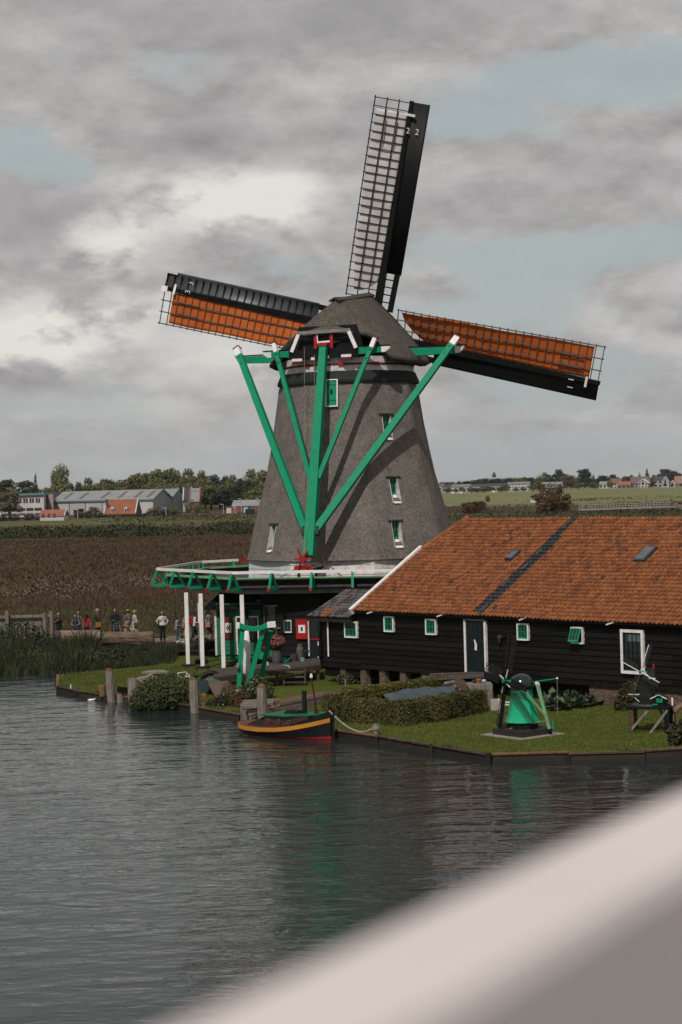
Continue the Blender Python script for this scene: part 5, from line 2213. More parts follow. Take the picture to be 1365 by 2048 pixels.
cbm((478, 1378), (486, 1250), 0.19, 0.19, 'leg', GREEN, 0, 0.1)
cbm((476, 1390), (478, 1378), 0.24, 0.24, 'leg_foot', WHITE, 0, 0)
cbm((496, 1372), (529, 1254), 0.21, 0.19, 'leg', GREEN, 0.3, 0.15)
cbm((519, 1374), (542, 1262), 0.19, 0.19, 'leg', GREEN, 1.3, 0.5)
top_pts = [(480, 1251), (493, 1256), (507, 1258), (522, 1256), (537, 1250), (540, 1248.5)]
for a_, b_ in zip(top_pts, top_pts[1:]):
    cbm(a_, b_, 0.20, 0.26, 'top_beam', GREEN)
cbm((473, 1251), (480, 1251), 0.24, 0.28, 'beam_end', WHITE)
cbm((535, 1250), (552, 1248), 0.24, 0.27, 'beam_end', WHITE, -.01, -.01)
cbm((519, 1273), (545, 1252), 0.03, 0.03, 'stay', IRON, -.12, -.12)
cbm((470, 1334), (482, 1332), 0.12, 0.12, 'winch_axle', GREEN, -0.1, 0)
q = MB()
q.tube([at(474, 1333, CRY - .12), at(479, 1333, CRY - .12)], 0.15, 10)
q.build('winch_cheek', OLDWOOD, crane)
cbm((507, 1340), (512, 1358), 0.10, 0.10, 'hook_arm', GREEN, 0.6, 0.6)
cbm((510, 1318), (505, 1341), 0.05, 0.05, 'chain', IRON, 0.6, 0.6)
cbm((518, 1315), (525, 1308), 0.05, 0.06, 'hook', WHITE, 0.4, 0.4)
wm = MB()
wpts = [at(495, 1368, CRY + 1.0), at(494, 1330, CRY + 1.0), at(495, 1300, CRY + 1.0), at(491, 1262, CRY + 1.0)]
wm.tube(wpts, [0.18, 0.165, 0.16, 0.15], 12)
tag(wm.build('white_mast', WHITE, None, smooth=True), 'slightly bent white round mast inside the green lifting frame', 'mast')
# ramp plate and green tank to its left
q = MB()
a_, b_, c_, d_ = at(417, 1366, 79), at(455, 1361, 80), at(478, 1392, 78), at(434, 1400, 77)
q.hexa([x_ - ZUP * 0.05 for x_ in (a_, d_, c_, b_)], [a_, d_, c_, b_])
tag(q.build('ramp_plate', mat('rusty_plate', (0.095, 0.072, 0.058), (0.13, 0.065, 0.035), 1.6, 0.7, 0.2, 10, lo=0.45, hi=0.75)), 'grey brown rusty plate leaning beside the green tank', 'plate')
q = MB()
a_, b_ = at(408, 1372, 79.3), at(446, 1366, 80.6)
q.tube([a_, a_.lerp(b_, .5), b_], 0.30, 16)
tank = thing('tank', tuple(atz(410, 1384, GZ)), 'grey green drum lying beside the tall mooring post', 'tank')
q.build('drum', mat('greygreen_steel', (0.10, 0.135, 0.125), (0.075, 0.10, 0.095), 2, 0.4), tank, smooth=False)
q = MB()
q.tube([a_ + (a_ - b_).normalized() * 0.02, a_], 0.305, 16)
q.build('drum_end', mat('dark_greygreen_steel', (0.03, 0.05, 0.047), (0.025, 0.04, 0.038), 2, 0.4), tank)
q = MB()
q.tube([at(423, 1356, 81.2) + Vector((0.42 * math.cos(t_), 0, 0.42 * math.sin(t_) - 0.2)) for t_ in np.linspace(0, 2 * math.pi, 21)], 0.11, 8, caps=False)
tag(q.build('tyre', BLACK), 'old black tyre standing behind the drum', 'tyre')

# ------------------------------------------------------------------ things on the deck
def lathe_thing(name, p, prof, m_, label, cat, n_=16):
    o = thing(name, tuple(p), label, cat)
    q = MB()
    q.lathe(p, prof, n_)
    q.build('body', m_, o, smooth=False)
    return o


pp = atz(555, 1327, DZ)
pot = lathe_thing('flower_tub', pp, [(0.19, 0), (0.21, 0.1), (0.22, 0.55), (0.235, 0.56), (0.235, 0.6), (0.19, 0.6)], mat('zinc_tub', (0.075, 0.075, 0.072), (0.05, 0.05, 0.05), 3, 0.6), 'grey tub with a ball of pink hydrangea flowers on the deck', 'flower tub')
HYD = leafmat('hydrangea_petals', (0.26, 0.10, 0.085), (0.13, 0.065, 0.05), (0.20, 0.075, 0.07), 6, 0.6)
P, U, V = leaf_points([((pp.x, pp.y, 1.98), (0.40, 0.40, 0.30))], 900, 0.05)
quads('flowers', P, U, V, HYD, pot)
P, U, V = leaf_points([((pp.x, pp.y, 1.80), (0.30, 0.30, 0.22))], 300, 0.07)
quads('foliage', P, U, V, leafmat('dark_leaves', (0.03, 0.045, 0.016), (0.018, 0.028, 0.010), None, 3, 0.5), pot)
q = MB()
q.tube([pp + ZUP * 0.5, pp + ZUP * 1.7], 0.04, 6)
q.build('stems', TRUNK, pot)
pc = atz(601, 1319, DZ)
churn = lathe_thing('milk_churn', pc, [(0.15, 0), (0.17, 0.05), (0.175, 0.45), (0.13, 0.58), (0.10, 0.62), (0.12, 0.66), (0.11, 0.70)], mat('mossy_zinc', (0.10, 0.105, 0.085), (0.055, 0.06, 0.045), 6, 0.7), 'mossy grey milk churn by the red shutter', 'churn')
q = MB()
q.tube([atz(606, 1323, DZ), atz(606, 1323, DZ) + ZUP * 0.17], [0.09, 0.11], 10)
tag(q.build('bucket', mat('pale_blue_enamel', (0.24, 0.32, 0.36), None, 3, 0.5)), 'small pale blue bucket before the milk churn', 'bucket')
lathe_thing('wooden_tub', atz(589, 1322, DZ), [(0.17, 0), (0.19, 0.30), (0.16, 0.30)], mat('brown_tub', (0.06, 0.042, 0.036), (0.04, 0.03, 0.026), 4, 0.8), 'low brown tub left of the milk churn', 'tub')
lathe_thing('basket', atz(612, 1312, DZ), [(0.12, 0.12), (0.19, 0.25), (0.17, 0.25)], mat('dark_basket', (0.05, 0.045, 0.04), None, 6, 0.9), 'dark bowl basket right of the milk churn', 'basket')
wc = thing('watering_can', tuple(atz(570, 1325, DZ)), 'bright teal watering can beside the flower tub', 'watering can')
q = MB()
c_ = atz(570, 1325, DZ)
q.lathe(c_, [(0.10, 0), (0.12, 0.02), (0.11, 0.20), (0.07, 0.23)], 12)
q.build('can', mat('teal_plastic', (0.004, 0.22, 0.17), (0.004, 0.18, 0.14), 3, 0.35), wc)
q = MB()
q.tube([c_ + Vector((0.09, 0, 0.06)), c_ + Vector((0.30, 0, 0.24))], [0.03, 0.02], 6)
q.tube([c_ + Vector((-.09, 0, 0.05)), c_ + Vector((-.2, 0, 0.15)), c_ + Vector((-.05, 0, 0.26))], 0.014, 6)
q.build('spout', MATS['teal_plastic'], wc)
q = MB()
q.tube([atz(536, 1331, DZ), atz(536, 1331, DZ) + ZUP * 0.16], 0.05, 8)
tag(q.build('jar', mat('white_china', (0.55, 0.55, 0.58), (0.3, 0.32, 0.4), 8, 0.3)), 'small white jar at the deck edge', 'jar')
q = MB()
q.tube([atz(x_, y_, z_) for x_, y_, z_ in ((566, 1330, DZ + .02), (578, 1332, DZ + .02), (580, 1336, DZ + .01), (570, 1340, 0.9), (567, 1352, 0.6), (560, 1363, 0.34), (550, 1367, 0.33))], 0.02, 6)
tag(q.build('garden_hose', OLDWHITE, smooth=True), 'thin white hose hanging over the deck edge', 'hose')
gbx = thing('planter', tuple(atz(535, 1318, DZ)), 'green planter box with red flowers behind the lifting frame', 'planter')
q = MB()
q.box(atz(535, 1318, DZ) + ZUP * 0.22, (0.75, 0.35, 0.42))
q.build('box', GREEN, gbx)
c_ = atz(535, 1318, DZ)
P, U, V = leaf_points([((c_.x, c_.y - .1, DZ + 0.50), (0.36, 0.22, 0.14)), ((c_.x + .1, c_.y - .3, DZ + .12), (0.3, 0.12, 0.16))], 260, 0.06)
quads('flowers', P, U, V, leafmat('red_petals', (0.16, 0.02, 0.01), (0.03, 0.05, 0.015), None, 6, 0.8), gbx)

# ------------------------------------------------------------------ plants by the water
BUSHM = leafmat('bush_leaves', (0.062, 0.072, 0.026), (0.026, 0.034, 0.012), (0.044, 0.054, 0.019), 2.2, 0.55)
DARKBUSH = leafmat('dark_bush_leaves', (0.032, 0.038, 0.016), (0.014, 0.018, 0.008), None, 2.2, 0.55)


def bush(name, blobs, n_, size, m_, label, stemr=0.02, cat='bush', up=0.3, flowers=None):
    base = (np.mean([b[0][0] for b in blobs]), np.mean([b[0][1] for b in blobs]), min(b[0][2] - b[1][2] for b in blobs))
    o = thing(name, base, label, cat)
    P, U, V = leaf_points(blobs, n_, size, up)
    quads('foliage', P, U, V, m_, o)
    q = MB()
    for c, r in blobs:
        for j in range(3):
            q.tube([(base[0] + rnd.uniform(-.1, .1), base[1], base[2]), (c[0] + rnd.uniform(-.5, .5) * r[0], c[1] + rnd.uniform(-.5, .5) * r[1], c[2] + rnd.uniform(0, .7) * r[2])], [stemr, stemr * 0.5], 5)
    q.build('stems', TRUNK, o)
    if flowers:
        nf, sf, mf = flowers
        P, U, V = leaf_points(blobs, nf, sf, 0.6, shell=0.97)
        quads('flowers', P, U, V, mf, o, kind='stuff')
    return o


c = at(330, 1400, 76.5)
bush('waterside_bush', [((c.x - .5, c.y, 0.55), (0.9, 0.8, 0.6)), ((c.x + .35, c.y, 0.75), (0.8, 0.8, 0.75)), ((c.x + 0.75, c.y + .3, 0.45), (0.6, 0.7, 0.5)), ((c.x - 0.2, c.y + .2, 1.0), (0.7, 0.6, 0.45)), ((c.x - 1.0, c.y, 0.35), (0.5, 0.5, 0.35))],
     9000, 0.055, BUSHM, 'big dense green bush hanging over the water between posts', 0.03)
FLW = leafmat('cream_petals', (0.36, 0.33, 0.27), (0.20, 0.17, 0.13), None, 5, 0.6)
c = at(515, 1385, 77.5)
bush('flowering_shrub', [((c.x, c.y, 0.75), (0.45, 0.4, 0.5)), ((c.x + .35, c.y, 0.65), (0.35, 0.35, 0.4)), ((c.x - .45, c.y, 0.5), (0.35, 0.35, 0.4))], 2600, 0.045, BUSHM, 'cream flowering shrub at the foot of the lifting frame', 0.015, flowers=(160, 0.04, FLW))
RUST = leafmat('rusty_plant', (0.12, 0.075, 0.035), (0.055, 0.045, 0.02), (0.085, 0.06, 0.03), 3, 0.6)
c = at(474, 1405, 74.5)
bush('brown_plant', [((c.x, c.y, 0.7), (0.28, 0.3, 0.5)), ((c.x + .15, c.y, 0.5), (0.3, 0.3, 0.4))], 1500, 0.04, RUST, 'rust brown upright plant beside the landing stage', 0.012, 'plant')
c = at(452, 1412, 75.2)
bush('waterside_plant', [((c.x, c.y, 0.5), (0.45, 0.4, 0.32)), ((c.x - .4, c.y, 0.42), (0.3, 0.3, 0.2))], 1500, 0.045, DARKBUSH, 'low dark plant with white flowers at the water edge', 0.012, 'plant', flowers=(30, 0.035, FLW))
c = at(458, 1385, 76.5)
bush('twiggy_shrub', [((c.x, c.y, 0.75), (0.3, 0.3, 0.35))], 600, 0.035, RUST, 'thin brown twiggy shrub left of the lifting frame foot', 0.012)
c = atz(712, 1368, GZ)
bush('wall_flowers', [((c.x - .4, c.y, 0.5), (0.45, 0.3, 0.28)), ((c.x + .5, c.y, 0.48), (0.5, 0.3, 0.26))], 1500, 0.05, BUSHM, 'flowers and leaves growing before the brick piers', 0.012, 'plant', flowers=(120, 0.04, leafmat('pinkish_petals', (0.28, 0.14, 0.09), (0.2, 0.17, 0.12), None, 4, 0.6)))
tp = thing('bird_table', tuple(atz(692, 1385, GZ)), 'slim grey pole with flat foot on the grass before the piers', 'pole')
c = atz(692, 1385, GZ)
q = MB()
q.tube([c, c + ZUP * 0.55], 0.03, 8)
q.build('pole', GREY, tp)
q = MB()
q.box(c + ZUP * 0.05, (0.55, 0.25, 0.05))
q.build('foot', LEAD, tp)

# big leafed bed before the warehouse
HOSTA = leafmat('cabbage_leaves', (0.095, 0.125, 0.075), (0.045, 0.065, 0.035), (0.070, 0.095, 0.055), 3, 0.5)
hr = random.Random(17)
for i, (px, py) in enumerate(((1098, 1417), (1116, 1421), (1137, 1417), (1158, 1416), (1178, 1412), (1108, 1408), (1130, 1406), (1152, 1405), (1172, 1404))):
    c = atz(px, py, GZ)
    where = ['at the left front', 'second from left in the front', 'in the middle front', 'fourth in the front', 'at the right front', 'at the left back', 'second in the back', 'third in the back', 'at the right back'][i]
    o = thing('cabbage_plant', tuple(c), 'large leafed grey green plant %s of the warehouse bed' % where, 'plant', 'big leafed plants before the warehouse')
    nl = 34
    a_ = RNG.uniform(0, 2 * np.pi, nl)
    el = RNG.uniform(0.2, 1.35, nl)
    ln = RNG.uniform(0.16, 0.27, nl)
    D = np.stack([np.cos(a_) * np.cos(el), np.sin(a_) * np.cos(el), np.sin(el)], 1)
    T = np.stack([-np.sin(a_), np.cos(a_), np.zeros(nl)], 1)
    P = np.array(c) + D * (ln * 1.5)[:, None] + np.array([0, 0, 0.02]) + RNG.normal(0, .06, (nl, 3))
    P[:, 2] = np.maximum(P[:, 2], GZ + 0.12)
    quads('leaf_rosette', P, T * (ln * 0.75)[:, None], (D + np.array([0, 0, -0.3])) * ln[:, None], HOSTA, o)
c = atz(1255, 1421, GZ)
bush('rose_bush', [((c.x, c.y, 0.75), (0.36, 0.36, 0.42)), ((c.x + .15, c.y + .1, 1.05), (0.34, 0.34, 0.35)), ((c.x - .15, c.y, 0.5), (0.34, 0.34, 0.3))], 2600, 0.055, leafmat('rose_leaves', (0.042, 0.038, 0.016), (0.020, 0.024, 0.009), None, 3, 0.5), 'dark rounded bush with a pink rose under the tall window', 0.02,
     flowers=(14, 0.05, leafmat('pink_petals', (0.42, 0.12, 0.12), (0.30, 0.08, 0.08), None, 5, 0.4)))

# ------------------------------------------------------------------ hedges round the covered dinghy
HEDGE = leafmat('hedge_leaves', (0.100, 0.094, 0.026), (0.036, 0.037, 0.013), (0.066, 0.064, 0.019), 1.4, 0.5)
HEDGE2 = leafmat('bright_hedge_leaves', (0.115, 0.110, 0.018), (0.050, 0.052, 0.012), (0.082, 0.080, 0.015), 1.4, 0.5)


def hedge(name, path, wid, hgt, n_, m_, label):
    path = [Vector((p.x, p.y, 0)) for p in path]
    o = thing(name, tuple(path[0]), label, 'hedge')
    seg = [(b - a).length for a, b in zip(path, path[1:])]
    tot = sum(seg)
    q = MB()
    for a, b in zip(path, path[1:]):
        q.bar(a + ZUP * (GZ + hgt * 0.46), b + ZUP * (GZ + hgt * 0.46), wid * 0.4, hgt * 0.8)
    q.build('dark_core', mat('hedge_core', (0.012, 0.012, 0.006), (0.008, 0.008, 0.005), 3, 0.95), o)  # solid near-black core closing the gaps between leaves
    s = RNG.random(n_) * tot
    Ps = np.zeros((n_, 3))
    Ns = np.zeros((n_, 3))
    cum = np.cumsum([0] + seg)
    for i, (a, b) in enumerate(zip(path, path[1:])):
        k_ = (s >= cum[i]) & (s < cum[i + 1])
        m = k_.sum()
        f_ = (s[k_] - cum[i]) / seg[i]
        d = (b - a).normalized()
        nrm3 = Vector((d.y, -d.x, 0))
        if nrm3.y > 0:
            nrm3 = -nrm3
        a_np, b_np, n_np = np.array(a), np.array(b), np.array(nrm3)
        face = RNG.random(m)
        y_ = np.where(face < 0.5, 1.0, np.where(face < 0.62, -1.0, RNG.uniform(-1, 1, m)))
        z_ = np.where(face < 0.62, RNG.uniform(0.0, 1.0, m), 1.0)
        wob = 0.05 * np.sin(s[k_] * 5.1) + 0.035 * np.sin(s[k_] * 11.3 + z_ * 4)
        Ps[k_] = a_np + (b_np - a_np) * f_[:, None] + n_np * ((y_ * (wid / 2 + wob) + RNG.normal(0, .03, m))[:, None]) + np.stack([np.zeros(m), np.zeros(m), GZ + z_ * (hgt + wob * 0.8) + RNG.normal(0, .02, m)], 1)
        Ns[k_] = np.where((face < 0.62)[:, None], n_np * y_[:, None], np.array([0, 0, 1]))
    for i in range(1, len(path) - 1):
        m = n_ // 9
        k_ = RNG.choice(n_, m, replace=False)
        a2 = RNG.uniform(0, 2 * np.pi, m)
        rr2 = wid / 2 * 1.02 + RNG.normal(0, .025, m)
        z2 = RNG.uniform(0, 1, m)
        Ps[k_] = np.array(path[i]) + np.stack([np.cos(a2) * rr2, np.sin(a2) * rr2, GZ + z2 * hgt], 1)
        Ns[k_] = np.stack([np.cos(a2), np.sin(a2), np.zeros(m)], 1)
    nr = unit(Ns + RNG.normal(size=(n_, 3)) * 0.6 + np.array([0, 0, .25]))
    U = unit(np.cross(nr, RNG.normal(size=(n_, 3))))
    V = np.cross(nr, U)
    sz = 0.036 * (0.6 + 0.8 * RNG.random((n_, 1)))
    quads('foliage', Ps, U * sz * .7, V * sz, m_, o)
    return o


H1 = [atz(x_, y_, GZ) + Vector((0, 0.35, 0)) for x_, y_ in ((664, 1436), (700, 1445), (800, 1452), (880, 1443), (962, 1424))]
hedge('hedge', H1, 0.75, 0.82, 24000, HEDGE, 'long dark clipped hedge in front of the covered dinghy')
H2 = [at(x_, y_, Y_) for x_, y_, Y_ in ((690, 1400, 72.0), (760, 1395, 73.3), (830, 1388, 74.6), (888, 1382, 75.6))]
hedge('hedge', H2, 0.6, 0.82, 12000, HEDGE2, 'bright green clipped hedge behind the covered dinghy')
# dinghy under a blue grey tarp
tc_ = at(835, 1395, 71.9)
tp0 = thing('covered_dinghy', (tc_.x, tc_.y, GZ), 'small dinghy under a blue grey tarp between the hedges', 'boat')
q = MB()
L0, L1 = at(768, 1402, 71.2), at(905, 1392, 72.6)
dv = Vector((L1.x - L0.x, L1.y - L0.y, 0))
ln = dv.length
dv.normalize()
nv = Vector((-dv.y, dv.x, 0))
NX, NY = 26, 12
rt2 = random.Random(4)
for i in range(NX + 1):
    x_ = i / NX
    w_ = 0.62 * min(1, 0.55 + 2.2 * x_) * (1 - 0.4 * max(0, x_ - 0.6) ** 1.2)
    hz_ = 0.62 + 0.32 * math.sin(min(1, x_ * 1.5) * math.pi / 2 * 1.1) - 0.18 * x_
    for j in range(NY + 1):
        y_ = j / NY * 2 - 1
        sag = 0.03 * math.sin(x_ * 23 + y_ * 3) * (1 - abs(y_)) + 0.02 * math.sin(x_ * 41 + y_ * 9)
        z_ = GZ + 0.25 + hz_ * (1 - abs(y_) ** 2.2) * 0.72 + sag
        q.v.append(Vector((L0.x, L0.y, 0)) + dv * (ln * x_) + nv * (w_ * y_ * 1.1) + ZUP * z_)
for i in range(NX):
    for j in range(NY):
        a_ = i * (NY + 1) + j
        q.f.append((a_, a_ + 1, a_ + NY + 2, a_ + NY + 1))
q.build('tarp', mat('blue_grey_tarp', (0.058, 0.078, 0.090), (0.038, 0.053, 0.062), 2.5, 0.55, 0.3, 9), tp0, smooth=True)
q = MB()
q.hexa([Vector((L0.x, L0.y, GZ + 0.02)) + nv * s_ * 0.45 + dv * t_ for s_, t_ in ((-1, 0.1), (-1, ln * .95), (1, ln * .95), (1, 0.1))],
       [Vector((L0.x, L0.y, GZ + 0.40)) + nv * s_ * 0.62 + dv * t_ for s_, t_ in ((-1, 0.02), (-1, ln), (1, ln), (1, 0.02))])
q.build('hull', mat('grey_hull', (0.10, 0.10, 0.10)), tp0)
# wooden landing with planks and pots at the warehouse door
lp = thing('door_platform', tuple(at(930, 1385, 75.6)), 'weathered board platform in front of the warehouse door', 'platform')
for i in range(9):
    q = MB()
    a_, b_ = at(845 + i * 2.0, 1361 - i * 1.6, 75.3 + i * 0.22), at(985, 1352.5 - i * 1.1, 74.5 + i * 0.22)
    q.bar(a_, b_, 0.19, 0.05)
    q.build('plank', DECKWOOD, lp)
for px, py, Y_ in ((885, 1362, 75.2), (925, 1359, 75.0), (970, 1357, 74.6)):
    a_ = at(px, py, Y_)
    q = MB()
    q.bar((a_.x, a_.y, GZ), (a_.x, a_.y, a_.z), 0.14, 0.14)
    q.build('leg', BROWNWOOD, lp)
pl_ = thing('plank_pile', tuple(at(910, 1385, 74.5)), 'loose pile of old planks between the hedge and wooden box', 'planks')
for (x0, y0, x1, y1) in ((890, 1378, 916, 1372), (888, 1372, 915, 1367), (892, 1384, 918, 1380), (889, 1366, 920, 1361), (908, 1362, 919, 1386)):
    q = MB()
    q.bar(at(x0, y0, 74.4), at(x1, y1, 74.2 + rnd.uniform(-.2, .2)), 0.2, 0.09)
    q.build('plank', OLDWOOD if rnd.random() < .6 else BROWNWOOD, pl_)
q = MB()
q.bar(at(913, 1358, 73.6), at(944, 1384, 73.2), 0.05, 0.32, up=(0, 0, 1))
q.build('plank', BROWNWOOD, pl_)
wb = thing('wooden_bin', tuple(at(970, 1420, 73.0)), 'tall weathered plank bin at the right end of the hedge', 'bin')
for i in range(5):
    q = MB()
    a_ = at(962 + i * 5.4, 1419 - i * 0.3, 72.6)
    t_ = at(962 + i * 5.0, 1370 - i * 0.5, 72.6)
    q.bar((a_.x, a_.y, GZ), (a_.x, a_.y, t_.z), 0.098, 0.03)
    q.build('plank', OLDWOOD, wb)
q = MB()
a_, t_ = at(962, 1419, 72.6), at(986, 1369, 72.6)
q.hexa([(a_.x, a_.y + .03, GZ), (t_.x, a_.y + .03, GZ), (t_.x, a_.y + 1.1, GZ), (a_.x, a_.y + 1.1, GZ)], [(a_.x - .5, a_.y + .03, t_.z), (t_.x, a_.y + .03, t_.z), (t_.x, a_.y + 1.1, t_.z), (a_.x - .5, a_.y + 1.1, t_.z)])
q.build('box', OLDWOOD, wb)


def flower_pot(px, py, Y_, s, m_, label):
    p = at(px, py, Y_)
    o = thing('flower_pot', tuple(p), label, 'flower pot')
    q = MB()
    q.lathe(p, [(s * 0.5, 0), (s * 0.75, s * 1.1), (s * 0.85, s * 1.1), (s * 0.85, s * 1.4), (s * 0.7, s * 1.4)], 14)
    q.build('pot', m_, o)


flower_pot(958, 1368, 73.2, 0.14, TERRA, 'orange terracotta pot on the wooden bin')
flower_pot(949, 1368, 73.3, 0.11, mat('green_glaze', (0.03, 0.06, 0.045), None, 3, 0.4), 'dark green pot beside the terracotta pot on the bin')
flower_pot(886, 1353, 75.6, 0.09, TERRA, 'small terracotta pot on the board platform')
q = MB()
q.ell(at(968, 1362, 73.2), (0.09, 0.07, 0.07), 10, 6)
tag(q.build('enamel_jug', mat('blue_white_enamel', (0.38, 0.45, 0.55), None, 3, 0.3), None, smooth=True), 'small pale blue jug on the wooden bin', 'jug')
# wheelbarrow-like white bench and pink crate left of the small green mill
bn = thing('garden_bench', tuple(at(1005, 1418, 70.0)), 'low white garden bench behind the sail of the green mill', 'bench')
for y_ in (1404, 1409):
    q = MB()
    q.bar(at(998, y_, 70), at(1034, y_ + 1, 70), 0.10, 0.05)
    q.build('seat_slat', OLDWHITE, bn)
for x_ in (999, 1031):
    q = MB()
    q.bar(at(x_, 1425, 70), at(x_, 1397, 70), 0.08, 0.08)
    q.build('leg', OLDWHITE, bn)
q = MB()
q.box(at(992, 1410, 71.3), (0.42, 0.4, 0.42))
tag(q.build('crate', mat('pinkish_crate', (0.26, 0.16, 0.12), (0.36, 0.33, 0.31), 1.2, 0.8), bevel=0.02), 'pinkish crate between wooden bin and white bench', 'crate')
rk = at(1357, 1400, 69.0)
q = MB()
q.tube([atz(1362, 1460, GZ) + Vector((0.45 * math.cos(t_) + .2, 0, 0.42 * math.sin(t_) + 0.42)) for t_ in np.linspace(0, 2 * math.pi, 25)], 0.10, 8, caps=False)
tag(q.build('stone_wheel', mat('pinkish_stone', (0.20, 0.12, 0.09), (0.15, 0.09, 0.07), 4, 0.9)), 'pinkish round millstone at the right frame edge', 'millstone')
c = atz(1350, 1492, GZ)
bush('edge_reeds', [((c.x, c.y, 0.6), (0.22, 0.25, 0.4)), ((c.x + .4, c.y, 0.75), (0.3, 0.25, 0.5))], 700, 0.10, leafmat('olive_leaves', (0.05, 0.05, 0.02), (0.03, 0.032, 0.014), None, 3, 0.5), 'olive weeds at the water edge beside the black model mill', 0.01, 'plant', up=0.0)

# ------------------------------------------------------------------ green model mill on the lawn
mc = atz(1049, 1474, GZ)
GM = Vector((mc.x, mc.y + 0.55, GZ))
gm = thing('model_windmill', tuple(GM), 'small bright green model windmill on a square black plinth on the lawn', 'model windmill')


def octa(mb_, c, prof, n_=8, rot=R(22.5), caps=True):
    i0 = len(mb_.v)
    for r_, z_ in prof:
        for j in range(n_):
            a_ = 2 * math.pi * j / n_ + rot
            mb_.v.append(Vector(c) + Vector((r_ * math.cos(a_), r_ * math.sin(a_), z_)))
    for k in range(len(prof) - 1):
        for j in range(n_):
            a_, b_ = i0 + k * n_ + j, i0 + k * n_ + (j + 1) % n_
            mb_.f.append((a_, b_, b_ + n_, a_ + n_))
    if caps:
        mb_.f.append(tuple(i0 + j for j in range(n_))[::-1])
        e_ = i0 + (len(prof) - 1) * n_
        mb_.f.append(tuple(e_ + j for j in range(n_)))


def rotsq(c, hx, z0, z1, ang):
    pts = []
    for sx, sy in ((-1, -1), (1, -1), (1, 1), (-1, 1)):
        x_, y_ = sx * hx, sy * hx
        pts.append(Vector((c.x + x_ * math.cos(ang) - y_ * math.sin(ang), c.y + x_ * math.sin(ang) + y_ * math.cos(ang), 0)))
    return [p + ZUP * z0 for p in pts], [p + ZUP * z1 for p in pts]


GRAVEL = mat('pale_gravel', (0.34, 0.30, 0.27), (0.16, 0.14, 0.125), 18, 0.95, 0.6, 30)
q = MB()
q.hexa(*rotsq(GM, 1.02, GZ + 0.005, GZ + 0.035, R(38)))
q.build('gravel_bed', GRAVEL, gm)
q = MB()
q.hexa(*rotsq(GM, 0.72, GZ + 0.03, GZ + 0.24, R(38)))
q.build('plinth', mat('black_timber', (0.016, 0.014, 0.013), (0.03, 0.025, 0.022), 4, 0.8), gm, bevel=0.02)
q = MB()
octa(q, GM + ZUP * 0.24, [(0.56, 0), (0.54, 0.22)])
q.build('base', BLACK, gm)
q = MB()
octa(q, GM + ZUP * 0.46, [(0.62, 0), (0.53, 0.18), (0.45, 0.45), (0.385, 0.8), (0.36, 1.10)], rot=R(22.5 + 10))
q.build('body', mat('gloss_green', (0.004, 0.35, 0.165), (0.004, 0.31, 0.145), 2, 0.28, spec=0.5), gm)
q = MB()
q.lathe(GM + ZUP * 1.56, [(0.33, 0), (0.37, 0.02), (0.37, 0.06), (0.30, 0.08)], 20)
q.build('cap_ring', BLACK, gm)
q = MB()
prof = [(0.43, 0), (0.435, 0.08), (0.41, 0.20), (0.35, 0.31), (0.25, 0.40), (0.12, 0.45), (0.01, 0.46)]
q.lathe(GM + ZUP * 1.62, prof, 24)
q.build('cap', mat('gloss_dark_green', (0.006, 0.022, 0.018), (0.005, 0.018, 0.015), 2, 0.15, spec=0.6), gm, smooth=True)
# its sails face left
sdir = Vector((-0.93, -0.37, 0.10)).normalized()
hubm = GM + ZUP * 1.80 + sdir * 0.62
q = MB()
q.tube([GM + ZUP * 1.75 + sdir * 0.3, hubm + sdir * 0.08], 0.07, 8)
q.build('windshaft', GREEN, gm)
sv = Vector((0, 0, 1))
shh = sdir.cross(sv).normalized()
sv = shh.cross(sdir).normalized()
DKS = DARKLATH
for k in range(4):
    an = R(-7) + k * math.pi / 2
    u = sv * math.cos(an) + shh * math.sin(an)
    b = sv * math.cos(an + math.pi / 2) + shh * math.sin(an + math.pi / 2)
    q = MB()
    q.bar(hubm, hubm + u * 1.62, 0.07, 0.07, up=sdir, w2=0.04, h2=0.04)
    stk = q.build('sail', BLACK, gm)
    q = MB()
    q.bar(hubm + u * 0.45 + b * 0.10, hubm + u * 1.6 + b * 0.10, 0.17, 0.02, up=sdir)
    q.build('sail_board', BLACK, stk)
    q = MB()
    for i in range(13):
        r_ = 0.35 + i * 0.104
        q.bar(hubm + u * r_, hubm + u * r_ - b * 0.32 - sdir * .05, 0.016, 0.016, up=sdir)
    for s_ in (0.12, 0.22, 0.32):
        q.bar(hubm + u * 0.33 - b * s_ - sdir * .05 * s_ / .32, hubm + u * 1.62 - b * s_ - sdir * .05 * s_ / .32, 0.016, 0.016, up=sdir)
    q.build('lattice', DKS, stk)
    if k == 0:
        q = MB()
        q.bar(hubm + u * 0.30, hubm + u * 0.72, 0.03, 0.045, up=sdir)
        q.build('furled_cloth', CLOTH_O, stk)
    q = MB()
    q.bar(hubm + u * 0.12 - b * 0.05, hubm + u * 0.42 - b * 0.12, 0.025, 0.025, up=sdir)
    q.build('bracket', WHITE, stk)
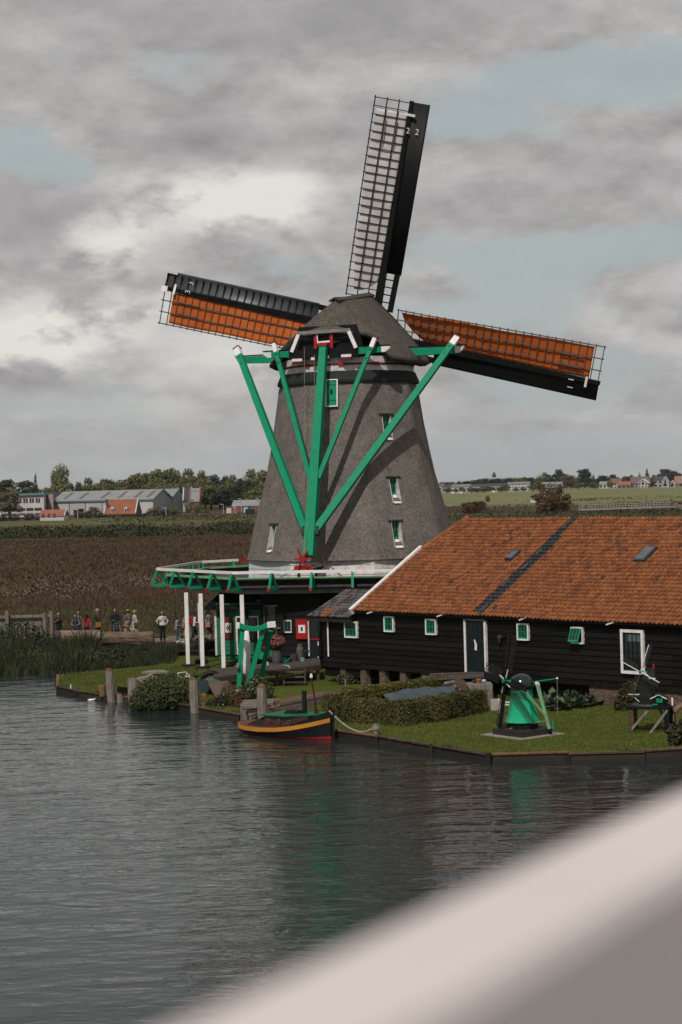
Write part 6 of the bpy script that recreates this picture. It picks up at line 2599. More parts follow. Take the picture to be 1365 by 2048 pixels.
# tail on the right
tdir = Vector((0.80, -0.60, 0)).normalized()
tb = GM + tdir * 1.06 + ZUP * 0.26
side = Vector((-tdir.y, tdir.x, 0))
for (o0_, zt, thick) in ((side * 0.06, 1.82, 0.085), (side * -0.52 - tdir * 0.3, 1.72, 0.06), (side * 0.50 - tdir * 0.2, 1.72, 0.06)):
    q = MB()
    tpt = GM + tdir * 0.56 + o0_ + ZUP * zt
    bt_ = tb if thick > 0.08 else tb + (GM + tdir * 0.56 + ZUP * 1.82 - tb) * 0.28
    d_ = (tpt - bt_).normalized()
    q.bar(bt_, tpt - d_ * 0.1, thick, thick, up=side)
    be = q.build('tail_beam', PALEGREEN, gm)
    q = MB()
    q.bar(tpt - d_ * 0.1, tpt, thick, thick, up=side)
    q.build('beam_head', WHITE, be)
q = MB()
q.bar(GM + ZUP * 1.78 + tdir * 0.3 + side * .2, GM + ZUP * 1.93 + tdir * 1.18 + side * 0.35, 0.035, 0.035)
arm = q.build('brake_arm', GREEN, gm)
q = MB()
q.ell(GM + ZUP * 1.93 + tdir * 1.2 + side * 0.35, (0.04, 0.04, 0.04), 8, 5)
q.build('arm_knob', WHITE, arm)
q = MB()
q.tube([GM + ZUP * 1.92 + tdir * 1.2 + side * 0.35, GM + ZUP * 0.65 + tdir * 1.2 + side * 0.30], 0.008, 4)
q.build('rope', ROPE, arm)
q = MB()
q.box(tb + tdir * 0.06 + ZUP * 0.12 + side * .12, (0.06, 0.1, 0.26))
q.build('winch', GREEN, gm)
q = MB()
q.tube([tb + ZUP * 0.3, GM - tdir * 0.2 - side * 0.55 + ZUP * 0.26], 0.012, 5)
q.build('guy_rope', ROPE, gm)

# ------------------------------------------------------------------ black model mill on its table
tcn = atz(1306, 1466, GZ)
TB = Vector((tcn.x, tcn.y + 0.35, GZ))
tab = thing('model_table', tuple(TB), 'black timber table carrying the black model mill', 'table')
ta = R(-20)
tx = Vector((math.cos(ta), math.sin(ta), 0))
ty = Vector((-math.sin(ta), math.cos(ta), 0))
q = MB()
q.box(TB + ZUP * 0.86, (1.42, 1.0, 0.09), (tx, ty, ZUP))
q.build('top', BLACK, tab, bevel=0.01)
for sx in (-1, 1):
    for sy in (-1, 1):
        q = MB()
        c_ = TB + tx * (sx * 0.6) + ty * (sy * 0.40)
        q.bar(c_, c_ + ZUP * 0.82, 0.12, 0.12)
        q.build('leg', BROWNWOOD if sx < 0 else BLACK, tab)
for a_, b_ in ((TB + tx * -0.6 + ty * -0.42 + ZUP * 0.1, TB + tx * 0.0 + ty * -0.42 + ZUP * 0.78), (TB + tx * 0.05 + ty * -0.48 + ZUP * 0.0, TB + tx * 0.66 + ty * -0.46 + ZUP * 0.80), (TB + tx * 0.62 + ty * 0.3 + ZUP * 0.1, TB + tx * 0.2 + ty * 0.4 + ZUP * 0.78)):
    q = MB()
    q.bar(a_, b_, 0.06, 0.08)
    q.build('strut', OLDWOOD, tab)
BM = TB + ZUP * 0.91
bmill = thing('model_windmill', tuple(BM), 'small black model windmill with thin white edged sails on a table', 'model windmill')
q = MB()
octa(q, BM - tx * 0.12, [(0.50, 0), (0.49, 0.05)], 20, 0)
q.build('base_disc', LEAD, bmill)
q = MB()
octa(q, BM - tx * 0.12 + ZUP * 0.05, [(0.30, 0), (0.31, 0.25), (0.27, 0.55), (0.235, 0.85)])
dkf = mat('black_felt', (0.012, 0.0125, 0.013), (0.008, 0.008, 0.009), 4, 0.8)
q.build('body', dkf, bmill)
q = MB()
c_ = BM + tx * 0.0 + ZUP * 0.9
q.hexa([c_ - tx * 0.30 - ty * 0.24, c_ + tx * 0.22 - ty * 0.24, c_ + tx * 0.22 + ty * 0.24, c_ - tx * 0.30 + ty * 0.24],
       [c_ - tx * 0.12 - ty * 0.05 + ZUP * 0.36, c_ + tx * 0.16 - ty * 0.05 + ZUP * 0.30, c_ + tx * 0.16 + ty * 0.05 + ZUP * 0.30, c_ - tx * 0.12 + ty * 0.05 + ZUP * 0.36])
capb = q.build('cap', dkf, bmill)
q = MB()
q.bar(c_ + tx * 0.0 - ty * 0.25 + ZUP * 0.02, c_ + tx * 0.24 - ty * 0.25 + ZUP * 0.02, 0.03, 0.035)
q.build('cap_trim', WHITE, capb)
q = MB()
q.lathe(c_ + tx * 0.14 + ZUP * 0.30, [(0.02, 0), (0.035, 0.05), (0.03, 0.12), (0.012, 0.2)], 8)
q.build('finial', RED, capb)
# small outhouse with white gable trim, gallery
q = MB()
oc = BM + tx * 0.36 - ty * 0.18
q.box(oc + ZUP * 0.13, (0.46, 0.42, 0.26), (tx, ty, ZUP))
q.prism([oc + tx * -0.24 - ty * 0.21 + ZUP * 0.26, oc + tx * 0.24 - ty * 0.21 + ZUP * 0.26, oc - ty * 0.21 + ZUP * 0.38], ty * 0.42)
oh = q.build('outhouse', BLACK, bmill)
for s in (-1, 1):
    q = MB()
    q.bar(oc + tx * (s * 0.28) - ty * 0.23 + ZUP * 0.25, oc - ty * 0.23 + ZUP * 0.39, 0.03, 0.03)
    q.build('gable_trim', WHITE, oh)
q = MB()
q.box(oc + tx * 0.03 - ty * 0.225 + ZUP * 0.2, (0.2, 0.03, 0.14), (tx, ty, ZUP))
q.box(oc + tx * -0.12 - ty * 0.225 + ZUP * 0.06, (0.16, 0.03, 0.05), (tx, ty, ZUP))
q.build('green_door', GREEN, oh)
q = MB()
q.box(oc + tx * 0.42 + ZUP * 0.14, (0.05, 0.05, 0.26), (tx, ty, ZUP))
q.build('white_post', WHITE, bmill)
q = MB()
gc = BM - tx * 0.5 - ty * 0.1 + ZUP * 0.32
q.bar(gc - tx * 0.18, gc + tx * 0.22, 0.3, 0.025)
gal = q.build('gallery', MIDGREEN, bmill)
q = MB()
q.bar(gc - tx * 0.2 - ty * 0.16 + ZUP * .06, gc + tx * 0.2 - ty * 0.16 + ZUP * 0.06, 0.02, 0.02)
q.bar(gc - tx * 0.05 - ty * .1, gc + tx * 0.25 - ty * .1 - ZUP * 0.27, 0.02, 0.02)
q.build('gallery_rail', WHITE, gal)
# sails: face left towards the viewer
sd2 = Vector((-0.80, -0.55, 0.15)).normalized()
hb2 = c_ + ZUP * 0.18 + sd2 * 0.42
q = MB()
q.tube([hb2 - sd2 * 0.35, hb2 + sd2 * 0.05], 0.05, 8)
q.build('windshaft', GREEN, bmill)
s_h = sd2.cross(ZUP).normalized()
s_v = s_h.cross(sd2).normalized()
s_hr = s_h if s_h.x > 0 else -s_h
for k in range(4):
    an = R(17) + k * math.pi / 2
    u = s_v * math.cos(an) + s_hr * math.sin(an)
    b = s_v * math.cos(an + math.pi / 2) + s_hr * math.sin(an + math.pi / 2)
    q = MB()
    q.bar(hb2, hb2 + u * 0.98, 0.022, 0.022, up=sd2)
    stk = q.build('sail', WHITE if k != 2 else LATH, bmill)
    q = MB()
    for i in range(14):
        r_ = 0.2 + i * 0.058
        q.bar(hb2 + u * r_, hb2 + u * r_ + b * 0.17, 0.008, 0.008, up=sd2)
    for s_ in (0.06, 0.115, 0.17):
        q.bar(hb2 + u * 0.18 + b * s_, hb2 + u * 0.98 + b * s_, 0.008, 0.008, up=sd2)
    q.build('lattice', mat('grey_mesh', (0.05, 0.045, 0.045)), stk)
q = MB()
q.tube([hb2 + s_hr * 0.05, hb2 + s_hr * 0.22 - ZUP * 0.02, hb2 + s_hr * 0.5 - ZUP * 0.2], 0.013, 5)
q.tube([hb2 + s_hr * 0.22 - ZUP * 0.02, hb2 + s_hr * 0.18 + ZUP * 0.16], 0.010, 5)
q.build('stay', WHITE, bmill)

# ------------------------------------------------------------------ logs, fence, reeds on the left bank
def log(x0, x1, yc, Y, rad, label, seed, tint):
    a_, b_ = at(x0, yc, Y), at(x1, yc, Y - 0.4)
    o = thing('log', (a_.x, a_.y, BZ), label, 'log', 'felled trunks on the bank')
    rr = random.Random(seed)
    q = MB()
    n_, m_ = 22, 18
    ph = [rr.uniform(0, 6) for _ in range(4)]
    for i in range(m_ + 1):
        f_ = i / m_
        c_ = a_.lerp(b_, f_)
        for j in range(n_):
            an = 2 * math.pi * j / n_
            r_ = rad * (1 + 0.06 * math.sin(an * 3 + ph[0] + f_ * 2) + 0.035 * math.sin(an * 9 + ph[1] + f_ * 4) + rr.uniform(-.025, .025))
            q.v.append(c_ + Vector((0, math.cos(an) * r_, math.sin(an) * r_)))
    for i in range(m_):
        for j in range(n_):
            p_, p2 = i * n_ + j, i * n_ + (j + 1) % n_
            q.f.append((p_, p2, p2 + n_, p_ + n_))
    q.build('bark', tint, o)
    q = MB()
    for c_ in (a_ - Vector((0.01, 0, 0)), b_ + Vector((0.01, 0, 0))):
        q.tube([c_, c_ + Vector((0.012, 0, 0))], rad * 0.93, 20, up=(0, 0, 1))
    q.build('sawn_end', mat('sawn_wood', (0.16, 0.115, 0.08), (0.11, 0.08, 0.055), 5, 0.9), o)


BARK2 = mat('peeled_bark', (0.29, 0.195, 0.125), (0.13, 0.085, 0.055), 2.0, 0.95, 0.8, 8, (1, 5, 5), c3=(0.22, 0.17, 0.135), bdist=0.05)
log(112, 202, 1274, 103.5, 0.36, 'pale peeled tree trunk lying nearest the plank fence', 1, BARK2)
log(206, 307, 1277, 102.5, 0.38, 'brown barked tree trunk lying right of the peeled one', 2, BARK)
fn = thing('plank_fence', tuple(at(40, 1270, 103)), 'low dark grey plank fence at the left edge', 'fence')
for i in range(13):
    px = -14 + i * 8.0
    a_ = at(px, 1290, 104)
    t_ = at(px, 1232 - 0.02 * px, 104)
    q = MB()
    q.bar((a_.x, a_.y, 0.3), (a_.x, a_.y, t_.z), 0.19, 0.03)
    q.build('plank', OLDWOOD, fn)
for px, h_ in ((14, 1222), (89, 1226), (103, 1222)):
    t_ = at(px, h_, 103.6)
    q = MB()
    q.bar((t_.x, t_.y, 0.2), (t_.x, t_.y, t_.z), 0.18, 0.18)
    q.build('post', OLDWOOD, fn)
q = MB()
q.bar(at(-14, 1234, 103.8), at(104, 1231, 103.8), 0.06, 0.14)
q.build('rail', OLDWOOD, fn)
for i in range(6):
    a_ = at(104 + i * 0.5, 1280, 103.5 - i * 0.25)
    q = MB()
    q.bar((a_.x, a_.y, 0.2), (a_.x, a_.y, at(104, 1228, 103.5 - i * .25).z), 0.03, 0.2)
    q.build('plank', OLDWOOD, fn)


def reeds(name, n_, xf, yf, h0, m_, label, wid=0.03, droop=0.5):
    X, Y_ = xf(n_), yf(n_)
    P = np.stack([X, Y_, np.full(n_, 0.05)], 1)
    P[:, 2] = np.clip((Y_ - 93.0) / 7 * 0.5, -0.05, 0.5)
    a_ = RNG.uniform(0, 2 * np.pi, n_)
    U = np.stack([np.cos(a_), np.sin(a_) * .4, np.zeros(n_)], 1) * (wid * (0.5 + RNG.random(n_)))[:, None]
    V = np.stack([RNG.normal(0, 0.38, n_), RNG.normal(-0.15, 0.3, n_), np.ones(n_)], 1) * (h0 * (0.45 + 0.8 * RNG.random(n_)) * (0.8 + 0.22 * np.sin(X * 1.7) + 0.2 * np.sin(X * 3.9 + Y_ * 1.3)))[:, None]
    o = quads(name, P, U, V, m_, tri=True)
    return tag(o, label, 'reeds', kind='stuff')


REED = leafmat('reed_leaves', (0.052, 0.058, 0.026), (0.014, 0.020, 0.010), (0.026, 0.033, 0.015), 0.5, 0.9)
reeds('reeds', 10000, lambda n_: RNG.uniform(-21, -13.0, n_), lambda n_: RNG.uniform(92.6, 101.5, n_), 1.05, REED, 'tall dark reeds on the bank below the plank fence')
reeds('reeds', 10000, lambda n_: RNG.uniform(-14.5, -8.6, n_), lambda n_: RNG.uniform(93.0, 99.8, n_), 0.55, REED, 'dark reeds on the bank below the two logs')
reeds('reeds', 1500, lambda n_: RNG.uniform(-9.0, -6.2, n_), lambda n_: RNG.uniform(99.5, 103, n_), 0.45, REED, 'weeds on the bank below the waiting people')
c = at(40, 1255, 101)
bush('bank_shrub', [((c.x, c.y, 1.2), (1.5, 1.0, 0.9)), ((c.x - 1.6, c.y, 1.0), (1.2, 1.0, 0.8)), ((c.x + 1.2, c.y, 0.8), (1.0, 0.8, 0.7))], 3800, 0.085, leafmat('bank_leaves', (0.036, 0.045, 0.02), (0.018, 0.025, 0.012), None, 1.5, 0.6), 'dark shrub with a few white flowers before the plank fence', 0.03, flowers=(8, 0.09, FLW))
for i, (px, py, Y_, w_, h_) in enumerate(((118, 1318, 95.5, 1.0, 0.55), (172, 1312, 96.0, 1.3, 0.7), (228, 1310, 96.0, 1.2, 0.6), (285, 1306, 96.5, 1.0, 0.5), (70, 1310, 95.5, 1.4, 0.8), (12, 1312, 95.0, 1.3, 0.9))):
    c = at(px, py, Y_)
    lb = ['below the left end of the peeled log', 'below the middle of the peeled log', 'below the gap between the logs', 'below the right end of the brown log', 'below the right end of the plank fence', 'at the left frame edge by the water'][i]
    bush('bank_shrub', [((c.x, c.y, 0.35), (w_ * .7, 0.8, h_)), ((c.x - .6, c.y, 0.3), (w_ * .5, 0.7, h_ * .8)), ((c.x + .6, c.y, 0.3), (w_ * .5, 0.7, h_ * .7))], 1500, 0.07, BUSHM if i % 3 == 1 else DARKBUSH, 'low dark bank shrub ' + lb, 0.015)
# black retaining wall and dark water cut left of the green shed
q = MB()
q.bar((-11.0, 98.9, 0.18), (-6.2, 97.6, 0.22), 0.15, 0.62)
tag(q.build('retaining_wall', TAR), 'black timber retaining wall below the path', 'retaining wall')
q = MB()
q.bar(at(335, 1275, 104.6), at(436, 1272, 103.6), 0.10, 0.14)
tag(q.build('kerb_beam', OLDWOOD), 'pale timber kerb beam along the path behind the people', 'kerb')
for i, (px, py) in enumerate(((357, 1284), (366, 1285))):
    c_ = at(px, py, 101.5)
    q = MB()
    q.lathe(c_ - ZUP * 0.12, [(0.06, 0), (0.12, 0.02), (0.13, 0.16), (0.05, 0.19)], 10)
    tag(q.build('white_cap_post', OLDWHITE), '%s of the two low white capped posts at the path edge' % ('left one', 'right one')[i], 'post')
q = MB()
q.ell(at(312, 1345, 86), (0.7, 0.3, 0.12), 10, 5)
tag(q.build('driftwood', OLDWOOD), 'grey weathered slab of driftwood on the grass plot', 'driftwood')
# junk on the grass plot: pale basket frame and white shell shaped stone
bk = thing('wire_basket', tuple(atz(372, 1352, GZ)), 'pale wire basket frame behind the waterside bush', 'basket')
c0 = [at(x_, y_, 80.5) for x_, y_ in ((356, 1346), (373, 1344), (380, 1352), (359, 1355))]
q = MB()
for i in range(4):
    q.tube([c0[i], c0[(i + 1) % 4]], 0.018, 5)
    q.tube([c0[i], c0[i] - ZUP * 0.35], 0.014, 5)
q.build('frame', OLDWHITE, bk)
q = MB()
q.ell(at(306, 1360, 79.5), (0.11, 0.1, 0.10), 10, 6)
tag(q.build('white_stone', OLDWHITE, smooth=True), 'round white stone behind the waterside bush', 'stone')
tr = thing('root_stump', tuple(at(283, 1372, 79.2)), 'gnarled grey root lying behind the old pile', 'root')
q = MB()
for i in range(7):
    a_ = at(274 + i * 4, 1360 + (i % 3) * 3, 79.2)
    q.tube([a_, a_ + Vector((0.35, 0.1, rnd.uniform(-.15, .2))), a_ + Vector((0.6, 0.0, rnd.uniform(-.3, .05)))], [0.10, 0.09, 0.04], 7)
q.build('roots', OLDWOOD, tr)
q = MB()
q.tube([at(142, 1377, 82.0), at(142, 1369, 82.0)], 0.03, 8)
tag(q.build('marker_stick', OLDWHITE), 'tiny white marker stick on the left grass tip', 'stick')
for i, (px, py) in enumerate(((183, 1405),)):
    c_ = atz(px, py, 0.0)
    o = thing('swan', tuple(c_), 'small white bird floating at the timber edging', 'bird')
    q = MB()
    q.ell(c_ + ZUP * 0.11, (0.16, 0.07, 0.05), 10, 6)
    q.tube([c_ + Vector((0.11, 0, 0.12)), c_ + Vector((0.15, 0, 0.16)), c_ + Vector((0.19, 0, 0.15))], [0.04, 0.03, 0.02], 6)
    q.build('body', WHITE, o, smooth=True)

# ------------------------------------------------------------------ people
def person(px, pyf, Y, h, yaw, label, top, low, hair, skin=SKIN, arms='down', walk=0.0, sleeves='long', hairlen=0.0, skirt=0.0, lean=0.0, hat=None, bag=None, z=BZ, topm_len=0.0, crouch=0.0):
    """yaw 0 faces the camera, 90 faces right; heights in metres"""
    f = at(px, pyf, Y)
    base = Vector((f.x, f.y, z))
    o = thing('person', tuple(base), label, 'person', 'people walking along the path')
    k = h / 1.72
    cy, sy = math.cos(R(yaw)), math.sin(R(yaw))

    def L(x, y, zz):
        # local: x to its left as seen from the front (image right when facing us), y back
        zz = zz - crouch * min(1, zz)
        y = y - lean * max(0, zz - 0.9)
        return base + Vector(((x * cy - y * sy), (x * sy + y * cy), zz)) * k

    hip, sh = 0.92, 1.41
    A = {'down': ((0.25, 0.03, 1.12), (0.27, -0.05, 0.86)), 'phone': ((0.24, -0.04, 1.15), (0.10, -0.28, 1.32)), 'hold': ((0.25, 0.0, 1.12), (0.12, -0.26, 1.08)),
         'hip': ((0.32, 0.06, 1.15), (0.20, -0.08, 1.0)), 'swing': ((0.25, 0.08, 1.13), (0.25, -0.02, 0.9))}[arms]
    legs = []
    for s in (-1, 1):
        w_ = walk * s
        legs.append([(s * 0.09, 0, hip), (s * 0.095, -w_ * 0.5 - 0.02, 0.50), (s * 0.09, -w_ * 0.9 + (0.03 if w_ < 0 else 0), 0.07)])
    bd = MB()
    bd.tube([L(0, 0.0, 0.86), L(0, 0.0, 0.98), L(0, 0.01, 1.12), L(0, 0.0, 1.28), L(0, 0.0, 1.41), L(0, 0.0, 1.45)],
            [(0.155 * k, 0.11 * k), (0.15 * k, 0.10 * k), (0.125 * k, 0.09 * k), (0.155 * k, 0.105 * k), (0.16 * k, 0.085 * k), (0.06 * k, 0.06 * k)], 14, up=(-sy, cy, 0))
    bd.tube([L(0, 0, 1.42), L(0, -0.01, 1.53)], [0.055 * k, 0.05 * k], 10)
    hc = L(0, -0.015, 1.605)
    bd.ell(hc, (0.078 * k, 0.088 * k, 0.115 * k), 14, 10)
    bd.tube([L(0, -0.10, 1.62), L(0, -0.125, 1.585)], [0.010 * k, 0.016 * k], 6)
    for s in (-1, 1):
        bd.ell(L(s * 0.08, 0.0, 1.60), (0.018 * k, 0.018 * k, 0.03 * k), 6, 5)
    for lg in legs:
        bd.tube([L(*p) for p in lg], [0.085 * k, 0.058 * k, 0.042 * k], 10)
        bd.tube([L(lg[2][0], lg[2][1] + 0.05, 0.045), L(lg[2][0], lg[2][1] - 0.14, 0.035)], [0.042 * k, 0.038 * k], 8)
    hands = []
    for s in (-1, 1):
        sw = walk * -s * 0.35 if arms in ('down', 'swing') else 0
        e_ = (s * A[0][0], A[0][1] + sw * 0.3, A[0][2])
        w_ = (s * A[1][0], A[1][1] + sw, A[1][2])
        bd.tube([L(s * 0.165, 0, sh - 0.03), L(*e_), L(*w_)], [0.050 * k, 0.040 * k, 0.028 * k], 10)
        de = (Vector(w_) - Vector(e_)).normalized()
        pc_ = Vector(w_) + de * 0.05
        bd.tube([L(*w_), L(*pc_)], [0.030 * k, 0.042 * k], 8)
        for fi in range(4):
            off = (fi - 1.5) * 0.02
            st_ = pc_ + Vector((0, off, 0))
            md_ = st_ + de * 0.045
            en_ = md_ + de * (0.035 - abs(fi - 1.3) * 0.006) + Vector((-s * 0.015, 0, 0))
            bd.tube([L(*st_), L(*md_), L(*en_)], [0.0105 * k, 0.0098 * k, 0.008 * k], 6)
        th = Vector(w_) + de * 0.03
        bd.tube([L(*th), L(*(th + Vector((-s * 0.03, -0.02, 0)) + de * 0.03))], [0.013 * k, 0.010 * k], 6)
        hands.append((e_, w_))
    bd.build('body', skin, o, remesh=0.011)
    # face
    fc = MB()
    for s in (-1, 1):
        fc.ell(L(s * 0.032, -0.098, 1.615), (0.012 * k, 0.010 * k, 0.008 * k), 6, 4)
    fc.box(L(0, -0.100, 1.553), (0.045 * k, 0.012 * k, 0.010 * k))
    fc.build('face', mat('dark_features', (0.03, 0.015, 0.012)), o)
    # shirt
    t_ = MB()
    bot = 0.93 - topm_len
    t_.tube([L(0, 0.0, bot), L(0, 0.0, 1.0), L(0, 0.01, 1.13), L(0, 0.0, 1.28), L(0, 0.0, 1.41), L(0, 0.0, 1.465)],
            [(0.185 * k, 0.14 * k), (0.175 * k, 0.13 * k), (0.155 * k, 0.115 * k), (0.178 * k, 0.128 * k), (0.178 * k, 0.105 * k), (0.07 * k, 0.07 * k)], 16, up=(-sy, cy, 0))
    if sleeves != 'none':
        for s, (e_, w_) in zip((-1, 1), hands):
            pts = [L(s * 0.15, 0, sh - 0.03), L(*e_)]
            rr = [0.068 * k, 0.058 * k]
            if sleeves == 'long':
                pts.append(L(*(Vector(e_).lerp(Vector(w_), 0.92))))
                rr.append(0.045 * k)
            else:
                pts[1] = L(*Vector((s * 0.165, 0, sh - .03)).lerp(Vector(e_), 0.75))
            t_.tube(pts, rr, 10)
    t_.build('shirt', top, o, remesh=0.017)
    # trousers or skirt
    tr_ = MB()
    if skirt:
        tr_.tube([L(0, 0, 1.02), L(0, 0, 0.85), L(0, -0.02, 0.92 - skirt)], [(0.15 * k, 0.12 * k), (0.19 * k, 0.15 * k), (0.26 * k, 0.22 * k)], 16, up=(-sy, cy, 0))
        tr_.build('skirt', low, o, remesh=0.02)
    else:
        tr_.tube([L(0, 0, 1.0), L(0, 0, 0.84)], [(0.155 * k, 0.12 * k), (0.178 * k, 0.135 * k)], 14, up=(-sy, cy, 0))
        for lg in legs:
            tr_.tube([L(*lg[0]), L(*lg[1]), L(lg[2][0], lg[2][1], 0.10)], [0.105 * k, 0.078 * k, 0.062 * k], 10)
        tr_.build('trousers', low, o, remesh=0.018)
    sh_ = MB()
    for lg in legs:
        sh_.tube([L(lg[2][0], lg[2][1] + 0.075, 0.04), L(lg[2][0], lg[2][1] - 0.02, 0.05), L(lg[2][0], lg[2][1] - 0.17, 0.03)], [0.045 * k, 0.055 * k, 0.04 * k], 10, flat=0.8)
    sh_.build('shoes', mat('pale_shoes', (0.4, 0.38, 0.36)) if rnd.random() < .5 else BLACK, o, remesh=0.015)
    hr_ = MB()
    hr_.ell(L(0, 0.02, 1.64), (0.092 * k, 0.092 * k, 0.095 * k), 14, 8)
    if hairlen:
        hr_.tube([L(0, 0.05, 1.66), L(0, 0.075, 1.55), L(0, 0.10, 1.62 - hairlen)], [(0.085 * k, 0.07 * k), (0.10 * k, 0.055 * k), (0.07 * k, 0.03 * k)], 12, up=(-sy, cy, 0))
        for s in (-1, 1):
            hr_.tube([L(s * 0.075, 0.0, 1.66), L(s * 0.09, -0.01, 1.52), L(s * 0.09, -0.03, 1.66 - hairlen * 0.8)], [0.03 * k, 0.04 * k, 0.02 * k], 8)
    hr_.build('hair', hair, o, remesh=0.014)
    if hat:
        ht = MB()
        ht.ell(L(0, 0.01, 1.675), (0.10 * k, 0.105 * k, 0.07 * k), 12, 6)
        ht.tube([L(0, -0.06, 1.67), L(0, -0.19, 1.655)], [(0.08 * k, 0.015 * k), (0.06 * k, 0.008 * k)], 10)
        ht.build('cap', hat, o)
    if bag:
        kind, bm_ = bag
        bg_ = MB()
        if kind == 'pack':
            bg_.box(L(0, 0.19, 1.22), (0.30 * k, 0.20 * k, 0.48 * k), (Vector((cy, sy, 0)), Vector((-sy, cy, 0)), ZUP))
            b1 = bg_.build('backpack', bm_, o, bevel=0.06)
            stp = MB()
            for s in (-1, 1):
                stp.tube([L(s * 0.11, 0.13, 1.42), L(s * 0.12, -0.0, 1.49), L(s * 0.12, -0.135, 1.35), L(s * 0.13, 0.02, 1.05)], 0.018 * k, 6)
            stp.build('strap', BLACK, b1)
        else:
            sx = 0.26 if kind == 'side' else -0.26
            bg_.box(L(sx, -0.02, 0.92), (0.12 * k, 0.28 * k, 0.26 * k), (Vector((cy, sy, 0)), Vector((-sy, cy, 0)), ZUP))
            b1 = bg_.build('bag', bm_, o, bevel=0.03)
            stp = MB()
            stp.tube([L(sx, 0.08, 1.02), L(-sx * 0.35, 0.10, 1.47), L(-sx * 0.3, -0.13, 1.40), L(sx, -0.1, 1.02)], 0.013 * k, 6)
            stp.build('strap', BLACK, b1)
    return o


def cl(name, c):
    return mat('cloth_' + name, c, tuple(x * 0.82 for x in c), 6, 0.85, 0.15, 25)


BLK, NAVY, WHT, BLU, BEI, REDC, TEA, DGN, GRYC, ORG = (cl('black', (0.010, 0.010, 0.011)), cl('navy', (0.016, 0.022, 0.035)), cl('white', (0.55, 0.52, 0.50)), cl('light_blue', (0.17, 0.21, 0.26)), cl('beige', (0.30, 0.25, 0.21)),
                                                       cl('red', (0.27, 0.012, 0.018)), cl('teal', (0.018, 0.045, 0.055)), cl('dark_green', (0.018, 0.022, 0.014)), cl('grey', (0.09, 0.095, 0.10)), cl('orange', (0.33, 0.12, 0.02)))
DEN = cl('denim', (0.035, 0.065, 0.095))
PINK = cl('pink', (0.42, 0.15, 0.13))
BRN = cl('brown', (0.10, 0.065, 0.04))
HB, HD, HG, HL = mat('black_hair', (0.008, 0.007, 0.006)), mat('dark_brown_hair', (0.025, 0.014, 0.010)), mat('grey_hair', (0.28, 0.25, 0.22)), mat('straw_hat', (0.30, 0.235, 0.16))
FEET = 1279
person(119, 1287, 106.0, 1.72, 20, 'person in black tee holding a phone up beside the plank fence', BLK, NAVY, HD, arms='phone', sleeves='short')
person(153, 1287, 106.0, 1.58, 0, 'person in teal vest top hugging arms behind the peeled log', TEA, DEN, HD, arms='hold', sleeves='none', hairlen=0.30, lean=0.06)
person(159, 1282, 107.6, 1.66, -20, 'person with long dark hair carrying a red backpack at the logs', GRYC, NAVY, HD, arms='down', hairlen=0.3, bag=('pack', REDC))
person(175, 1287, 106.6, 1.55, 160, 'person in red top with long black hair behind the logs', REDC, BLK, HB, arms='down', hairlen=0.42, sleeves='short', lean=0.05)
person(197, 1288, 105.8, 1.86, -70, 'tall person in dark coat and pale cap at the logs', DGN, BLK, HG, arms='down', hat=cl('pale_cap', (0.26, 0.24, 0.20)), bag=('side', ORG), topm_len=0.35)
person(232, 1282, 107.6, 1.74, 10, 'person in black with long dark hair behind the brown log', BLK, NAVY, HB, arms='hold', hairlen=0.4)
person(235, 1292, 105.2, 1.42, 150, 'person in teal tee seen from behind bending at the brown log', TEA, NAVY, HB, arms='down', sleeves='short', hairlen=0.25, lean=0.15)
person(255, 1292, 105.4, 1.42, 40, 'person in pale pink top stooping at the brown log', cl('pale_pink', (0.30, 0.22, 0.20)), BEI, HB, arms='hold', hairlen=0.2, lean=0.30, bag=('side', WHT))
person(258, 1284, 107.0, 1.70, 190, 'person in grey shirt and yellow cap behind the stooping one', GRYC, NAVY, HD, arms='hold', hat=cl('yellow_cap', (0.35, 0.22, 0.03)))
person(271, 1286, 106.2, 1.70, -60, 'person in long cream dress and straw hat at the end of the log', cl('cream', (0.36, 0.33, 0.27)), cl('cream', (0.36, 0.33, 0.27)), HL, arms='down', skirt=0.66, hat=HL, bag=('side', BRN))
person(326, 1277, 104.8, 1.70, 5, 'person in white jumper and black trousers with very long dark hair', WHT, BLK, HD, arms='hip', hairlen=0.55, bag=('left', DGN))
person(355, 1281, 103.6, 1.50, 95, 'person in light blue shirt and jeans looking at a phone', BLU, DEN, HB, skin=SKIN2, arms='hold', topm_len=0.12, lean=0.05)
person(376, 1276, 105.0, 1.62, 15, 'person in beige coat partly behind the first white post', BEI, BEI, HB, skin=SKIN2, arms='hold', skirt=0.62, bag=('left', PINK))
person(389, 1280, 104.0, 1.66, 108, 'person in white shirt with red backpack striding by the posts', WHT, NAVY, HB, skin=SKIN2, arms='hold', walk=0.22, lean=0.10, bag=('pack', REDC))
person(402, 1278, 104.6, 1.62, 90, 'person in blue half hidden by the pair of white posts', BLU, DEN, HB, arms='down', walk=0.15, bag=('side', ORG))
person(419, 1277, 104.2, 1.74, 78, 'person in pale blue top and brown shorts with pink bag by the green shed', BLU, BRN, HB, skin=SKIN2, arms='swing', hairlen=0.12, walk=0.16, bag=('left', PINK))

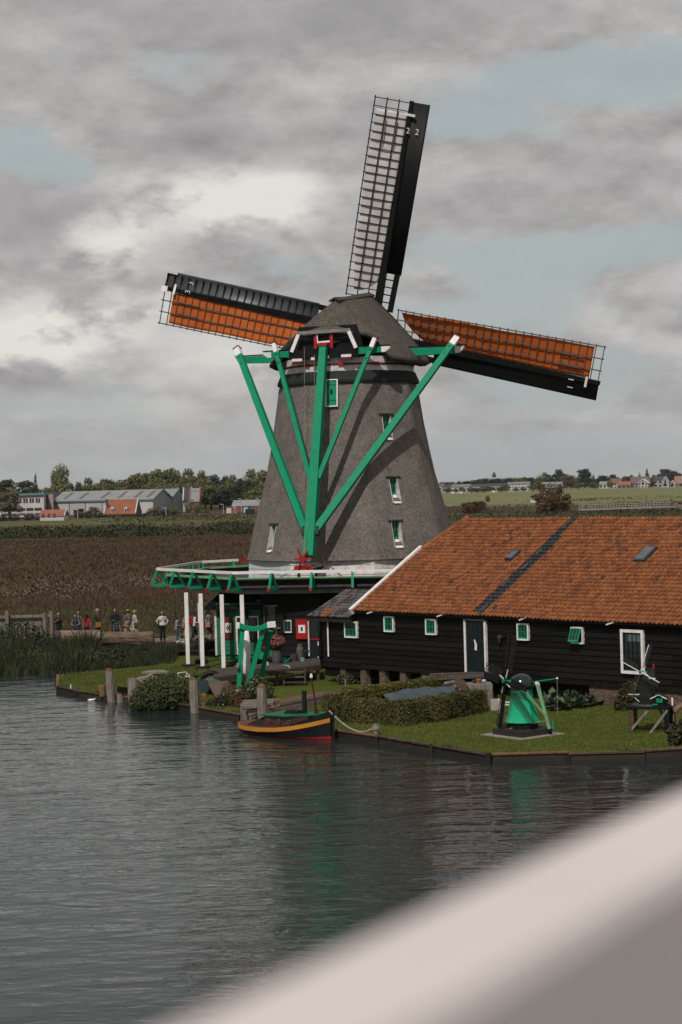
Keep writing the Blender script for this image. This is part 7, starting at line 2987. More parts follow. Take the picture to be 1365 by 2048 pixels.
# ------------------------------------------------------------------ far trees
def crown_mesh(name, kind, seed, m_):
    rg = np.random.default_rng(seed)
    blobs = []
    if kind == 'round':
        blobs.append(((0, 0, 0.52), (0.33, 0.33, 0.33)))
        for i in range(13):
            a_, z_ = rg.uniform(0, 6.28), rg.uniform(0.25, 0.86)
            r_ = 0.33 * math.sqrt(max(0, 1 - ((z_ - .52) / .40) ** 2))
            blobs.append(((math.cos(a_) * r_, math.sin(a_) * r_, z_), (rg.uniform(.11, .19), rg.uniform(.11, .19), rg.uniform(.09, .14))))
        n_, s_ = 3400, 0.034
    elif kind == 'dome':
        blobs.append(((0, 0, 0.40), (0.42, 0.42, 0.46)))
        for i in range(14):
            a_, z_ = rg.uniform(0, 6.28), rg.uniform(0.10, 0.80)
            r_ = 0.42 * math.sqrt(max(0, 1 - ((z_ - .40) / .50) ** 2))
            blobs.append(((math.cos(a_) * r_, math.sin(a_) * r_, z_), (rg.uniform(.09, .15), rg.uniform(.09, .15), rg.uniform(.07, .12))))
        n_, s_ = 3400, 0.032
    elif kind == 'poplar':
        for i in range(10):
            z_ = 0.14 + i * 0.085
            w_ = 0.36 * math.sin(min(1, 0.35 + (1 - z_) * 0.95) * math.pi / 2)
            blobs.append(((rg.uniform(-.06, .06), rg.uniform(-.06, .06), z_), (w_, w_, 0.11)))
        n_, s_ = 1900, 0.040
    else:
        for i in range(10):
            z_ = 0.10 + i * 0.09
            w_ = 0.42 * (1.02 - z_) ** 0.8
            blobs.append(((rg.uniform(-.04, .04), rg.uniform(-.04, .04), z_), (w_, w_, 0.09)))
        n_, s_ = 1700, 0.038
    P, U, V = leaf_points(blobs, n_, s_, 0.35, 0.35, rg)
    V *= 0.9
    o = quads(name, P, U, V, m_)
    me = o.data
    bpy.data.objects.remove(o, do_unlink=True)
    q = MB()
    q.tube([(0, 0, -0.02), (0.01, 0, 0.25), (0.0, 0.01, 0.55)], [0.035, 0.026, 0.012], 7)
    for i in range(5):
        b_ = blobs[i * 2 % len(blobs)]
        q.tube([(0, 0, 0.22 + i * 0.05), b_[0]], [0.014, 0.006], 5)
    t = q.build('trunk', TRUNK)
    tm = t.data
    bpy.data.objects.remove(t, do_unlink=True)
    return me, tm


LM = {'mid': leafmat('far_mid_leaves', (0.145, 0.145, 0.055), (0.050, 0.062, 0.026), (0.095, 0.102, 0.040), 3.0, 0.55),
      'dark': leafmat('far_dark_leaves', (0.042, 0.054, 0.032), (0.018, 0.026, 0.017), None, 3.0, 0.5),
      'olive': leafmat('far_olive_leaves', (0.160, 0.140, 0.070), (0.075, 0.070, 0.036), (0.12, 0.108, 0.054), 3.0, 0.5),
      'yellow': leafmat('far_yellow_leaves', (0.19, 0.17, 0.035), (0.11, 0.105, 0.025), None, 3.0, 0.5),
      'rust': leafmat('far_rust_leaves', (0.115, 0.050, 0.022), (0.045, 0.028, 0.014), (0.078, 0.038, 0.018), 3.0, 0.6)}
CR = {}
for nm in LM:
    for kd in ('round', 'dome', 'poplar', 'cone'):
        for sd_ in (1, 2):
            if nm in ('yellow', 'rust', 'olive') and kd in ('poplar', 'cone'):
                continue
            CR[(nm, kd, sd_)] = crown_mesh('crown', kd, hash((nm, kd)) % 1000 * 0 + sd_ * 17 + len(CR), LM[nm])
tcount = {}


def far_tree(px, ptop, hw, Y, kind, col, label, name='tree', group=None, base_z=BZ, rot=None):
    a_ = at(px, 1000, Y)
    zt = at(px, ptop, Y).z
    h_ = zt - base_z
    w_ = hw * 2 / FPX * Y
    o = thing(name, (a_.x, a_.y, base_z), label, 'tree' if name != 'bush' else 'bush', group)
    key = (col, kind, rnd.choice((1, 2)))
    cm, tm = CR[key]
    wk = {'round': 0.67, 'dome': 0.98, 'poplar': 0.74, 'cone': 0.8}[kind]
    ang = rnd.uniform(0, 6.28)
    for nm, me in (('crown', cm), ('trunk', tm)):
        c = bpy.data.objects.new(nm, me)
        COL.objects.link(c)
        c.parent = o
        c.scale = (w_ / wk, w_ / wk, h_ / 0.93)
        c.rotation_euler = (0, 0, ang)
    return o


TREES = [(35, 960, 36, 735, 'round', 'dark', 'broad dark tree rising behind the white office roof at far left'),
         (8, 968, 24, 740, 'round', 'dark', 'dark tree at the left frame edge behind the white office'),
         (73, 951, 10, 700, 'cone', 'dark', 'narrow dark conifer behind the white office'),
         (125, 936, 21, 705, 'poplar', 'mid', 'tallest poplar clump left of the grey hall'),
         (112, 946, 13, 715, 'poplar', 'mid', 'slimmer poplar leaning on the left of the tallest poplar clump'),
         (60, 975, 14, 720, 'round', 'dark', 'small dark tree right of the broad one at far left'),
         (92, 975, 16, 715, 'round', 'mid', 'low green tree between conifer and poplar'),
         (152, 965, 13, 730, 'round', 'dark', 'dark tree just right of the tallest poplar'),
         (18, 976, 22, 590, 'round', 'olive', 'thin olive birch before the white office'),
         (200, 966, 26, 770, 'round', 'mid', 'low green tree above the left of the grey hall roof'),
         (232, 962, 28, 780, 'round', 'mid', 'rounded tree above the middle of the grey hall roof'),
         (262, 952, 24, 775, 'round', 'olive', 'grey green tree left of the tall pair behind the hall'),
         (283, 946, 22, 770, 'round', 'mid', 'left of the tall pair of trees behind the hall'),
         (306, 938, 20, 765, 'round', 'mid', 'right of the tall pair of trees behind the hall'),
         (330, 960, 26, 740, 'round', 'olive', 'pale olive tree above the first hall gable'),
         (352, 936, 26, 775, 'round', 'mid', 'high round tree above the hall gables'),
         (378, 940, 24, 775, 'round', 'mid', 'high tree right of the one above the gables'),
         (402, 944, 22, 760, 'round', 'olive', 'grey olive tree above the steep roofed houses'),
         (372, 962, 26, 735, 'round', 'olive', 'low olive tree behind the second hall gable'),
         (422, 966, 24, 690, 'round', 'olive', 'rounded pale tree right of the brick gable'),
         (440, 950, 22, 720, 'round', 'dark', 'dark tall tree right of the brick gable'),
         (458, 952, 18, 715, 'round', 'mid', 'green tree left of the gap before the mill'),
         (448, 975, 22, 670, 'round', 'dark', 'dark lower tree before the gap'),
         (474, 970, 16, 690, 'round', 'dark', 'small dark tree in the gap left of the mill'),
         (500, 941, 24, 680, 'round', 'mid', 'big leafy tree next to the mill body'),
         (524, 940, 22, 675, 'round', 'mid', 'big tree half hidden by the mill body'),
         (490, 958, 16, 670, 'round', 'dark', 'dark tree below the big leafy tree'),
         (515, 965, 22, 660, 'round', 'mid', 'lower tree above the brick barn'),
         (945, 961, 16, 1420, 'round', 'dark', 'dark far tree first right of the mill body'),
         (966, 957, 15, 1420, 'round', 'dark', 'dark far tree left of the church spire'),
         (985, 958, 13, 1410, 'round', 'dark', 'dark far tree below the church spire'),
         (1004, 957, 14, 1410, 'round', 'dark', 'dark far tree just right of the church spire'),
         (1024, 956, 14, 1415, 'round', 'dark', 'dark far tree above the white flats left end'),
         (1043, 954, 13, 1405, 'round', 'mid', 'green far tree above the white flats'),
         (1062, 955, 14, 1405, 'round', 'dark', 'dark far tree above the white flats right end'),
         (1084, 946, 12, 1380, 'round', 'mid', 'taller green far tree behind the rust bush left edge'),
         (1101, 949, 11, 1390, 'round', 'dark', 'dark flat topped far tree behind the rust bush'),
         (1123, 939, 12, 1360, 'round', 'dark', 'tall dark far tree above the rust bush right edge'),
         (1144, 948, 16, 1330, 'round', 'olive', 'wide pale olive far tree right of the rust bush'),
         (1171, 938, 14, 1340, 'round', 'dark', 'tallest dark far tree of the right skyline'),
         (1158, 964, 10, 1250, 'round', 'olive', 'small orange green tree before the tallest dark one'),
         (1188, 949, 9, 1350, 'cone', 'dark', 'pointed dark far tree right of the tallest one'),
         (1206, 951, 13, 1380, 'round', 'dark', 'dark far tree left of the far houses'),
         (1190, 964, 9, 1240, 'round', 'mid', 'low green tree left of the yellow one'),
         (1222, 960, 6, 1200, 'round', 'yellow', 'small yellow tree before the far houses'),
         (1229, 949, 10, 1400, 'round', 'dark', 'dark far tree above the yellow one'),
         (1252, 952, 12, 1400, 'round', 'mid', 'green far tree behind the brownish houses'),
         (1265, 950, 6, 1390, 'round', 'dark', 'small dark far tree above the brownish houses'),
         (1281, 946, 7, 1400, 'cone', 'dark', 'pointed dark far tree above the white chalet'),
         (1296, 939, 8, 1400, 'cone', 'dark', 'high pointed far tree right of the white chalet'),
         (1314, 949, 8, 1400, 'round', 'dark', 'dark far tree left of the big dome shaped tree'),
         (1335, 938, 18, 1400, 'round', 'dark', 'big dome shaped dark tree on the right skyline'),
         (1361, 946, 10, 1400, 'round', 'dark', 'dark far tree at the right frame edge'),
         (1306, 962, 6, 1210, 'round', 'rust', 'small reddish tree between the far houses'),
         (900, 966, 9, 1400, 'round', 'dark', 'dark far tree behind the flats nearest the mill body'),
         (916, 966, 11, 1410, 'round', 'dark', 'dark wide far tree behind the first white flats')]
for t in TREES:
    far_tree(*t, group='far trees on the skyline')
rf3 = random.Random(31)
ORD = ['first', 'second', 'third', 'fourth', 'fifth', 'sixth', 'seventh', 'eighth', 'ninth', 'tenth', 'eleventh', 'twelfth', 'thirteenth', 'fourteenth', 'fifteenth', 'sixteenth', 'seventeenth']
for i in range(17):
    px = 182 + i * 17.5 + rf3.uniform(-4, 4)
    far_tree(px, rf3.uniform(956, 972), rf3.uniform(17, 24), rf3.uniform(770, 800) if px < 400 else rf3.uniform(700, 730), 'round', rf3.choice(('mid', 'mid', 'olive', 'dark')), 'lower tree of the belt behind the grey halls, %s from the left' % ORD[i], group='lower trees of the left belt')
for i in range(15):
    px = 925 + i * 11.5 + rf3.uniform(-3, 3)
    far_tree(px, rf3.uniform(958, 964), rf3.uniform(9, 13), rf3.uniform(1420, 1480), 'dome', 'dark', 'low dark tree of the far wood left of the rust bush, %s from the mill' % ORD[i], group='low trees of the far wood')
for i in range(16):
    px = 1130 + i * 15.5 + rf3.uniform(-4, 4)
    far_tree(px, rf3.uniform(956, 964), rf3.uniform(8, 13), rf3.uniform(1420, 1480), 'dome', rf3.choice(('dark', 'dark', 'mid')), 'low tree of the belt behind the far houses, %s from the rust bush' % ORD[i], group='low trees behind the far houses')
for i, (px, pt, hw, c_) in enumerate(((897, 973, 6, 'mid'), (911, 976, 5, 'mid'), (925, 974, 6, 'mid'), (944, 973, 7, 'mid'), (957, 975, 5, 'olive'), (969, 972, 9, 'mid'), (985, 973, 7, 'mid'), (1003, 972, 7, 'mid'), (1014, 968, 6, 'mid'), (1033, 975, 5, 'mid'), (1048, 974, 5, 'mid'), (1068, 967, 9, 'mid'))):
    far_tree(px, pt, hw, 1160, 'round', c_, 'street tree number %s from the mill along the far white flats' % ['one', 'two', 'three', 'four', 'five', 'six', 'seven', 'eight', 'nine', 'ten', 'eleven', 'twelve'][i], group='street trees before the far flats')
for px, pt, hw, Y, c_, lb in ((1103, 962, 37, 432, 'rust', 'large round rust brown bush above the warehouse roof'), (941, 1002, 22, 470, 'rust', 'low brown bush between mill and roof ridge'), (960, 1001, 15, 480, 'rust', 'brown bush just right of the low brown one'),
                              (976, 990, 5, 700, 'rust', 'tiny round bush standing in the far field')):
    o = far_tree(px, pt, hw, Y, 'dome', c_, lb, name='bush')
for i, (px, pt, hw, Y, c_) in enumerate(((4, 1028, 12, 560, 'dark'), (27, 1028, 13, 560, 'dark'), (57, 1028, 14, 560, 'dark'), (78, 1029, 11, 560, 'dark'), (96, 1030, 11, 560, 'dark'), (115, 1029, 13, 560, 'dark'), (158, 1016, 13, 575, 'dark'), (176, 1022, 9, 575, 'dark'),
                                         (190, 1012, 16, 590, 'olive'), (205, 1028, 14, 570, 'dark'), (226, 1029, 14, 565, 'dark'), (247, 1028, 12, 565, 'dark'), (268, 1029, 13, 565, 'dark'), (288, 1026, 12, 570, 'dark'), (308, 1013, 17, 580, 'mid'), (330, 1020, 14, 580, 'dark'), (347, 1010, 17, 580, 'mid'),
                                         (377, 1002, 8, 620, 'mid'), (395, 1006, 8, 620, 'mid'), (408, 1018, 10, 610, 'mid'))):
    nth = ['first', 'second', 'third', 'fourth', 'fifth', 'sixth', 'seventh', 'eighth', 'ninth', 'tenth', 'eleventh', 'twelfth', 'thirteenth', 'fourteenth', 'fifteenth', 'sixteenth', 'seventeenth', 'eighteenth', 'nineteenth', 'twentieth'][i]
    far_tree(px, pt, hw, Y, 'dome', c_, '%s bush from the left in the row before the far sheds' % nth, name='bush', group='bushes before the far sheds')


def scrub(name, n_, x0, x1, y0, y1, hh, size, m_, label):
    nb = 90
    bl = []
    for i in range(nb):
        y_ = RNG.uniform(y0, y1)
        bl.append(((RNG.uniform(x0, x1) * y_, y_, BZ + hh * 0.3), (RNG.uniform(3, 7), RNG.uniform(2, 5), hh * RNG.uniform(0.4, 0.95))))
    P, U, V = leaf_points(bl, n_, size, 0.4)
    P[:, 2] = np.maximum(P[:, 2], BZ)
    return tag(quads(name, P, U, V, m_), label, 'scrub', kind='stuff')


scrub('scrub', 12000, -0.19, -0.03, 335, 392, 1.7, 0.28, leafmat('scrub_dark', (0.040, 0.044, 0.020), (0.018, 0.022, 0.010), None, 0.2, 0.5), 'dark ragged scrub along the far side of the brown meadow')
scrub('scrub', 3000, -0.13, -0.03, 470, 555, 1.0, 0.3, leafmat('scrub_mixed', (0.085, 0.07, 0.035), (0.05, 0.055, 0.024), None, 0.1, 0.5), 'mixed brown green scrub before the far brick barn')
scrub('scrub', 3500, 0.04, 0.20, 380, 440, 0.9, 0.28, leafmat('scrub_green', (0.055, 0.068, 0.026), (0.030, 0.034, 0.014), None, 0.2, 0.5), 'green scrub showing just above the warehouse ridge')
scrub('scrub', 3500, 0.04, 0.20, 470, 575, 0.8, 0.3, leafmat('scrub_brown', (0.085, 0.055, 0.038), (0.05, 0.036, 0.024), None, 0.2, 0.5), 'brown reed scrub between field and roof ridge')
scrub('scrub', 1200, 0.10, 0.19, 640, 720, 0.6, 0.35, LM['mid'], 'green ditch growth crossing the pale field')

# ------------------------------------------------------------------ far buildings
PWHITE = mat('far_white_wall', (0.50, 0.46, 0.46), (0.43, 0.40, 0.40), 0.3, 0.8)
PGREY = mat('far_grey_cladding', (0.31, 0.32, 0.33), (0.27, 0.28, 0.29), 0.3, 0.7)
PROOF = mat('far_grey_roof', (0.25, 0.255, 0.25), (0.20, 0.205, 0.20), 0.2, 0.8)
PTEAL = mat('far_teal_trim', (0.10, 0.20, 0.21), None, 1, 0.6)
PDARK = mat('far_dark_roof', (0.06, 0.062, 0.066), (0.04, 0.042, 0.045), 0.3, 0.8)
PRED = mat('far_red_roof', (0.28, 0.105, 0.07), (0.22, 0.08, 0.055), 0.5, 0.85)
PORANGE = mat('far_orange_roof', (0.25, 0.092, 0.045), (0.19, 0.068, 0.034), 0.5, 0.85)
PBRICK = mat('far_brick', (0.19, 0.095, 0.07), (0.15, 0.075, 0.055), 0.8, 0.9)
PSTRIP = mat('far_roof_strip', (0.14, 0.11, 0.105), None, 1, 0.8)
PGLASS = mat('far_window', (0.035, 0.04, 0.045), None, 1, 0.2)


def gable_block(par, A, B, C, eave, ridge, wall, roofm, trim=None, over=0.3, base=BZ, endwall=None):
    """block whose long front runs A->B (ground points), depth to C beyond B; ridge parallel to A-B"""
    A, B, C = [Vector((p.x, p.y, base)) for p in (A, B, C)]
    D = A + (C - B)
    up_ = Vector((0, 0, 1))
    e = up_ * (eave - base)
    q = MB()
    q.hexa([A, B, C, D], [A + e, B + e, C + e, D + e])
    wallo = q.build('wall', wall, par)
    M1, M2 = (A + D) / 2 + up_ * (ridge - base), (B + C) / 2 + up_ * (ridge - base)
    for P0, P1, P2, m_ in ((B, C, M2, 1), (A, D, M1, -1)):
        d_ = (B - A).normalized() * 0.02 * m_
        q = MB()
        q.poly(P0 + e + d_, P1 + e + d_, P2 + d_)
        q.build('gable', endwall or wall, par)
    d_ = (B - A).normalized() * over
    fw = (B - C).normalized() * over
    lo = up_ * ((ridge - eave) * over / ((B - C).length / 2))
    q = MB()
    q.hexa([A + e - d_ + fw - lo, B + e + d_ + fw - lo, M2 + d_, M1 - d_], [A + e - d_ + fw - lo + up_ * .18, B + e + d_ + fw - lo + up_ * .18, M2 + d_ + up_ * .18, M1 - d_ + up_ * .18])
    q.hexa([M1 - d_, M2 + d_, C + e + d_ - fw - lo, D + e - d_ - fw - lo], [M1 - d_ + up_ * .181, M2 + d_ + up_ * .181, C + e + d_ - fw - lo + up_ * .18, D + e - d_ - fw - lo + up_ * .18])
    rf_ = q.build('roof', roofm, par)
    if trim:
        for a_, b_ in ((A + e - d_ + fw - lo, B + e + d_ + fw - lo), (B + e + d_ + fw - lo, M2 + d_), (M2 + d_, C + e + d_ - fw - lo)):
            q = MB()
            q.bar(a_ + up_ * .02, b_ + up_ * .02, 0.4, 0.5)
            q.build('roof_edge', trim, rf_)
    return wallo, rf_, (A, B, C, D, M1, M2)


def face_rect(par, A, B, x0, x1, z0, z1, name, m_, proud=0.06):
    """upright panel on the wall line A->B, x in metres from A"""
    d = (B - A)
    d.z = 0
    d.normalize()
    n_ = Vector((d.y, -d.x, 0))
    a_ = Vector((A.x, A.y, 0)) + d * x0
    q = MB()
    q.hexa([a_ + n_ * proud + ZUP * z0, a_ + d * (x1 - x0) + n_ * proud + ZUP * z0, a_ + d * (x1 - x0) - n_ * 0.05 + ZUP * z0, a_ - n_ * 0.05 + ZUP * z0],
           [a_ + n_ * proud + ZUP * z1, a_ + d * (x1 - x0) + n_ * proud + ZUP * z1, a_ + d * (x1 - x0) - n_ * 0.05 + ZUP * z1, a_ - n_ * 0.05 + ZUP * z1])
    return q.build(name, m_, par)


def gpt(px, Y):
    a_ = at(px, 1000, Y)
    return Vector((a_.x, a_.y, BZ))


def zpx(px, py, Y):
    return at(px, py, Y).z


# big grey hall
A_, B_, C_ = gpt(105, 668), gpt(306, 640), gpt(345, 672)
hall = thing('industrial_hall', tuple(B_), 'long pale grey industrial hall with teal roof edges far left', 'hall')
wl_, rf_, (A2, B2, C2, D2, M1, M2) = gable_block(hall, A_, B_, C_, zpx(306, 999, 640), zpx(323, 979, 655), PWHITE, PROOF, PTEAL, endwall=PGREY)
LF = (B_ - A_).length
face_rect(hall, B_, C_, 0.02, (C_ - B_).length - .02, BZ, zpx(306, 999, 640), 'end_wall', PGREY, 0.08)
for f_ in (0.12, 0.28, 0.50, 0.67, 0.83, 0.95):
    a_ = M1.lerp(M2, f_) + ZUP * 0.25
    b_ = (A2 + ZUP * (zpx(306, 999, 640) - BZ)).lerp(B2 + ZUP * (zpx(306, 999, 640) - BZ), f_ - 0.02) + ZUP * 0.25
    q = MB()
    q.bar(a_.lerp(b_, 0.18), a_.lerp(b_, 0.80), 1.1, 0.12)
    q.build('roof_strip', PSTRIP, rf_)
for f_ in (0.17, 0.335, 0.5, 0.8):
    face_rect(hall, A_, B_, LF * f_, LF * f_ + 0.5, BZ, zpx(306, 1000, 640), 'pilaster', PTEAL)
for r_ in range(4):
    for c_ in range(9):
        for bs in (0.195, 0.37):
            face_rect(hall, A_, B_, LF * bs + c_ * 0.75, LF * bs + c_ * 0.75 + 0.35, BZ + 1.9 + r_ * 0.62, BZ + 2.15 + r_ * 0.62, 'pane', mat('far_glass_brick', (0.36, 0.33, 0.34), None, 1, 0.5))
# second gable
A_, B_, C_ = gpt(330, 690), gpt(346, 672), gpt(372, 700)
hall2 = thing('industrial_hall', tuple(B_), 'second grey gabled hall behind the long pale hall', 'hall')
gable_block(hall2, A_ + Vector((-14, 12, 0)), B_, C_, zpx(346, 994, 672), zpx(357, 978, 685), PGREY, PROOF, PTEAL)
# white office block
A_, B_ = gpt(-40, 650), gpt(88, 640)
off_ = thing('office_block', tuple(B_), 'white flat roofed office with window rows at the far left', 'office')
zt = zpx(88, 990, 640)
C_ = gpt(106, 670)
q = MB()
Dv = A_ + (C_ - B_)
q.hexa([A_, B_, C_, Dv], [p + ZUP * (zt - BZ) for p in (A_, B_, C_, Dv)])
q.build('wall', PWHITE, off_)
q = MB()
q.hexa([p + ZUP * (zt - BZ) for p in (A_ + Vector((-1, -1, 0)), B_ + Vector((.5, -1, 0)), C_ + Vector((.5, .5, 0)), Dv)], [p + ZUP * (zt - BZ + .7) for p in (A_ + Vector((-1, -1, 0)), B_ + Vector((.5, -1, 0)), C_ + Vector((.5, .5, 0)), Dv)])
q.build('roof_edge', PTEAL, off_)
LO = (B_ - A_).length
for i in range(18):
    x_ = LO - 1.4 - i * 1.0 - (i // 2) * 0.45
    face_rect(off_, A_, B_, x_ - 0.75, x_, zpx(60, 1006, 640), zpx(60, 997, 640), 'window', PGLASS)
for i in range(5):
    x_ = LO - 0.8 - i * 3.3
    face_rect(off_, A_, B_, x_ - 2.9, x_, zpx(60, 1022, 640), zpx(60, 1016, 640), 'window', PGLASS)
    face_rect(off_, A_, B_, x_ - 2.9, x_, zpx(60, 1031, 640), zpx(60, 1026, 640), 'window', mat('far_brownish', (0.12, 0.08, 0.07)))
ob2 = thing('stair_block', tuple(gpt(98, 645)), 'pinkish stair block joining office and hall', 'building')
A_, B_ = gpt(88, 650), gpt(106, 645)
q = MB()
C_ = gpt(108, 668)
Dv = A_ + (C_ - B_)
zt2 = zpx(100, 989, 645)
q.hexa([A_, B_, C_, Dv], [p + ZUP * (zt2 - BZ) for p in (A_, B_, C_, Dv)])
q.build('wall', mat('far_pinkish_wall', (0.40, 0.33, 0.32), None, 1, 0.8), ob2)
face_rect(ob2, A_, B_, 1.9, 3.0, zpx(98, 1006, 645), zpx(98, 992, 645), 'brick_panel', PRED)
face_rect(ob2, A_, B_, 0.5, 2.6, zpx(95, 1019, 645), zpx(95, 1014, 645), 'window', PGLASS)
q = MB()
q.hexa([gpt(95, 700), gpt(185, 695), gpt(185, 730), gpt(95, 735)], [p + ZUP * (zpx(140, 984, 700) - BZ) for p in (gpt(95, 700), gpt(185, 695), gpt(185, 730), gpt(95, 735))])
tag(q.build('rear_hall', PDARK), 'dark flat roof showing behind the hall left of the poplars', 'hall')
# orange roofed farmhouse
A_, B_, C_ = gpt(207, 604), gpt(270, 598), gpt(282, 612)
fh = thing('farmhouse', tuple(B_), 'orange tiled farmhouse with two white dormers before the hall', 'house')
ze, zr = zpx(270, 1027, 598), zpx(275, 999, 605)
wl_, rf_, (A2, B2, C2, D2, M1, M2) = gable_block(fh, A_, B_, C_, ze, zr, PBRICK, PORANGE, None, endwall=PDARK)
for a_, b_ in ((B2 + ZUP * (ze - BZ), M2), (A2 + ZUP * (ze - BZ), M1), (M2, C2 + ZUP * (ze - BZ))):
    q = MB()
    q.bar(a_ + Vector((.1, -.3, .1)), b_ + Vector((.1, -.3, .2)), 0.35, 0.4)
    q.build('verge_board', PWHITE, rf_)
dA, dB = A2 + ZUP * (ze - BZ), B2 + ZUP * (ze - BZ)
for f_ in (0.27, 0.70):
    p_ = dA.lerp(dB, f_) + Vector((0, 0.9, 0.3))
    q = MB()
    q.box(p_ + ZUP * 0.75, (0.85, 1.0, 1.3))
    q.prism([p_ + Vector((-.7, -.5, 1.4)), p_ + Vector((.7, -.5, 1.4)), p_ + Vector((0, -.5, 2.0))], (0, 1.5, 0))
    dmr = q.build('dormer', PWHITE, rf_)
    q = MB()
    q.box(p_ + Vector((0, -.55, 0.75)), (0.5, 0.06, 0.9))
    q.build('pane', PGLASS, dmr)
q = MB()
q.box(dA + Vector((0.9, 1.8, 3.6)), (0.8, 0.6, 2.2))
q.build('chimney', PDARK, rf_)
# small red roofed house
A_, B_, C_ = gpt(79, 548), gpt(127, 542), gpt(136, 556)
rh = thing('small_house', tuple(B_), 'small house with coral red roof before the office', 'house')
ze, zr = zpx(127, 1032, 542), zpx(130, 1020, 548)
wl_, rf_, (A2, B2, C2, D2, M1, M2) = gable_block(rh, A_, B_, C_, ze, zr, PWHITE, PRED, None, endwall=PBRICK)
for a_, b_ in ((B2 + ZUP * (ze - BZ), M2), (M2, C2 + ZUP * (ze - BZ))):
    q = MB()
    q.bar(a_ + Vector((.2, -.2, .1)), b_ + Vector((.2, -.2, .2)), 0.3, 0.35)
    q.build('verge_board', PWHITE, rf_)
for x_ in (1.0, 3.4, 5.6):
    face_rect(rh, A_, B_, x_, x_ + 0.9, BZ + 0.9, BZ + 2.0, 'window', PGLASS)
# steep white houses and the brick gable
for px0, px1, pyr, Y_, lb, wm_, rm_ in ((366, 382, 977, 660, 'steep pale house right of the second hall', PWHITE, PDARK), (380, 399, 977, 655, 'steep brick gabled house with dark solar roof', PBRICK, PROOF)):
    A_, B_, C_ = gpt(px0, Y_ + 4), gpt(px1, Y_), gpt(px1 + 4, Y_ + 10)
    hs = thing('steep_house', tuple(B_), lb, 'house')
    ze, zr = zpx(px1, 1002, Y_), zpx(px1, pyr, Y_)
    wl_, rf_, (A2, B2, C2, D2, M1, M2) = gable_block(hs, A_, B_, C_, ze, zr, wm_, rm_, None)
    for x_ in (0.5, 1.5):
        face_rect(hs, A_, B_, x_, x_ + 0.6, BZ + 2.4, BZ + 4.2, 'window', PGLASS)
    for a_, b_ in ((B2 + ZUP * (ze - BZ), M2), (A2 + ZUP * (ze - BZ), M1)):
        q = MB()
        q.bar(a_ + Vector((.1, -.3, .1)), b_ + Vector((.1, -.3, .3)), 0.4, 0.4)
        q.build('verge_board', PWHITE if wm_ is PWHITE else PRED, rf_)
    if wm_ is PBRICK:
        q = MB()
        q.bar(M1.lerp(M2, .3) - Vector((0, 1.2, 1.6)), M1.lerp(M2, .9) - Vector((0, 1.2, 1.6)), 0.2, 1.6)
        q.build('solar_panel', PDARK, rf_)
# low brick barn
A_, B_, C_ = gpt(465, 640), gpt(545, 632), gpt(550, 648)
bb = thing('brick_barn', tuple(A_), 'low brick barn with grey roof next to the mill body', 'barn')
gable_block(bb, A_, B_, C_, zpx(480, 1013, 632), zpx(500, 1001, 640), PBRICK, PROOF, None)
face_rect(bb, A_, B_, 0.2, 1.4, BZ, BZ + 2.2, 'door', PWHITE)
face_rect(bb, A_, B_, 6, 7.2, BZ + .8, BZ + 1.8, 'window', PGLASS)
# lamp posts
for i, (px, pt, Y_) in enumerate(((155, 1019, 560), (332, 1016, 560), (447, 1009, 590), (483, 998, 600), (518, 997, 600))):
    lb = ['left of the farmhouse', 'before the hall gable', 'left of the brick barn', 'at the left end of the brick barn', 'at the right of the brick barn'][i]
    g_ = gpt(px, Y_)
    zt = zpx(px, pt, Y_)
    o = thing('street_lamp', tuple(g_), 'slim pale street lamp ' + lb, 'street lamp', 'street lamps far left')
    q = MB()
    q.tube([g_, Vector((g_.x, g_.y, zt))], [0.14, 0.09], 8)
    q.build('pole', PGREY, o)
    q = MB()
    q.bar(Vector((g_.x, g_.y, zt)), Vector((g_.x - 1.1, g_.y, zt + 0.15)), 0.25, 0.15)
    q.build('lamp_head', PWHITE, o)
gt_ = thing('field_gate', tuple(gpt(210, 480)), 'pale wooden field gate before the farmhouse', 'gate')
for zz in (0.8, 1.2):
    q = MB()
    q.bar(gpt(198, 480) + ZUP * zz, gpt(224, 478) + ZUP * zz, 0.08, 0.12)
    q.build('rail', GREY, gt_)
for px in (198, 211, 224):
    q = MB()
    q.bar(gpt(px, 479), gpt(px, 479) + ZUP * 0.9, 0.12, 0.12)
    q.build('post', GREY, gt_)
for i, (px, Y_, w_, m_, lb) in enumerate(((458, 590, 1.6, PWHITE, 'small white van parked left of the brick barn'), (470, 585, 1.6, PRED, 'small red box container beside the barn door'), (500, 560, 3.0, DKGREEN, 'dark green container on the grass below the barn'), (492, 590, 1.4, PWHITE, 'small white box under the barn wall'))):
    g_ = gpt(px, Y_)
    q = MB()
    q.hexa([g_ + Vector((x_ * w_, y_, 0)) for x_, y_ in ((-.5, -.8), (.5, -.8), (.5, .8), (-.5, .8))], [g_ + Vector((x_ * w_ * .9, y_ * .9, 1.7)) for x_, y_ in ((-.5, -.8), (.5, -.8), (.5, .8), (-.5, .8))])
    tag(q.build('container', m_, bevel=0.1), lb, 'container')


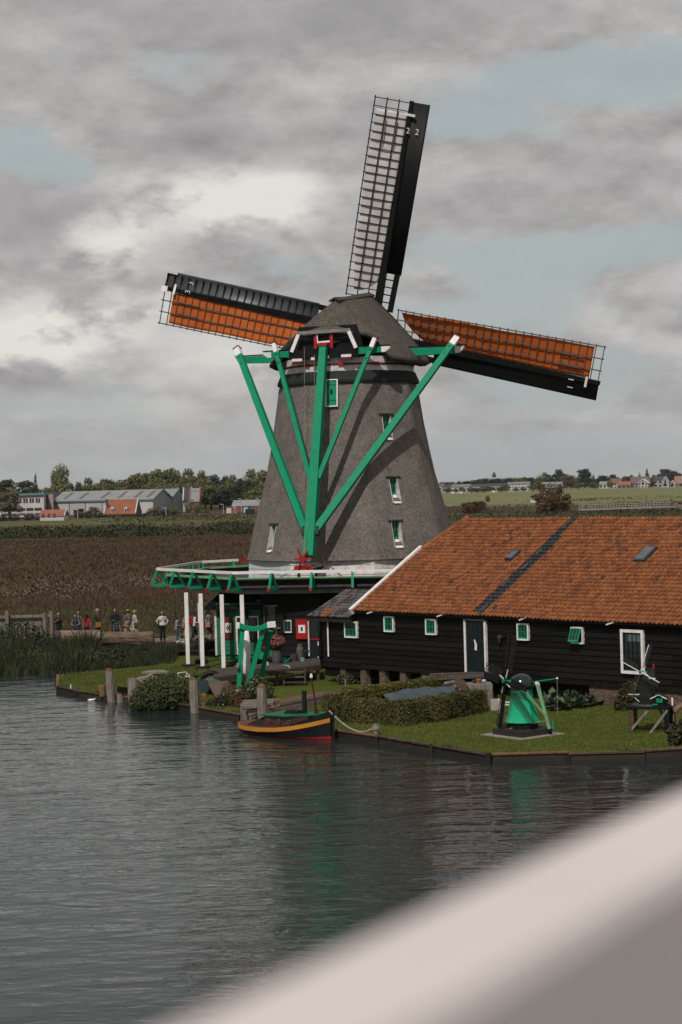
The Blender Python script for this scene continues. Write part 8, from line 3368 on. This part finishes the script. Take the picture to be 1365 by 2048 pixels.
# far right: flats, houses, church
def far_house(px0, px1, py_e, py_r, Y, wall, roofm, label, name='far_house', depth=9, nwin=4, rows=1, gable_front=False, dx=3):
    A_, B_ = gpt(px0, Y + 4), gpt(px1, Y)
    C_ = gpt(px1 + dx, Y + depth + 4)
    o = thing(name, tuple(B_), label, 'house')
    ze, zr = zpx(px1, py_e, Y), zpx(px1, py_r, Y)
    if gable_front:
        # ridge runs away from the viewer
        w_ = B_ - A_
        C2_ = A_ + Vector((dx, depth, 0))
        gable_block(o, C2_, A_, B_, ze, zr, wall, roofm, None, over=0.4)
        for a_, b_ in ((A_ + ZUP * (ze - BZ), (A_ + B_) / 2 + ZUP * (zr - BZ)), ((A_ + B_) / 2 + ZUP * (zr - BZ), B_ + ZUP * (ze - BZ))):
            q = MB()
            q.bar(a_ + Vector((0, -.5, .1)), b_ + Vector((0, -.5, .1)), 0.4, 0.5)
            q.build('verge_board', PWHITE, o)
        q = MB()
        mid = (A_ + B_) / 2
        q.prism([mid + Vector((-1, -.6, ze - BZ - .4)), mid + Vector((1, -.6, ze - BZ - .4)), mid + Vector((0, -.6, zr - BZ - 1.3))], (0, .5, 0))
        q.build('gable_window', PGLASS, o)
    else:
        gable_block(o, A_, B_, C_, ze, zr, wall, roofm, None)
    L_ = (B_ - A_).length
    H_ = ze - BZ
    for r_ in range(rows):
        for i in range(nwin):
            x_ = L_ * (i + 0.2) / nwin
            face_rect(o, A_, B_, x_, x_ + L_ / nwin * 0.55, BZ + H_ * (r_ + 0.25) / rows, BZ + H_ * (r_ + 0.75) / rows, 'window', PGLASS, 0.12)
    return o


far_house(905, 942, 971, 969, 1200, PWHITE, PROOF, 'white terraced flats nearest the mill body', 'far_flats', 10, 9, 3)
far_house(885, 1012, 971, 967, 1330, PGREY, PDARK, 'long low dark roofed block behind the street trees', 'far_block', 14, 20, 1)
far_house(1016, 1060, 966, 964, 1200, PWHITE, PROOF, 'white terraced flats with bay fronts left of the rust bush', 'far_flats', 10, 10, 3)
far_house(1082, 1125, 967, 964, 1250, PGREY, PROOF, 'grey block half hidden behind the rust bush', 'far_block', 10, 8, 2)
far_house(968, 1030, 957, 954, 1700, PGREY, PGREY, 'large pale building on the skyline by the church', 'far_block', 20, 10, 2)
far_house(880, 908, 967, 964, 1600, PGREY, PDARK, 'grey flat block on the skyline beside the mill body', 'far_block', 20, 6, 2)
far_house(1200, 1222, 968, 963, 1250, PWHITE, PROOF, 'pale house left of the yellow tree', nwin=3)
far_house(1222, 1243, 966, 957, 1225, PWHITE, mat('far_brown_roof', (0.14, 0.10, 0.09), None, 1, .8), 'brown roofed pale house right of the yellow tree', nwin=3, rows=2)
far_house(1236, 1262, 970, 963, 1205, mat('far_tan_wall', (0.24, 0.19, 0.17), None, 1, .8), PRED, 'low tan house with dull red roof in the far row', nwin=3)
far_house(1262, 1300, 966, 953, 1260, mat('far_tan_wall', (0.24, 0.19, 0.17)), mat('far_brown_roof', (0.14, 0.10, 0.09)), 'large brown roofed house behind the chalet', nwin=4, rows=2)
far_house(1277, 1297, 966, 958, 1200, PWHITE, PWHITE, 'white chalet with balcony in the far row', nwin=3, rows=2, gable_front=True)
far_house(1308, 1327, 960, 953, 1215, PGREY, PDARK, 'grey roofed house with white dormer band in the far row', nwin=2, rows=2)
far_house(1325, 1339, 965, 953, 1200, PWHITE, PDARK, 'white gabled house with pointed window in the far row', nwin=1, gable_front=True)
far_house(1340, 1352, 968, 961, 1200, PWHITE, PRED, 'tiny white gabled house near the right edge', nwin=1, gable_front=True)
far_house(1350, 1385, 966, 952, 1210, mat('far_tan_wall', (0.24, 0.19, 0.17)), mat('far_pink_roof', (0.26, 0.15, 0.12), None, 1, .8), 'pinkish roofed house at the right frame edge', nwin=4)
ch = gpt(990, 2100)
co_ = thing('church_tower', tuple(ch), 'tiny church tower with spire on the far skyline', 'church tower')
q = MB()
zt = zpx(990, 950, 2100)
q.hexa([ch + Vector((x_, y_, 0)) for x_, y_ in ((-2, -2), (2, -2), (2, 2), (-2, 2))], [Vector((ch.x + x_, ch.y + y_, zt)) for x_, y_ in ((-2, -2), (2, -2), (2, 2), (-2, 2))])
q.build('tower', PDARK, co_)
q = MB()
q.lathe(Vector((ch.x, ch.y, zt)), [(2.4, 0), (1.4, 1.5), (0.15, zpx(990, 943, 2100) - zt)], 8)
q.build('spire', PDARK, co_)
for i, (px, lb) in enumerate(((907, 'white car parked nearest the mill before the far flats'), (923, 'second white car parked before the far flats'), (988, 'white car parked alone before the street trees'))):
    g_ = gpt(px, 1120)
    o = thing('parked_car', tuple(g_), lb, 'car', 'cars parked far away')
    q = MB()
    q.hexa([g_ + Vector((x_, y_, 0.3)) for x_, y_ in ((-2.1, -.8), (2.1, -.8), (2.1, .8), (-2.1, .8))], [g_ + Vector((x_, y_, 0.95)) for x_, y_ in ((-2.1, -.8), (2.0, -.8), (2.0, .8), (-2.1, .8))])
    q.hexa([g_ + Vector((x_, y_, 0.95)) for x_, y_ in ((-1.3, -.75), (1.2, -.75), (1.2, .75), (-1.3, .75))], [g_ + Vector((x_, y_, 1.5)) for x_, y_ in ((-.8, -.65), (.7, -.65), (.7, .65), (-.8, .65))])
    q.build('body', PWHITE, o)
    for x_ in (-1.3, 1.3):
        q = MB()
        q.tube([g_ + Vector((x_, -.85, .33)), g_ + Vector((x_, .85, .33))], 0.33, 10)
        q.build('wheel', BLACK, o)
# white foot bridge far right
fb = thing('foot_bridge', tuple(gpt(1250, 430)), 'pale railed foot bridge beyond the warehouse roof', 'bridge')
PALE = mat('pale_bridge_timber', (0.30, 0.275, 0.25), (0.22, 0.20, 0.18), 1, 0.8)
br_pts = [(1158, 1019, 1012), (1172, 1018, 1010), (1344, 1012, 1004.5), (1372, 1020, 1013)]
for (x0, yb0, yt0), (x1, yb1, yt1) in zip(br_pts, br_pts[1:]):
    for f_ in (0.0, 0.5, 1.0):
        q = MB()
        q.bar(at(x0, yb0 + (yt0 - yb0) * f_, 430), at(x1, yb1 + (yt1 - yb1) * f_, 430), 0.10, 0.10)
        q.build('rail', PALE, fb)
    n_ = max(1, int((x1 - x0) / 6))
    for i in range(n_ + 1):
        f_ = i / n_
        x_ = x0 + (x1 - x0) * f_
        q = MB()
        q.bar(at(x_, yb0 + (yb1 - yb0) * f_, 430), at(x_, yt0 + (yt1 - yt0) * f_ - 0.6, 430), 0.12, 0.12)
        q.build('baluster', PALE, fb)
q = MB()
q.bar(at(1158, 1020, 430), at(1350, 1013.5, 430), 1.5, 0.18)
q.build('deck', PALE, fb)
for px in (1272, 1306):
    q = MB()
    a_ = at(px, 1016, 430)
    q.bar(Vector((a_.x, a_.y, BZ - .3)), a_, 0.35, 0.35)
    q.build('pier', PALE, fb)
q = MB()
g_ = at(1323, 1028, 425)
q.ell(g_, (0.9, 0.6, 0.5), 10, 6)
tag(q.build('wrapped_bale', PWHITE, smooth=True), 'white wrapped bale below the foot bridge', 'bale')
for i, (px, py, Y_) in enumerate(((1066, 998, 640),)):
    g_ = gpt(px, Y_)
    q = MB()
    q.hexa([g_ + Vector((x_, y_, 0)) for x_, y_ in ((-.9, -.5), (.9, -.5), (.9, .5), (-.9, .5))], [g_ + Vector((x_, y_, 1.8)) for x_, y_ in ((-.4, -.4), (.9, -.4), (.9, .4), (-.4, .4))])
    tag(q.build('trailer', PWHITE), 'small white trailer left of the rust bush', 'trailer')

# ------------------------------------------------------------------ bridge railing right in front of the lens
rail_top = CAM_Z - 0.26
pa, pb = atz(1365, 1562, rail_top), atz(300, 2044, rail_top)
pa.z = pb.z = 0
rdv = (pa - pb).normalized()
rn = Vector((rdv.y, -rdv.x, 0))
nb_ = atz(1365, 1720, rail_top)
wd = (Vector((nb_.x, nb_.y, 0)) - pa).dot(rn)
br = thing('bridge_railing', (pb.x, pb.y, rail_top - 1.0), 'blurred pale steel railing of the bridge in the lower right foreground', 'railing')
RAILM = mat('cream_railing_paint', (0.65, 0.585, 0.565), (0.61, 0.55, 0.53), 3, 0.55)
e0, e1 = pb - rdv * 2.5, pa + rdv * 3.0
q = MB()
hh = 0.22
q.hexa([p + ZUP * (rail_top - hh) for p in (e0, e1, e1 + rn * wd, e0 + rn * wd)][::-1], [p + ZUP * rail_top for p in (e0, e1, e1 + rn * wd, e0 + rn * wd)][::-1])
q.build('handrail', RAILM, br, bevel=0.02)
for t_ in (-1.5, 0.3, 2.1, 3.9):
    c_ = e0.lerp(e1, 0.5) + rdv * (t_ - 1.2) + rn * (wd / 2)
    q = MB()
    q.bar(c_ + ZUP * (rail_top - 1.15), c_ + ZUP * (rail_top - hh), 0.05, 0.05)
    q.build('post', RAILM, br)
q = MB()
q.bar(e0 + rn * (wd / 2) + ZUP * (rail_top - 1.05), e1 + rn * (wd / 2) + ZUP * (rail_top - 1.05), 0.05, 0.06)
q.build('lower_rail', RAILM, br)

# ------------------------------------------------------------------ thin summer haze
q = MB()
q.hexa([(-3200, -60, -1.5), (3200, -60, -1.5), (3200, 5200, -1.5), (-3200, 5200, -1.5)], [(-3200, -60, 31), (3200, -60, 31), (3200, 5200, 31), (-3200, 5200, 31)])
hzm = bpy.data.materials.new('haze_air')
hzm.use_nodes = True
ht_ = hzm.node_tree
ht_.nodes.clear()
pv = ht_.nodes.new('ShaderNodeVolumePrincipled')
pv.inputs['Color'].default_value = (0.80, 0.86, 0.90, 1)
pv.inputs['Density'].default_value = 0.00004
pv.inputs['Anisotropy'].default_value = 0.2
ho_ = ht_.nodes.new('ShaderNodeOutputMaterial')
ht_.links.new(pv.outputs[0], ho_.inputs['Volume'])
tag(q.build('haze', hzm), kind='stuff')
